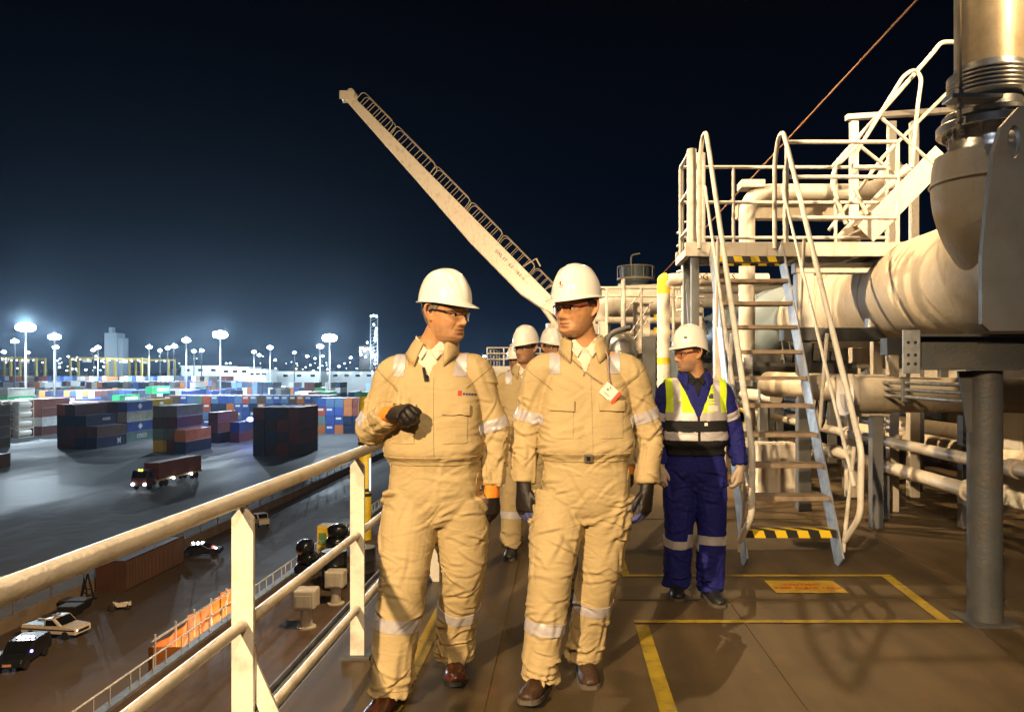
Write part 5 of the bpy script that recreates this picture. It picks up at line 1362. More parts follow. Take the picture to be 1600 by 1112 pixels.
def fused(mb, voxel, smooth=3, cut=None):
    me = mb.mesh('tmp'); o = bpy.data.objects.new('tmp', me); COL.objects.link(o)
    r = o.modifiers.new('r', 'REMESH'); r.mode = 'VOXEL'; r.voxel_size = voxel
    if smooth:
        s = o.modifiers.new('s', 'SMOOTH'); s.factor = .5; s.iterations = smooth
    co = None
    if cut is not None:
        co = bpy.data.objects.new('tmpc', cut.mesh('tmpc')); COL.objects.link(co)
        b = o.modifiers.new('b', 'BOOLEAN'); b.operation = 'DIFFERENCE'; b.object = co; b.solver = 'EXACT'
    dg = bpy.context.evaluated_depsgraph_get(); dg.update()
    out = bpy.data.meshes.new_from_object(o.evaluated_get(dg))
    bpy.data.objects.remove(o)
    if co: bpy.data.objects.remove(co)
    return out
def get_co(me):
    a = np.empty(len(me.vertices) * 3); me.vertices.foreach_get('co', a); return a.reshape(-1, 3)
def set_co(me, a): me.vertices.foreach_set('co', a.reshape(-1)); me.update()
def get_no(me):
    a = np.empty(len(me.vertices) * 3); me.vertex_normals.foreach_get('vector', a); return a.reshape(-1, 3)

def wrinkle(me, bones, seed):
    """pressed-in folds: short curved creases laid across each limb, crowding at the joints"""
    co = get_co(me); no = get_no(me); n = len(co); D = np.zeros(n); Wt = np.zeros(n); rg = random.Random(int(seed * 10))
    rows = []
    for a, b, amps, dens in bones:
        a, b = np.array(a, float), np.array(b, float); ab = b - a; L = np.linalg.norm(ab); d = ab / L
        t = np.clip(((co - a) @ d) / L, 0, 1); q = co - (a + t[:, None] * ab); dist = np.linalg.norm(q, axis=1)
        rows.append((a, d, L, t, q, dist, amps, dens))
    dm = np.min([r_[5] for r_ in rows], axis=0)
    for bi, (a, d, L, t, q, dist, amps, dens) in enumerate(rows):
        w_ = np.exp(-((dist - dm) / .025) ** 2); idx = np.where(w_ > .03)[0]
        if not len(idx): continue
        ref = np.array([0, 1, 0.01]); u = np.cross(d, ref); u /= np.linalg.norm(u); v = np.cross(d, u)
        s_al = ((co - a) @ d)[idx]; ph = np.arctan2(q[idx] @ v, q[idx] @ u); rr = np.median(dist[idx])
        h = np.zeros(len(idx)); tt = np.linspace(0, 1, len(amps)); N = int(dens * (L + .1) / .1)
        for k in range(N):
            for _ in range(8):
                t0 = rg.uniform(-.12, 1.12); am = float(np.interp(t0, tt, amps))
                if rg.random() < am / max(amps): break
            p0 = rg.uniform(-math.pi, math.pi); th = rg.gauss(0, .42); l = rg.uniform(.25, .9) * min(rr, .10) * 1.35; sg = rg.uniform(.0055, .0115)
            cv = rg.gauss(0, 3.0); A = am * rg.uniform(.45, 1.15)
            ds = s_al - t0 * L; dp = (ph - p0 + math.pi) % (2 * math.pi) - math.pi; da = dp * rr
            x = da * math.cos(th) + ds * math.sin(th); y = -da * math.sin(th) + ds * math.cos(th) + cv * (da * math.cos(th)) ** 2
            env = np.exp(-(x / l) ** 4)
            h += A * env * (np.exp(-(y / sg) ** 2) - .75 * np.exp(-((y - 1.9 * sg) / (1.1 * sg)) ** 2) + .28 * np.exp(-((y + 2.6 * sg) / (2.2 * sg)) ** 2))
        for k in range(int(N * .45)):        # long drapes running down the limb
            t0 = rg.uniform(.0, 1.0); p0 = rg.uniform(-math.pi, math.pi); th = math.pi / 2 + rg.gauss(0, .38); l = rg.uniform(.05, .13); sg = rg.uniform(.010, .018)
            A = float(np.interp(t0, tt, amps)) * rg.uniform(.5, 1.0); cv = rg.gauss(0, 1.5)
            ds = s_al - t0 * L; dp = (ph - p0 + math.pi) % (2 * math.pi) - math.pi; da = dp * rr
            x = da * math.cos(th) + ds * math.sin(th); y = -da * math.sin(th) + ds * math.cos(th) + cv * x * x
            h += A * np.exp(-(x / l) ** 2) * (np.exp(-(y / sg) ** 2) - .8 * np.exp(-((y - 1.7 * sg) / sg) ** 2))
        amp = np.interp(t[idx], tt, amps)
        h = np.clip(h, -amp * 1.6, amp * 1.9)
        lump = np.array([noise.noise(Vector((s_ * 7, math.cos(p_) * 1.1 + bi * 3, math.sin(p_) * 1.1 + seed))) for s_, p_ in zip(s_al, ph)])
        D[idx] += w_[idx] * (h + .8 * amp * lump); Wt[idx] += w_[idx]
    D /= np.maximum(Wt, .2)
    set_co(me, co + no * D[:, None])

def smooth_all(me, ang=180):
    me.polygons.foreach_set('use_smooth', [True] * len(me.polygons))
    if ang < 180: me.set_sharp_from_angle(angle=R(ang))

def band(src, p0, d, width, off=.003, keep=None, name='reflective_band', m='reflect', parent=None, label=None):
    """a strip of the cloth surface between two planes across direction d, raised a little"""
    bm = bmesh.new(); bm.from_mesh(src); p0, d = Vector(p0), Vector(d).normalized()
    dl = [f for f in bm.faces if abs((f.calc_center_median() - p0).dot(d)) > width * .5 + .03 or (keep and not keep(f.calc_center_median()))]
    bmesh.ops.delete(bm, geom=dl, context='FACES')
    for s_ in (-1, 1):
        bmesh.ops.bisect_plane(bm, geom=bm.verts[:] + bm.edges[:] + bm.faces[:], plane_co=p0 + d * s_ * width / 2, plane_no=d * s_, clear_outer=True)
    bm.normal_update()
    nv = {v: v.normal.copy() for v in bm.verts}
    for v in bm.verts: v.co += nv[v] * off
    ret = bmesh.ops.solidify(bm, geom=bm.faces[:], thickness=off * .9)
    me = bpy.data.meshes.new(name); bm.to_mesh(me); bm.free(); smooth_all(me, 50)
    if not len(me.polygons): return None
    return link_mesh(name, me, M[m], parent, None, label=label)
def bvh_of(me):
    bm = bmesh.new(); bm.from_mesh(me); t = BVHTree.FromBMesh(bm); bm.free(); return t
def patch(bvh, c4, off, thick, name, m, parent, nu=10, nv=8, direction=(0, 1, 0), start=-1.0, wave=0):
    """a cloth piece laid on the surface; corners (x, z): top left, top right, bottom right, bottom left"""
    d = Vector(direction).normalized(); out = []; inn = []
    for j in range(nv + 1):
        for i in range(nu + 1):
            u, v = i / nu, j / nv
            x = (c4[0][0] * (1 - u) + c4[1][0] * u) * (1 - v) + (c4[3][0] * (1 - u) + c4[2][0] * u) * v
            z = (c4[0][1] * (1 - u) + c4[1][1] * u) * (1 - v) + (c4[3][1] * (1 - u) + c4[2][1] * u) * v
            o = Vector((x, 0, z)) + d * start
            hit, nn, _, _ = bvh.ray_cast(o, d)
            if hit is None: hit = Vector((x, 0, z)); nn = -d
            if nn.dot(d) > 0: nn = -nn
            nn = (nn - d).normalized()
            e_ = off + wave * math.sin(u * 7 + v * 3) * .002
            out.append(hit + nn * e_); inn.append(hit + nn * (e_ - thick))
    k = len(out); vs = out + inn; fs = []; W = nu + 1
    for j in range(nv):
        for i in range(nu):
            a = j * W + i; fs += [(a, a + W, a + W + 1, a + 1), (k + a, k + a + 1, k + a + W + 1, k + a + W)]
    bd = [i for i in range(nu + 1)] + [j * W + nu for j in range(1, nv + 1)] + [nv * W + i for i in range(nu - 1, -1, -1)] + [j * W for j in range(nv - 1, 0, -1)]
    for a, b in zip(bd, bd[1:] + bd[:1]): fs.append((a, b, b + k, a + k))
    return MB().add(vs, fs).build(name, M[m], parent, 50)

# ---------------------------------------------------------------- head
HZ = [-.120, -.108, -.092, -.070, -.050, -.030, -.010, .010, .030, .060, .085, .105, .120]
HF = [.045, .078, .092, .090, .090, .090, .089, .088, .096, .094, .080, .052, .002]
HB = [-.020, .000, .018, .045, .065, .078, .088, .095, .098, .098, .088, .060, .002]
HW = [.026, .043, .053, .061, .066, .070, .073, .075, .076, .076, .068, .046, .002]
def g2(x, z, cx, cz, sx, sz): return math.exp(-((x - cx) / sx) ** 2 - ((z - cz) / sz) ** 2)
def head_surface(u, z, spec, off=0.0, feat=True):
    f, b, w_ = np.interp(z, HZ, HF), np.interp(z, HZ, HB), np.interp(z, HZ, HW)
    w_ *= spec.get('face_w', 1.0) if z < .02 else 1 + (spec.get('face_w', 1.0) - 1) * max(0, 1 - (z - .02) / .05)
    c, s = math.cos(u), math.sin(u); pw = 2.35
    x = (w_ + off) * math.copysign(abs(s) ** (2 / pw), s)
    y = -(f + off) * abs(c) ** (2 / pw) if c > 0 else (b + off) * abs(c) ** (2 / pw)
    if feat and c > 0:
        k = min(1, c * 2.2)
        nose_h = np.interp(z, [-.050, -.043, -.036, -.028, -.010, .008, .024], [0, .015, .027, .030, .0185, .010, 0])
        nose_w = np.interp(z, [-.045, -.03, .0, .02], [.0135, .0112, .0065, .0075])
        d = nose_h * math.exp(-(x / nose_w) ** 2)
        d += .0075 * (g2(x, z, .017, -.038, .007, .007) + g2(x, z, -.017, -.038, .007, .007))
        for s_ in (-1, 1):
            d -= .0125 * g2(x, z, s_ * .031, -.001, .017, .0115)
            d += .0055 * g2(x, z, s_ * .030, .021, .022, .0065)
            d += .0050 * g2(x, z, s_ * .047, -.026, .018, .014)
            d -= .0036 * g2(x, z, s_ * (.030 + (-.045 - z) * .35), -.050, .0055, .018)     # fold beside the mouth
            d += .0035 * g2(x, z, s_ * .030, -.0135, .013, .004)    # eye bag
            d += .004 * g2(x, z, s_ * .040, -.085, .016, .018) * spec.get('jowl', 1)
        for zz in (.040, .050): d -= .0013 * g2(x, z, 0, zz, .035, .0016)
        d -= .0022 * g2(x, z, 0, .020, .0035, .008)
        d += .0060 * g2(x, z, 0, -.0585, .021, .0042) + .0068 * g2(x, z, 0, -.0715, .018, .0048)
        d -= .0058 * g2(x, z, 0, -.0648, .024, .0022)
        d -= .0045 * g2(x, z, 0, -.083, .018, .006)
        d += .0060 * g2(x, z, 0, -.100, .018, .011)
        y -= d * k
    return Vector((x, y, z))
def build_head(mb, MH, spec, nu=120, nz=96):
    zs = [-.1195 + .239 * (.5 - .5 * math.cos(math.pi * (j + .5) / nz)) * .55 + .45 * .239 * (j + .5) / nz for j in range(nz)]
    vs = []; fs = []
    for z in zs:
        for k in range(nu): vs.append(MH @ head_surface(2 * math.pi * k / nu, z, spec))
    for j in range(nz - 1):
        for k in range(nu):
            a = j * nu + k; b = j * nu + (k + 1) % nu; fs.append((a, b, b + nu, a + nu))
    fs.append(tuple(reversed(range(nu)))); fs.append(tuple(range((nz - 1) * nu, nz * nu)))
    mb.add(vs, fs)
    for s_ in (-1, 1):       # ears: a rim around a hollow
        for pts, r_ in (([(.070, .004, .018), (.083, .010, .034), (.094, .024, .028), (.093, .028, .006), (.086, .020, -.018), (.073, .008, -.034)], [.006, .0055, .0058, .006, .006, .0068]),
                        ([(.068, .010, .004), (.075, .016, .010), (.078, .020, -.004), (.073, .012, -.018)], [.007, .007, .007, .007])):
            loft(mb, [MH @ Vector((s_ * x, y, z)) for x, y, z in pts], r_, 10, 3, ref=MH.to_3x3() @ Vector((0, -1, 0.01)))
def skin_tint(me, MH, spec):
    inv = MH.inverted(); at = me.color_attributes.new('tint', 'FLOAT_COLOR', 'POINT')
    base = np.array(spec.get('skin', (.50, .27, .14))); lip = np.array((.36, .12, .08)); beard = np.array(spec.get('beard', (.16, .11, .08))); ba = spec.get('beard_amt', .12)
    arr = np.ones((len(me.vertices), 4), dtype=np.float32); brow = np.array(spec.get('brow', (.07, .045, .03)))
    for v in me.vertices:
        p = inv @ v.co; c = base.copy()
        if -.13 < p.z < .05 and p.y < .0 and abs(p.x) < .1:
            x, z = p.x, p.z
            k = min(1, .9 * max(g2(x, z, 0, -.0595, .019, .0045), g2(x, z, 0, -.0705, .017, .005)))
            if p.y < -.08: c = c * (1 - k) + lip * k; kk = .7 * g2(x, z, 0, -.0648, .024, .0018); c = c * (1 - kk) + np.array((.08, .02, .015)) * kk  # lip red, then the shade of the mouth line painted dark
            for s_ in (-1, 1):
                if p.y < -.06:
                    k = .75 * g2(x, z, s_ * .032, .0215 - abs(abs(x) - .03) * .1, .019, .0038); c = c * (1 - k) + brow * k
                    k = .45 * g2(x, z, s_ * .012, -.041, .0045, .003); c = c * (1 - k) + np.array((.06, .02, .01)) * k  # nostril shade painted into the tint
                k = .12 * g2(x, z, s_ * .045, -.03, .02, .02); c = c * (1 - k) + np.array((.55, .18, .1)) * k
            k = ba * max(0, min(1, (-.035 - z) / .02)) * max(0, min(1, (abs(x) + (-.045 - z) * 1.2) / .03)); c = c * (1 - k) + beard * k
        if abs(p.x) > .076 and -.05 < p.z < .05:
            k = min(1, (abs(p.x) - .076) / .008); c = c * (1 - .25 * k) + np.array((.50, .16, .10)) * .25 * k
        if abs(p.x) > .070 and g2(p.y, p.z, .012, .006, .007, .012) > .3 and abs(p.x) < .082: c = c * .45  # shade in the ear hollow painted into the tint
        arr[v.index, :3] = c
    at.data.foreach_set('color', arr.reshape(-1))
def hair(MH, spec, m, parent):
    nu, nz = 90, 34; vs = []; fs = []; idx = {}
    z0, z1 = spec.get('hair_z', (-.055, .09))
    def lim(u):       # lower hair line: sideburn in front of the ear, nape behind
        a = abs(u)
        return np.interp(a, [1.15, 1.45, 1.75, 2.1, math.pi], [.07, .0, .012, -.05, z0 - .015])
    for shell in (0, 1):
        for j in range(nz + 1):
            for k in range(nu + 1):
                u = 1.2 + (2 * math.pi - 2.4) * k / nu; uu = u if u <= math.pi else u - 2 * math.pi
                zl = lim(uu); z = zl + (z1 - zl) * j / nz
                e_ = min(j / 4, (min(k, nu - k)) / 4, 1)
                off = (-.003 if shell else .0045 * e_ + .0015 * noise.noise(Vector((u * 25, z * 300, 1))) * e_)
                vs.append(MH @ head_surface(uu, z, spec, off, False))
    N = (nz + 1) * (nu + 1)
    for j in range(nz):
        for k in range(nu):
            a = j * (nu + 1) + k; q = (a, a + 1, a + nu + 2, a + nu + 1); fs += [q, tuple(reversed([i + N for i in q]))]
    bd = list(range(nu + 1)) + [j * (nu + 1) + nu for j in range(1, nz + 1)] + [nz * (nu + 1) + k for k in range(nu - 1, -1, -1)] + [j * (nu + 1) for j in range(nz - 1, 0, -1)]
    for a, b in zip(bd, bd[1:] + bd[:1]): fs.append((a, b, b + N, a + N))
    return MB().add(vs, fs).build('hair', M[m], parent, 60)
def helmet(MH, spec, parent, label=None):
    tilt = R(spec.get('h_tilt', 0)); MM = MH @ Matrix.Translation((0, .006, .046)) @ Matrix.Rotation(tilt, 4, 'X') @ Matrix.Diagonal((.87, .89, .93, 1))
    a, b, h = .113, .135, spec.get('h_h', .148); nape = spec.get('nape', .0)
    nu, nz = 96, 26; vs = []; fs = []
    def pt(u, s):     # s 0..1 rim -> crown; s<0 brim
        c, sn = math.cos(u), math.sin(u)
        if s >= 0:
            al = s * math.pi / 2; rr = math.cos(al) ** (.82); zz = h * math.sin(al) ** 1.02
            x, y, z = a * rr * sn, -b * rr * c, zz
            rid = math.exp(-(x / .020) ** 4) * .0042 * min(1, s * 3) * (1 if rr > .05 else 1)
            rid += .003 * (math.exp(-((abs(x) - .048) / .010) ** 2)) * min(1, s * 2.2) * (rr > .2)
            if c > 0: rid -= .005 * max(0, 1 - abs(s - .45) / .2) * (abs(x) > .02) * max(0, c) * (abs(x) < .07)
            nrm = Vector((x / a / a, y / b / b, z / h / h)).normalized(); q = Vector((x, y, z)) + nrm * rid
        else:
            e_ = -s; ext = .010 + spec.get('visor', .036) * max(0, c) ** 2.2
            x, y = (a + ext * e_) * sn, -(b + ext * e_) * c
            z = -.004 * e_ - .016 * e_ * max(0, c) ** 2
            q = Vector((x, y, z))
        if c < 0.2 and nape: q.z -= nape * max(0, min(1, (-c + .2) / .9)) ** 1.2 * max(0, 1 - max(0, s) / .5)
        return q
    svals = [-1, -.75, -.4, -.12] + [k / nz for k in range(nz)]
    for s in svals:
        for k in range(nu): vs.append(MM @ pt(2 * math.pi * k / nu, s))
    vs.append(MM @ Vector((0, 0, h + .0042))); top = len(vs) - 1; J = len(svals)
    for j in range(J - 1):
        for k in range(nu):
            q = j * nu + k; r_ = j * nu + (k + 1) % nu; fs.append((q, r_, r_ + nu, q + nu))
    for k in range(nu): fs.append(((J - 1) * nu + k, (J - 1) * nu + (k + 1) % nu, top))
    me = bpy.data.meshes.new('helmet'); me.from_pydata(vs, [], fs); bm = bmesh.new(); bm.from_mesh(me); bmesh.ops.recalc_face_normals(bm, faces=bm.faces)
    ctr = MM @ Vector((0, 0, .02))
    f0 = bm.faces[:][len(bm.faces) // 2]
    if f0.normal.dot(f0.calc_center_median() - ctr) < 0: bmesh.ops.reverse_faces(bm, faces=bm.faces)
    bm.to_mesh(me); bm.free()
    hbvh = bvh_of(me)
    o = link_mesh('helmet', me, M['helmet'], parent, 180, label=label); so = o.modifiers.new('thickness', 'SOLIDIFY'); so.thickness = .0035; so.offset = -1
    # band and ratchet inside
    bnd = []; 
    for k in range(41):
        u = -math.pi + 2 * math.pi * k / 40; bnd.append(u)
    vs2 = []; fs2 = []
    for zz, of in ((.030, .006), (.062, .008)):
        for u in bnd[:-1]:
            p = head_surface(u, zz, spec, of, False); p.z -= .028 * max(0, -math.cos(u)) * (1 if zz < .05 else .6); vs2.append(MH @ p)
    n = 40
    for k in range(n): fs2.append((k, (k + 1) % n, n + (k + 1) % n, n + k))
    hb = MB().add(vs2, fs2).build('head_band', M['glove'], o, 60); hb.modifiers.new('t', 'SOLIDIFY').thickness = .003
    rp = head_surface(math.pi, .02, spec, .012, False); MB().ball((0, 0, 0), .026, .010, .020, 14, 8).build('ratchet', M['glove'], o, 60).data.transform(MH @ Matrix.Translation(rp + Vector((0, 0, -.02))))
    return o, MM, hbvh
def glasses(MH, spec, parent, frame='frame_dark', lens='lens'):
    g = None
    def f(x, z): return Vector((x, -.106 + (abs(x) / .072) ** 2.2 * .040, z))
    top, bot = .013, -.026
    nu = 30; vs = []; fs = []
    for i in range(nu + 1):
        x = -.071 + .142 * i / nu; ax_ = abs(x)
        zb = np.interp(ax_, [0, .009, .016, .03, .055, .071], [.004, -.002, -.018, bot, bot + .003, -.008]); zt = np.interp(ax_, [0, .05, .071], [top, top, .008])
        for j in range(5): vs.append(MH @ f(x, zb + (zt - zb) * j / 4))
    k = 0; inn = []
    for i in range(nu):
        for j in range(4): a = i * 5 + j; fs.append((a, a + 5, a + 6, a + 1))
    g = MB().add(vs + inn, fs).build('safety_glasses', M[lens], parent, 60)
    MB().tube([MH @ (f(-.071 + .142 * i / 24, np.interp(abs(-.071 + .142 * i / 24), [0, .05, .071], [top, top, .008])) + Vector((0, -.001, 0))) for i in range(25)], .0028, 8).build('glasses_frame', M[frame], g, 60)
    for s_ in (-1, 1):
        MB().tube([MH @ Vector((s_ * .071, -.066, .008)), MH @ Vector((s_ * .077, -.04, .010)), MH @ Vector((s_ * .081, .0, .012)), MH @ Vector((s_ * .082, .018, .004))], [(.0022, .0045)] * 4, 8, ref=(0, 0, 1)).build('temple_arm', M[frame], g, 60)
    return g
def eyes(MH, spec, parent):
    for s_ in (-1, 1):
        e = MB().ball((0, 0, 0), .0125, n=18, m=12).build('eye', M['eyewhite'], parent, 60); e.data.transform(MH @ Matrix.Translation((s_ * .0315, -.0690, -.001)))
        lk = spec.get('look', 0)
        MB().ball((0, 0, 0), .0068, .004, .0068, n=14, m=8).build('iris', M['iris'], e, 60).data.transform(MH @ Matrix.Translation((s_ * .0315 + lk * .005, -.0795, -.001)))
        # upper lid
        MB().tube([MH @ Vector((s_ * .0315 + dx, -.0805 + abs(dx) * .25 + .001, .0065 - abs(dx) ** 2 * 22)) for dx in (-.013, -.009, -.004, 0, .004, .009, .013)], .0032, 8).build('eyelid', M['lid'], e, 60)
M['lid'] = mat('eyelid_skin', (.44, .23, .12), .5)

# ---------------------------------------------------------------- hands, shoes
def hand_mesh(wr, d, n, tv, curl, s=1.0, spread=0, thumb=.6, voxel=.003):
    wr, d = Vector(wr), Vector(d).normalized(); n = Vector(n); n = (n - d * n.dot(d)).normalized(); t = Vector(tv); t = (t - d * t.dot(d) - n * t.dot(n)).normalized()
    mb = MB()
    loft(mb, [wr - d * .05 * s, wr, wr + d * .035 * s, wr + d * .07 * s, wr + d * .100 * s], [(.034 * s, .029 * s), (.033 * s, .026 * s), (.042 * s, .022 * s), (.046 * s, .019 * s), (.043 * s, .015 * s)], 20, 4, ref=n)
    offs = [.0325, .0115, -.0105, -.031]; lens = [.078, .086, .080, .063]; rad = [.0118, .0118, .0112, .0102]
    for i in range(4):
        p = wr + d * (.092 - abs(i - 1.2) * .004) * s + t * offs[i] * s; dd = (d + t * (offs[i] * (1.5 + spread * 6))).normalized(); pts = [p - dd * .02 * s, p]; ang = 0
        for seg, c in zip((.46, .30, .24), (curl * (1 + .08 * i), curl * 1.15, curl * .8)):
            ang += c; e = dd * math.cos(ang) - n * math.sin(ang); p = p + e * lens[i] * seg * s; pts.append(p)
        r_ = rad[i] * s; loft(mb, pts, [r_, r_ * 1.05, r_ * 1.02, r_ * .95, r_ * .72], 12, 4, ref=t)
    p = wr + d * .028 * s + t * .030 * s - n * .006 * s
    e1 = (d * .75 + t * .62 - n * .35 * thumb).normalized(); e2 = (d * .92 + t * .12 - n * .45 * thumb).normalized(); e3 = (d * .95 - t * .2 - n * .6 * thumb).normalized()
    pts = [p - e1 * .015 * s, p, p + e1 * .036 * s, p + e1 * .036 * s + e2 * .030 * s, p + e1 * .036 * s + e2 * .030 * s + e3 * .022 * s]
    loft(mb, pts, [.014 * s, .0155 * s, .0130 * s, .0122 * s, .0085 * s], 12, 4, ref=n)
    return fused(mb, voxel, 2), (wr, d, n, t)
def glove(wr, d, n, tv, curl, parent, m='glove', palm=None, cuff=None, s=1.06, voxel=.003, **k):
    me, (wr, d, n, t) = hand_mesh(wr, d, n, tv, curl, s, voxel=voxel, **k)
    smooth_all(me); me.materials.clear(); me.materials.append(M[m])
    if palm:
        me.materials.append(M[palm])
        for p in me.polygons:
            c = Vector(p.center) - wr
            if c.dot(d) > .055 and p.normal.dot(n) < -.1 - .25 * noise.noise(c * 40): p.material_index = 1
            elif c.dot(d) > .12 + .02 * noise.noise(c * 30): p.material_index = 1
    o = bpy.data.objects.new('glove', me); COL.objects.link(o); o.parent = parent
    if cuff:
        mb = MB(); loft(mb, [wr - d * .055, wr - d * .02, wr + d * .012, wr + d * .030], [(.037, .033), (.037, .031), (.040, .029), (.042, .027)], 24, 3, ref=n)
        mb.build('glove_cuff', M[cuff], o, 60)
    return o
def shoe(heel, yaw, pitch, parent, m='leather', s=1.0, laces=False):
    """heel: ankle ground point; yaw 0 points the toe at -Y"""
    T = Matrix.Translation(heel) @ Matrix.Rotation(R(yaw), 4, 'Z') @ Matrix.Rotation(R(pitch), 4, 'X')
    st_ = [(-.078, .026, .060), (-.070, .034, .095), (-.03, .039, .125), (.02, .041, .115), (.07, .044, .088), (.12, .049, .070), (.165, .049, .062), (.20, .040, .054), (.222, .020, .042)]
    b = MB(); vs = []; fs = []; n = 24
    q = catmull([(y, w_, h) for y, w_, h in st_], 4)
    for y, w_, h in q:
        for k in range(n):
            a = 2 * math.pi * k / n; c, sn = math.cos(a), math.sin(a)
            zz = .022 + (h - .022) * max(0, sn) ** .8 if sn > 0 else .022 + .004 * sn
            vs.append(T @ (Vector((w_ * (math.copysign(abs(c) ** .8, c)) * (1 if sn < .2 else 1 - .12 * sn), -y, zz)) * s))
    for i in range(len(q) - 1):
        for k in range(n): a = i * n + k; c = i * n + (k + 1) % n; fs.append((a, a + n, c + n, c))
    fs.append(tuple(range(n))); fs.append(tuple(reversed(range((len(q) - 1) * n, len(q) * n))))
    o = b.add(vs, fs).build('shoe', M[m], parent, 70)
    vs = []; out = []
    for y, w_, h in q: out.append((w_ + .004, -y))
    poly = out + [(-x, y) for x, y in reversed(out)]
    sb = MB()
    for z0, z1, yy in ((0, .022, None),):
        vs = [T @ (Vector((x, y, z0)) * s) for x, y in poly] + [T @ (Vector((x, y, z1)) * s) for x, y in poly]; k = len(poly)
        sb.add(vs, [tuple(range(k)), tuple(reversed(range(k, 2 * k)))] + [(i, i + k, (i + 1) % k + k, (i + 1) % k) for i in range(k)])
    sb.build('sole', M['sole'] if m != 'leather' else M['black'], o, 40)
    if laces:
        for k in range(4):
            y = .035 + k * .018; h = np.interp(y, [a[0] for a in st_], [a[2] for a in st_])
            MB().tube([T @ (Vector((-.026, -y, h - .016)) * s), T @ (Vector((-.012, -y, h + .001)) * s), T @ (Vector((.012, -y, h + .001)) * s), T @ (Vector((.026, -y, h - .016)) * s)], .0028, 6).build('lace', M['black'], o, 60)
    return o

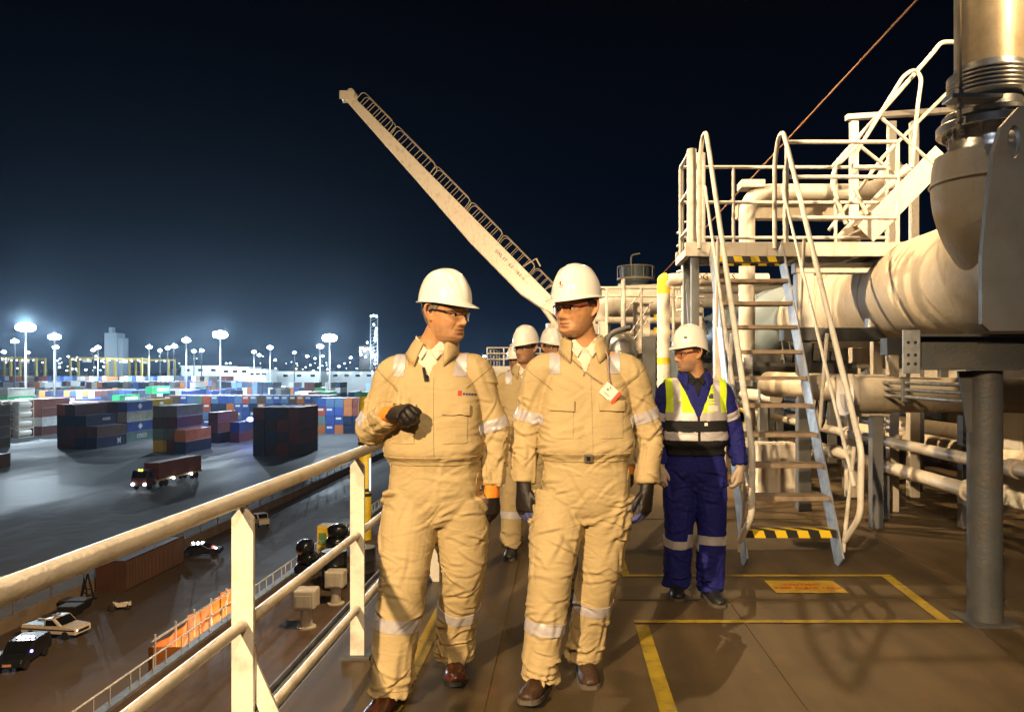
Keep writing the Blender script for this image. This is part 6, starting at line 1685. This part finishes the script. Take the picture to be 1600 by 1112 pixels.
# ---------------------------------------------------------------- whole figure
def lerp3(a, b, t): return tuple(a[i] + (b[i] - a[i]) * t for i in range(3))
def person(sp):
    j = sp['j']; k_ = sp.get('bulk', 1.0); vox = sp.get('voxel', .007); S = sp.get('s', 1.0)
    hc = Vector(j['head']); MH = Matrix.Translation(hc) @ Matrix.Rotation(R(sp['yaw']), 4, 'Z') @ Matrix.Rotation(R(sp.get('pitch', 0)), 4, 'X') @ Matrix.Rotation(R(sp.get('roll', 0)), 4, 'Y') @ Matrix.Scale(sp.get('hs', 1.0), 4)
    nb = Vector(j['neck'])
    # --- the body under the clothes, one continuous surface with the head
    mb = MB()
    zc = j['crotch'][2]; zs = j['sh_l'][2]
    cx = nb.x
    bx = j['crotch'][0]
    def sec(z, hw, hd, cy=0.0):
        t = (z - zc) / (nb.z - zc); return (z, bx + (cx - bx) * max(0, min(1, t)), j['crotch'][1] + (nb.y - j['crotch'][1]) * max(0, min(1, t)) + cy, hw, hd)
    H = nb.z - zc
    torso(mb, [sec(zc, .13, .10), sec(zc + H * .2, .155, .11), sec(zc + H * .45, .15, .10), sec(zc + H * .75, .16, .10), sec(zc + H * .92, .12, .085), sec(nb.z, .058, .058)], 30)
    chin = MH @ Vector((0, .012, -.055))
    loft(mb, [nb - Vector((0, 0, .06)), nb, (nb + chin) / 2 + Vector((0, .004, 0)), chin, MH @ Vector((0, .02, .0))], [(.080, .072), (.070, .068), (.065, .065), (.062, .064), (.05, .05)], 28, 5)
    for s_ in ('l', 'r'):
        e, w_ = j['el_' + s_], j['wr_' + s_]; sh = j['sh_' + s_]
        loft(mb, [lerp3(sh, nb, .5), sh, lerp3(sh, e, .5), e, lerp3(e, w_, .5), w_, lerp3(e, w_, 1.12)], [.045, .055, .045, .036, .034, .026, .024], 16, 4)
        h_, kn, an = j['hip_' + s_], j['kn_' + s_], j['an_' + s_]
        loft(mb, [h_, lerp3(h_, kn, .5), kn, lerp3(kn, an, .4), an], [.08, .07, .05, .05, .034], 16, 4)
    build_head(mb, MH, sp, *( (120, 96) if vox < .009 else (64, 48)))
    me = fused(mb, sp.get('bvox', .0030), 1)
    smooth_all(me); skin_tint(me, MH, sp)
    body = link_mesh('person', me, M['skin'], None, None)
    tag(body, sp['label'], 'person', sp.get('group'))
    # --- coverall
    mb = MB(); B = sp['torso']
    torso(mb, [(z, x, y, hw * k_, hd) for z, x, y, hw, hd in B], 48, 5)
    Ra = sp.get('arm_r', (.060, .078, .070, .067, .060, .053)); Rl = sp.get('leg_r', (.135, .118, .098, .092, .084, .078))
    bones = []
    for s_ in ('l', 'r'):
        sh, e, w_ = j['sh_' + s_], j['el_' + s_], j['wr_' + s_]
        loft(mb, [tuple(Vector(lerp3(sh, tuple(nb), .55)) - Vector((0, 0, .035))), sh, lerp3(sh, e, .5), e, lerp3(e, w_, .55), w_], Ra, 28, 5)
        bones.append((sh, e, (.003, .005, .006, .010), 5)); bones.append((e, w_, (.010, .007, .006, .008), 6))
        h_, kn, an = j['hip_' + s_], j['kn_' + s_], j['an_' + s_]
        hem = Vector(lerp3(kn, an, 1.0)); hem.z = max(.05, hem.z - .055)
        loft(mb, [h_, lerp3(h_, kn, .5), kn, lerp3(kn, an, .4), lerp3(kn, an, .8), hem], Rl, 32, 5)
        bones.append((h_, kn, (.011, .008, .006, .008), 6)); bones.append((kn, tuple(hem), (.008, .005, .006, .013), 6))
    mids = [(x, y, z) for z, x, y, hw, hd in B]
    bones.append((mids[0], mids[3], (.008, .008, .007), 9)); bones.append((mids[3], mids[-3], (.008, .006, .0035, .002), 6))
    cut = MB()
    ny = nb.y; vd = sp.get('vdepth', .13)
    # the open V of the collar and the neck opening
    cut.add([(nb.x - .075, ny - .35, nb.z + .06), (nb.x + .075, ny - .35, nb.z + .06), (nb.x, ny - .35, nb.z - vd), (nb.x - .060, ny - .02, nb.z + .06), (nb.x + .060, ny - .02, nb.z + .06), (nb.x, ny - .055, nb.z - vd)],
            [(0, 1, 2), (5, 4, 3), (0, 3, 4, 1), (1, 4, 5, 2), (2, 5, 3, 0)])
    me = fused(mb, vox, 4, cut)
    wrinkle(me, bones, sp.get('seed', 1.0))
    smooth_all(me, 60); cov_src = me
    cm = sp.get('cloth', 'khaki'); cov = link_mesh('coverall', me, M[cm], body, None)
    bv = bvh_of(me)
    # --- shirt in the opening
    mb = MB(); mid_ = (nb + chin) / 2; lean = (mid_ - nb) / (mid_.z - nb.z)
    torso(mb, [(nb.z - vd - .03, nb.x, ny - .035, .05, .06), (nb.z - .07, nb.x, ny - .015, .072, .085), (nb.z - .02, nb.x, ny, .078, .080), (nb.z + .018, nb.x + lean.x * .018, ny + .002 + lean.y * .018, .082, .080), (nb.z + .050, nb.x + lean.x * .05, ny + .002 + lean.y * .05, .083, .080)], 36)
    sm = sp.get('shirt', 'shirt')
    mb2 = mb.mesh('shirt')
    # push the shirt front to just behind the cloth front
    for v_ in mb2.vertices:
        if v_.co.z > nb.z - .02 and v_.co.y < ny - .02: v_.co.z -= min(.055, (ny - .02 - v_.co.y) * .95) * min(1, (v_.co.z - nb.z + .02) / .03)
    shv = link_mesh('shirt', mb2, M[sm], body, 60)
    for s_ in (-1, 1):      # shirt collar points
        c = [Vector((nb.x + s_ * .074, ny + .0, nb.z + .066)), Vector((nb.x + s_ * .050, ny - .064, nb.z + .044)), Vector((nb.x + s_ * .008, ny - .088, nb.z - .004)), Vector((nb.x + s_ * .034, ny - .106, nb.z - .045)), Vector((nb.x + s_ * .072, ny - .066, nb.z + .004))]
        k = len(c); b_ = MB().add(c + [p + Vector((s_ * -.002, .008, -.003)) for p in c], [tuple(range(k)), tuple(reversed(range(k, 2 * k)))] + [(i, (i + 1) % k, (i + 1) % k + k, i + k) for i in range(k)])
        b_.build('collar_point', M[sm], shv, bevel=.001)
    # --- coverall collar: stand at the back and two flaps
    mb = MB(); n = 28; rows_ = []
    for i in range(n + 1):
        a = -2.62 + 5.24 * i / n; kf = abs(a) / 2.62            # 0 at the back, 1 at the front
        tx, ty = math.sin(a), math.cos(a)
        tp = Vector((nb.x + lean.x * .05 + tx * .094, ny + .006 + lean.y * .04 + ty * (.092), nb.z + .070 - .042 * kf ** 2))
        ed = Vector((nb.x + tx * (.104 + .024 * kf), ny + .006 + ty * (.112 + .012 * kf), nb.z - .004 - .040 * kf ** 1.5 - .030 * max(0, kf - .8) * 5))
        rows_.append((tp, ed))
    vs = []
    for (tp, ed) in rows_:
        for m_ in range(5):
            p = tp.lerp(ed, m_ / 4) + Vector((0, 0, .006 * math.sin(m_ / 4 * math.pi)))
            hit, nn, _, dist = bv.find_nearest(p)
            if hit is not None and m_ > 0:
                v_ = p - hit
                if v_.dot(nn) < .007: p = hit + nn * .009
            vs.append(p)
    N = len(vs); fs = []
    for i in range(n):
        for m_ in range(4): a = i * 5 + m_; fs.append((a, a + 5, a + 6, a + 1))
    me_c = MB().add(vs, fs).mesh('collar'); oc = link_mesh('collar', me_c, M[cm], cov, 50); so = oc.modifiers.new('t', 'SOLIDIFY'); so.thickness = .0035; so.offset = 0
    # --- bands
    if sp.get('bands', True):
        for s_ in ('l', 'r'):
            kn, an = Vector(j['kn_' + s_]), Vector(j['an_' + s_]); d = (an - kn).normalized(); t = sp.get('leg_band', {}).get(s_, .5); c = kn.lerp(an, t)
            band(cov_src, c, d + Vector((sp.get('band_tilt', .0), 0, 0)), .055, .0032, lambda p, c=c: (p - c).length < .16, parent=cov)
            sh, e = Vector(j['sh_' + s_]), Vector(j['el_' + s_]); t = sp.get('arm_band', .78); c = sh.lerp(e, t); d = (e - sh).normalized()
            band(cov_src, c, d, .05, .0032, lambda p, c=c: (p - c).length < .115, parent=cov)
        if sp.get('shoulder_tabs', True):
            for s_ in (-1, 1):
                band(cov_src, (nb.x + s_ * .135, 0, 0), (1, 0, 0), .05, .003, lambda p: p.z > nb.z - .12, parent=cov)
    if sp.get('pockets', True):      # seams, cuffs and hems
        for s_ in ('l', 'r'):
            e, w_ = Vector(j['el_' + s_]), Vector(j['wr_' + s_]); d = (w_ - e).normalized()
            band(cov_src, w_ - d * .032, d, .050, .0028, lambda p, c=w_: (p - c).length < .12, name='cuff', m=cm, parent=cov)
            sh = Vector(j['sh_' + s_]); e2 = Vector(j['el_' + s_]); d = (e2 - sh).normalized() + Vector((.5 if s_ == 'r' else -.5, 0, 0)); c = sh + (e2 - sh) * .10
            band(cov_src, c, d, .0035, .0016, lambda p, c=c: (p - c).length < .13, name='seam', m='seam', parent=cov)
            an = Vector(j['an_' + s_]); kn = Vector(j['kn_' + s_]); d = (an - kn).normalized(); c = Vector((an.x, an.y, max(.05, an.z - .055) + .03))
            band(cov_src, c, d, .003, .0014, lambda p, c=c: (p - c).length < .14, name='hem_seam', m='seam', parent=cov)
    # --- waist, placket, pockets
    wz = sp.get('waist_z')
    if wz and sp.get('belt', True):
        o = band(cov_src, (0, 0, wz), (0, 0, 1), .036, .005, lambda p: abs(p.x - B[3][1]) < .245 and not any((p - Vector(j['wr_' + q_])).length < .11 or (p - Vector(lerp3(j['el_' + q_], j['wr_' + q_], .6))).length < .1 for q_ in 'lr'), name='waist_belt', m=sp.get('belt_m', cm), parent=cov)
    if sp.get('pockets', True):
        mx_ = B[-4][1]
        patch(bv, [(nb.x - .008, nb.z - vd + .01), (nb.x + .026, nb.z - vd + .01), (mids[3][0] + .026, wz or 1.05), (mids[3][0] - .008, wz or 1.05)], .0045, .004, 'zip_placket', cm, cov, 4, 30)
        for s_ in (-1, 1):
            x0, x1 = mx_ + s_ * .055, mx_ + s_ * .165; z0 = nb.z - .235
            xa, xb = min(x0, x1), max(x0, x1)
            patch(bv, [(xa, z0), (xb, z0 - .004), (xb, z0 - .052), (xa, z0 - .048)], .014, .009, 'pocket_flap', cm, cov, 12, 5, wave=1)
            patch(bv, [(xa + .006, z0 - .052), (xb - .006, z0 - .052), (xb - .006, z0 - .170), (xa + .006, z0 - .170)], .0042, .004, 'chest_pocket', cm, cov, 12, 10)
    # --- head gear
    if sp.get('face', True): eyes(MH, sp, body)
    hair(MH, sp, sp.get('hair', 'hairdark'), body)
    ho, MM, hb = helmet(MH, sp, body)
    if sp.get('glasses', True): glasses(MH, sp, body, sp.get('gframe', 'frame_dark'), sp.get('lens', 'lens'))
    # --- shoes
    for s_ in ('l', 'r'):
        a = j['an_' + s_]; yw, pt_ = sp.get('shoe_' + s_, (0, 0)); gz = sp.get('lift_' + s_, 0)
        shoe((a[0], a[1] + .02, gz), yw, pt_, body, sp.get('shoe_m', 'leather'), sp.get('shoe_s', 1.0), sp.get('laces', False))
    return body, cov, cov_src, bv, MH, MM, ho, hb
# ---------------------------------------------------------------- man with the raised glove (left)
X1, Y1 = -.575, 3.45
def TOR(x, y, z0, zt, hw=1.0, belly=.0, top=None):
    """coverall trunk from crotch z0 to neck zt"""
    H = zt - z0
    return [(z0 - .03, x, y, .10, .09), (z0 + .04, x, y, .170, .125), (z0 + .16 * H, x, y, .200, .145), (z0 + .335 * H, x, y - .005, .192 * hw, .135 + belly * .7), (z0 + .40 * H, x, y - .01, .215 * hw, .155 + belly),
            (z0 + .52 * H, x, y - .005, .208 * hw, .150 + belly), (z0 + .68 * H, x, y, .205 * hw, .142 + belly * .3), (z0 + .81 * H, x, y, .182 * hw, .125), (z0 + .895 * H, x, y + .005, .138, .106), (z0 + .955 * H, x, y + .008, .098, .092), (zt + .015, x, y + .008, .084, .084)]
sp1 = dict(label='man in khaki coverall looking right, black gloved hand raised at his chest',
    j=dict(head=(.050, -.035, 1.712), neck=(-.012, .0, 1.552), crotch=(0, 0, .80), sh_l=(-.188, .0, 1.445), sh_r=(.180, .02, 1.452), el_l=(-.292, .01, 1.190), wr_l=(-.160, -.215, 1.275), el_r=(.262, .05, 1.175), wr_r=(.255, .04, .945),
           hip_l=(-.10, .0, .90), hip_r=(.11, .02, .90), kn_l=(-.125, -.09, .545), kn_r=(.118, .06, .56), an_l=(-.175, -.115, .12), an_r=(.050, .27, .135)),
    torso=TOR(0, 0, .80, 1.55, 1.01, .02), yaw=58, pitch=6, roll=0, hs=1.07, waist_z=1.07, skin=(.50, .25, .11), hair='hairgrey', brow=(.22, .13, .08), beard_amt=.25, face_w=1.02,
    leg_r=(.130, .124, .104, .098, .092, .088), arm_r=(.058, .075, .068, .068, .061, .052), seed=1.7, leg_band=dict(l=.42, r=.50), gframe='frame_dark', h_tilt=-2, look=.6, shoe_l=(-12, 0), shoe_r=(8, -4), lift_r=.0, shoe_s=1.06, arm_band=.85, voxel=.0052)
b1_, c1_, s1_, v1_, MH1, MM1, ho1, hb1 = person(sp1)
glove((-.150, -.230, 1.278), (.62, -.62, .10), (-.15, -.55, .80), (.4, .5, .5), 1.05, b1_, 'glove', None, 'gloveorange', 1.12, thumb=1.0, voxel=.003)
glove((.252, .03, .915), (.0, -.1, -1), (.7, -.6, 0), (-.6, -.7, 0), .45, b1_, 'glove', None, 'gloveorange', 1.05)
M['logo_red'] = mat('red_embroidery', (.5, .05, .04), .6); M['logo_blue'] = mat('navy_embroidery', (.06, .05, .12), .6)
patch(v1_, [(.118, 1.372), (.134, 1.372), (.134, 1.350), (.118, 1.350)], .002, .0015, 'chest_emblem', 'logo_red', c1_, 3, 3)
for i in range(5): patch(v1_, [(.139 + i * .011, 1.362 - i * .001), (.147 + i * .011, 1.362 - i * .001), (.147 + i * .011, 1.353 - i * .001), (.139 + i * .011, 1.353 - i * .001)], .002, .0015, 'chest_wording', 'logo_blue', c1_, 2, 2)
patch(v1_, [(-.038, 1.470), (-.020, 1.470), (-.006, 1.410), (-.024, 1.410)], .012, .003, 'zip_flap', 'blackcloth', c1_, 2, 4)
b1_.location = (X1, Y1, 0)

# ---------------------------------------------------------------- man with the lanyard (right of centre)
X2, Y2_ = .095, 3.55
sp2 = dict(label='man in khaki coverall with a lanyard and white badge, hands in black and blue gloves',
    j=dict(head=(-.035, -.045, 1.743), neck=(.002, .0, 1.565), crotch=(.0, 0, .79), sh_l=(-.195, .0, 1.452), sh_r=(.210, .0, 1.452), el_l=(-.268, .02, 1.165), wr_l=(-.275, -.02, .945), el_r=(.305, .03, 1.165), wr_r=(.290, -.01, .940),
           hip_l=(-.105, .0, .89), hip_r=(.115, .02, .89), kn_l=(-.150, -.085, .55), kn_r=(.075, .05, .55), an_l=(-.200, -.09, .125), an_r=(.010, .165, .130)),
    torso=TOR(.01, 0, .79, 1.575, 1.02, .015), yaw=-38, pitch=4, roll=0, hs=1.09, waist_z=1.075, skin=(.51, .255, .115), hair='hairdark', brow=(.10, .06, .04), beard_amt=.18, face_w=1.06, jowl=1.5, nape=0,
    leg_r=(.132, .120, .100, .094, .084, .080), arm_r=(.058, .077, .069, .065, .059, .051), seed=4.3, leg_band=dict(l=.55, r=.45), gframe='frame_red', lens='lens_dim', h_tilt=0, shoe_l=(-14, -7), shoe_r=(6, 0), lift_l=.01, shoe_m='bootleather', laces=True, shoe_s=1.02, look=-.5, voxel=.0052, arm_band=.70)
b2_, c2_, s2_, v2_, MH2, MM2, ho2, hb2 = person(sp2)
glove((-.276, -.025, .925), (.02, -.12, -1), (-.6, -.75, 0), (.7, -.6, 0), .35, b2_, 'glove', 'gloveblue', 'glove', 1.08)
glove((.290, -.015, .920), (-.08, -.15, -1), (.75, -.6, 0), (-.6, -.7, 0), .42, b2_, 'glove', 'gloveblue', 'glove', 1.08)
# belt buckle
patch(v2_, [(-.002, 1.094), (.034, 1.094), (.034, 1.056), (-.002, 1.056)], .012, .006, 'belt_buckle', 'steel', c2_, 6, 6)
patch(v2_, [(.008, 1.086), (.024, 1.086), (.024, 1.064), (.008, 1.064)], .0135, .002, 'buckle_slot', 'glove', c2_, 4, 4)
# lanyard and badge
pts = []
for t in [i / 12 for i in range(13)]:
    x, z = -.060 + .137 * t, 1.515 - .112 * t - .008 * math.sin(t * 3.14)
    h, nn, _, _ = v2_.ray_cast(Vector((x, -1, z)), Vector((0, 1, 0))); pts.append(Vector((x, (h.y if h else -.14) - .007, z)))
ln = MB().tube([Vector((-.078, -.03, 1.61)), Vector((-.072, -.085, 1.54))] + pts, [(.008, .0018)] * 15, 8, ref=(1, 0, .8)).build('lanyard', M['lanyard'], b2_, 60)
MB().tube([Vector((.078, .0, 1.605)), Vector((.105, -.08, 1.53)), Vector((.108, -.125, 1.43)), Vector((.115, -.150, 1.378))], .004, 8).build('lanyard_cord', M['lanyard'], ln, 60)
bd = Vector(pts[-1]) + Vector((.018, -.006, -.018))
Rb = Matrix.Translation(bd + Vector((.012, -.004, -.020))) @ Matrix.Rotation(R(-41), 4, (0, -1, 0))
def slab(w_, h_, y0, y1, dx=0, dz=0, name='badge', m='badge', parent=None, bv_=.002):
    b = MB().box(dx - w_ / 2, dx + w_ / 2, y0, y1, dz - h_ / 2, dz + h_ / 2); me = b.mesh(name); me.transform(Rb)
    return link_mesh(name, me, M[m], parent, None, bv_)
bg2 = slab(.066, .062, -.004, .002, 0, 0, 'badge', 'badge', b2_)
slab(.016, .066, -.0045, .0025, .042, 0, 'badge_top', 'redcloth', bg2)
slab(.010, .008, -.0055, -.0042, -.01, .005, 'badge_mark', 'grey', bg2, 0)
slab(.03, .003, -.0055, -.0042, 0, -.014, 'badge_line', 'grey', bg2, 0)
# emblem on the helmet
def decal(hb, MM, u, z, w_, h_, name, m, parent, off=.0012):
    a = Vector((math.sin(u), -math.cos(u), 0)); t = Vector((math.cos(u), math.sin(u), 0)); vs = []
    for j_ in range(5):
        for i_ in range(5):
            o = Vector((0, 0, z + h_ * (j_ / 4 - .5))) + a * .4 + t * (w_ * (i_ / 4 - .5)); o = MM @ o; d = (MM.to_3x3() @ (-a)).normalized()
            hit, nn, _, _ = hb.ray_cast(o, d); vs.append((hit if hit else o + d * .27) - d * off)
    k = 25; vs2 = [v + (MM.to_3x3() @ (-a)).normalized() * off * .8 for v in vs]; fs = []
    for j_ in range(4):
        for i_ in range(4): q = j_ * 5 + i_; fs += [(q, q + 1, q + 6, q + 5), (q + k, q + k + 5, q + k + 6, q + k + 1)]
    return MB().add(vs + vs2, fs).build(name, M[m], parent, 60)
decal(hb2, MM2, .05, .062, .010, .014, 'helmet_emblem', 'logo_red', ho2); decal(hb2, MM2, .10, .052, .018, .003, 'helmet_wording', 'logo_red', ho2); decal(hb2, MM2, .08, .045, .026, .0025, 'helmet_wording', 'logo_red', ho2)
b2_.location = (X2, Y2_, 0)

# ---------------------------------------------------------------- man in blue with the vest
X3, Y3 = .854, 5.0
sp3 = dict(label='man in blue coverall and yellow and black vest standing beside the stair, looking left',
    j=dict(head=(-.035, -.03, 1.575), neck=(.005, .0, 1.415), crotch=(-.005, 0, .72), sh_l=(-.172, .0, 1.325), sh_r=(.172, .0, 1.325), el_l=(-.235, .02, 1.07), wr_l=(-.225, -.03, .86), el_r=(.262, .03, 1.075), wr_r=(.290, -.02, .855),
           hip_l=(-.095, .0, .82), hip_r=(.095, .0, .82), kn_l=(-.100, -.0, .46), kn_r=(.105, -.04, .46), an_l=(-.105, .06, .11), an_r=(.092, -.07, .11)),
    torso=TOR(0, 0, .72, 1.425, .94, .01), yaw=-66, pitch=6, hs=1.03, waist_z=None, skin=(.50, .25, .12), hair='hairdark', brow=(.04, .03, .02), beard_amt=.55, beard=(.20, .15, .11), nape=.035, visor=.022, h_h=.145, h_tilt=-4,
    leg_r=(.120, .108, .094, .092, .088, .082), arm_r=(.058, .072, .064, .061, .056, .048), seed=8.1, cloth='navycloth', shirt='blackcloth', pockets=False, gframe='frame_red', lens='lens_dim', leg_band=dict(l=.30, r=.24), arm_band=.62, shoulder_tabs=False, shoe_m='black', shoe_l=(-5, 0), shoe_r=(8, 0), voxel=.008, bvox=.005, look=-.5, vdepth=.12)
b3_, c3_, s3_, v3_, MH3, MM3, ho3, hb3 = person(sp3)
glove((.291, -.025, .838), (-.05, -.1, -1), (.7, -.6, 0), (-.6, -.7, 0), .55, b3_, 'glovebeige', None, None, .98, voxel=.004)
glove((-.226, -.035, .842), (.05, -.1, -1), (-.7, -.6, 0), (.6, -.7, 0), .45, b3_, 'glovebeige', None, None, .98, voxel=.004)
decal(hb3, MM3, .75, .055, .022, .012, 'helmet_emblem', 'logo_blue', ho3)
bm = bmesh.new(); bm.from_mesh(s3_)
def arm_d(p):
    best = 9
    for q_ in 'lr':
        a, e = Vector(sp3['j']['sh_' + q_]), Vector(sp3['j']['el_' + q_]); ab = e - a; t = max(.12, min(1, (p - a).dot(ab) / ab.length_squared)); best = min(best, (p - (a + ab * t)).length)
        e2 = Vector(sp3['j']['wr_' + q_]); ab = e2 - e; t = max(0, min(1, (p - e).dot(ab) / ab.length_squared)); best = min(best, (p - (e + ab * t)).length)
    return best
for co_, no_ in [((0, 0, z), (0, 0, 1)) for z in (.925, 1.022, 1.075, 1.145, 1.195)] + [((x, 0, 0), (1, 0, 0)) for x in (-.150, -.105, -.008, .008, .105, .150)]:
    bmesh.ops.bisect_plane(bm, geom=bm.verts[:] + bm.edges[:] + bm.faces[:], plane_co=co_, plane_no=no_)
for s_ in (-1, 1):
    bmesh.ops.bisect_plane(bm, geom=bm.verts[:] + bm.edges[:] + bm.faces[:], plane_co=(s_ * .010, 0, 1.17), plane_no=Vector((.20, 0, -s_ * .085)))
    bmesh.ops.bisect_plane(bm, geom=bm.verts[:] + bm.edges[:] + bm.faces[:], plane_co=(s_ * .193, 0, 0), plane_no=(1, 0, 0))
bm.normal_update()
def vest_keep(c, n_):
    if c.z < .925 or c.z > 1.405: return False
    if c.z > 1.16 and abs(c.x) > .193: return False
    if c.z <= 1.16 and (abs(c.x) > .235 or arm_d(c) < .078): return False
    if c.y < .02 and c.z > 1.17 and abs(c.x) < .010 + (c.z - 1.17) * .085 / .20 : return False
    return True
bmesh.ops.delete(bm, geom=[f for f in bm.faces if not vest_keep(f.calc_center_median(), f.normal)], context='FACES')
bm.normal_update(); nv = {v: v.normal.copy() for v in bm.verts}
for v in bm.verts: v.co += nv[v] * .011
for f in bm.faces:
    c = f.calc_center_median(); ax_ = abs(c.x)
    if c.z > 1.195: f.material_index = 2 if .105 < ax_ < .150 else 0
    elif c.z > 1.145: f.material_index = 2
    elif c.z > 1.075: f.material_index = 1
    elif c.z > 1.022: f.material_index = 2
    else: f.material_index = 1
    if ax_ < .008 and c.y < 0: f.material_index = 1
me = bpy.data.meshes.new('vest'); bm.to_mesh(me); bm.free(); smooth_all(me, 50)
vo = link_mesh('vest', me, [M['hiviz'], M['blackcloth'], M['reflect']], b3_, None); so = vo.modifiers.new('t', 'SOLIDIFY'); so.thickness = .004; so.offset = -1
v3b = bvh_of(me)
patch(v3b, [(.060, 1.315), (.100, 1.315), (.100, 1.285), (.060, 1.285)], .003, .002, 'vest_emblem', 'logo_blue', vo, 4, 3)
for i in range(2): patch(v3b, [(.062, 1.275 - i * .02), (.128, 1.275 - i * .02), (.128, 1.268 - i * .02), (.062, 1.268 - i * .02)], .003, .002, 'vest_wording', 'reflect', vo, 6, 2)
patch(v3b, [(.060, 1.240), (.128, 1.240), (.128, 1.205), (.060, 1.205)], .003, .002, 'vest_card', 'badge', vo, 6, 3)
patch(v3b, [(-.125, 1.275), (-.03, 1.275), (-.03, 1.268), (-.125, 1.268)], .004, .003, 'vest_pocket_edge', 'hiviz', vo, 6, 2)
patch(v3b, [(.035, 1.135), (.055, 1.135), (.055, 1.115), (.035, 1.115)], .003, .002, 'vest_tag', 'badge', vo, 2, 2)
b3_.location = (X3, Y3, 0)

# ---------------------------------------------------------------- men behind
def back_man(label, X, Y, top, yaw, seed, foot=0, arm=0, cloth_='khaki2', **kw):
    k = top / 1.93
    def q(x, y, z): return (x * k, y * k, z * k)
    sp = dict(label=label, group='men in khaki coveralls walking behind',
        j=dict(head=q(0, -.04, 1.735), neck=q(0, 0, 1.555), crotch=q(0, 0, .79), sh_l=q(-.19, 0, 1.445), sh_r=q(.19, 0, 1.445), el_l=q(-.265, .03, 1.17), wr_l=q(-.27 - arm, -.03, .95), el_r=q(.27, .03, 1.17), wr_r=q(.28 + arm, -.03, .95),
               hip_l=q(-.10, 0, .89), hip_r=q(.11, 0, .89), kn_l=q(-.11, -.06 + foot, .55), kn_r=q(.11, .04 - foot, .55), an_l=q(-.12, -.1 + 2 * foot, .125), an_r=q(.11, .15 - 2 * foot, .13)),
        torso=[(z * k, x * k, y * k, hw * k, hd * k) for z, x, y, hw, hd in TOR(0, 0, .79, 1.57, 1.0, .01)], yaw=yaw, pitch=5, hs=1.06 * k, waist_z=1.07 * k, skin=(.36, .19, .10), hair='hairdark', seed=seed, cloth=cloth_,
        voxel=.011, bvox=.007, gframe='frame_dark', shoe_m='black', pockets=False)
    sp.update(kw)
    r = person(sp); b = r[0]
    j = sp['j']
    glove(Vector(j['wr_l']) + Vector((0, 0, -.02)), (0, -.1, -1), (-.7, -.6, 0), (.6, -.7, 0), .45, b, 'glove', None, None, 1.0, voxel=.0055)
    glove(Vector(j['wr_r']) + Vector((0, 0, -.02)), (0, -.1, -1), (.7, -.6, 0), (-.6, -.7, 0), .45, b, 'glove', None, 'gloveorange', 1.0, voxel=.0055)
    b.location = (X, Y, 0)
    return r
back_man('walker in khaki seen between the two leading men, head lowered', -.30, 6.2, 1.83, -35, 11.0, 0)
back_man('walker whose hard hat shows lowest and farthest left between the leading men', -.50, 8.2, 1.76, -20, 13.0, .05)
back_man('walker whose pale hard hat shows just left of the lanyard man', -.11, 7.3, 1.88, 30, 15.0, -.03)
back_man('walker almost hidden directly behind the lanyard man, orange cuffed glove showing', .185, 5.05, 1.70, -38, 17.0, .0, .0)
# ================================================================ HAZE over the harbour
hz = MB().box(-2650, 3050, -160, 4250, YD - 3, 75).mesh('haze')
hm = bpy.data.materials.new('harbour_haze'); hm.use_nodes = True; t = hm.node_tree; t.nodes.clear()
ho = t.nodes.new('ShaderNodeOutputMaterial'); pv = t.nodes.new('ShaderNodeVolumePrincipled')
pv.inputs['Color'].default_value = (.55, .76, 1, 1); pv.inputs['Density'].default_value = HAZE_D; pv.inputs['Anisotropy'].default_value = .85
t.links.new(pv.outputs[0], ho.inputs['Volume'])
hz.materials.append(hm); ho_ = bpy.data.objects.new('haze', hz); COL.objects.link(ho_)
tag(ho_, kind='stuff')
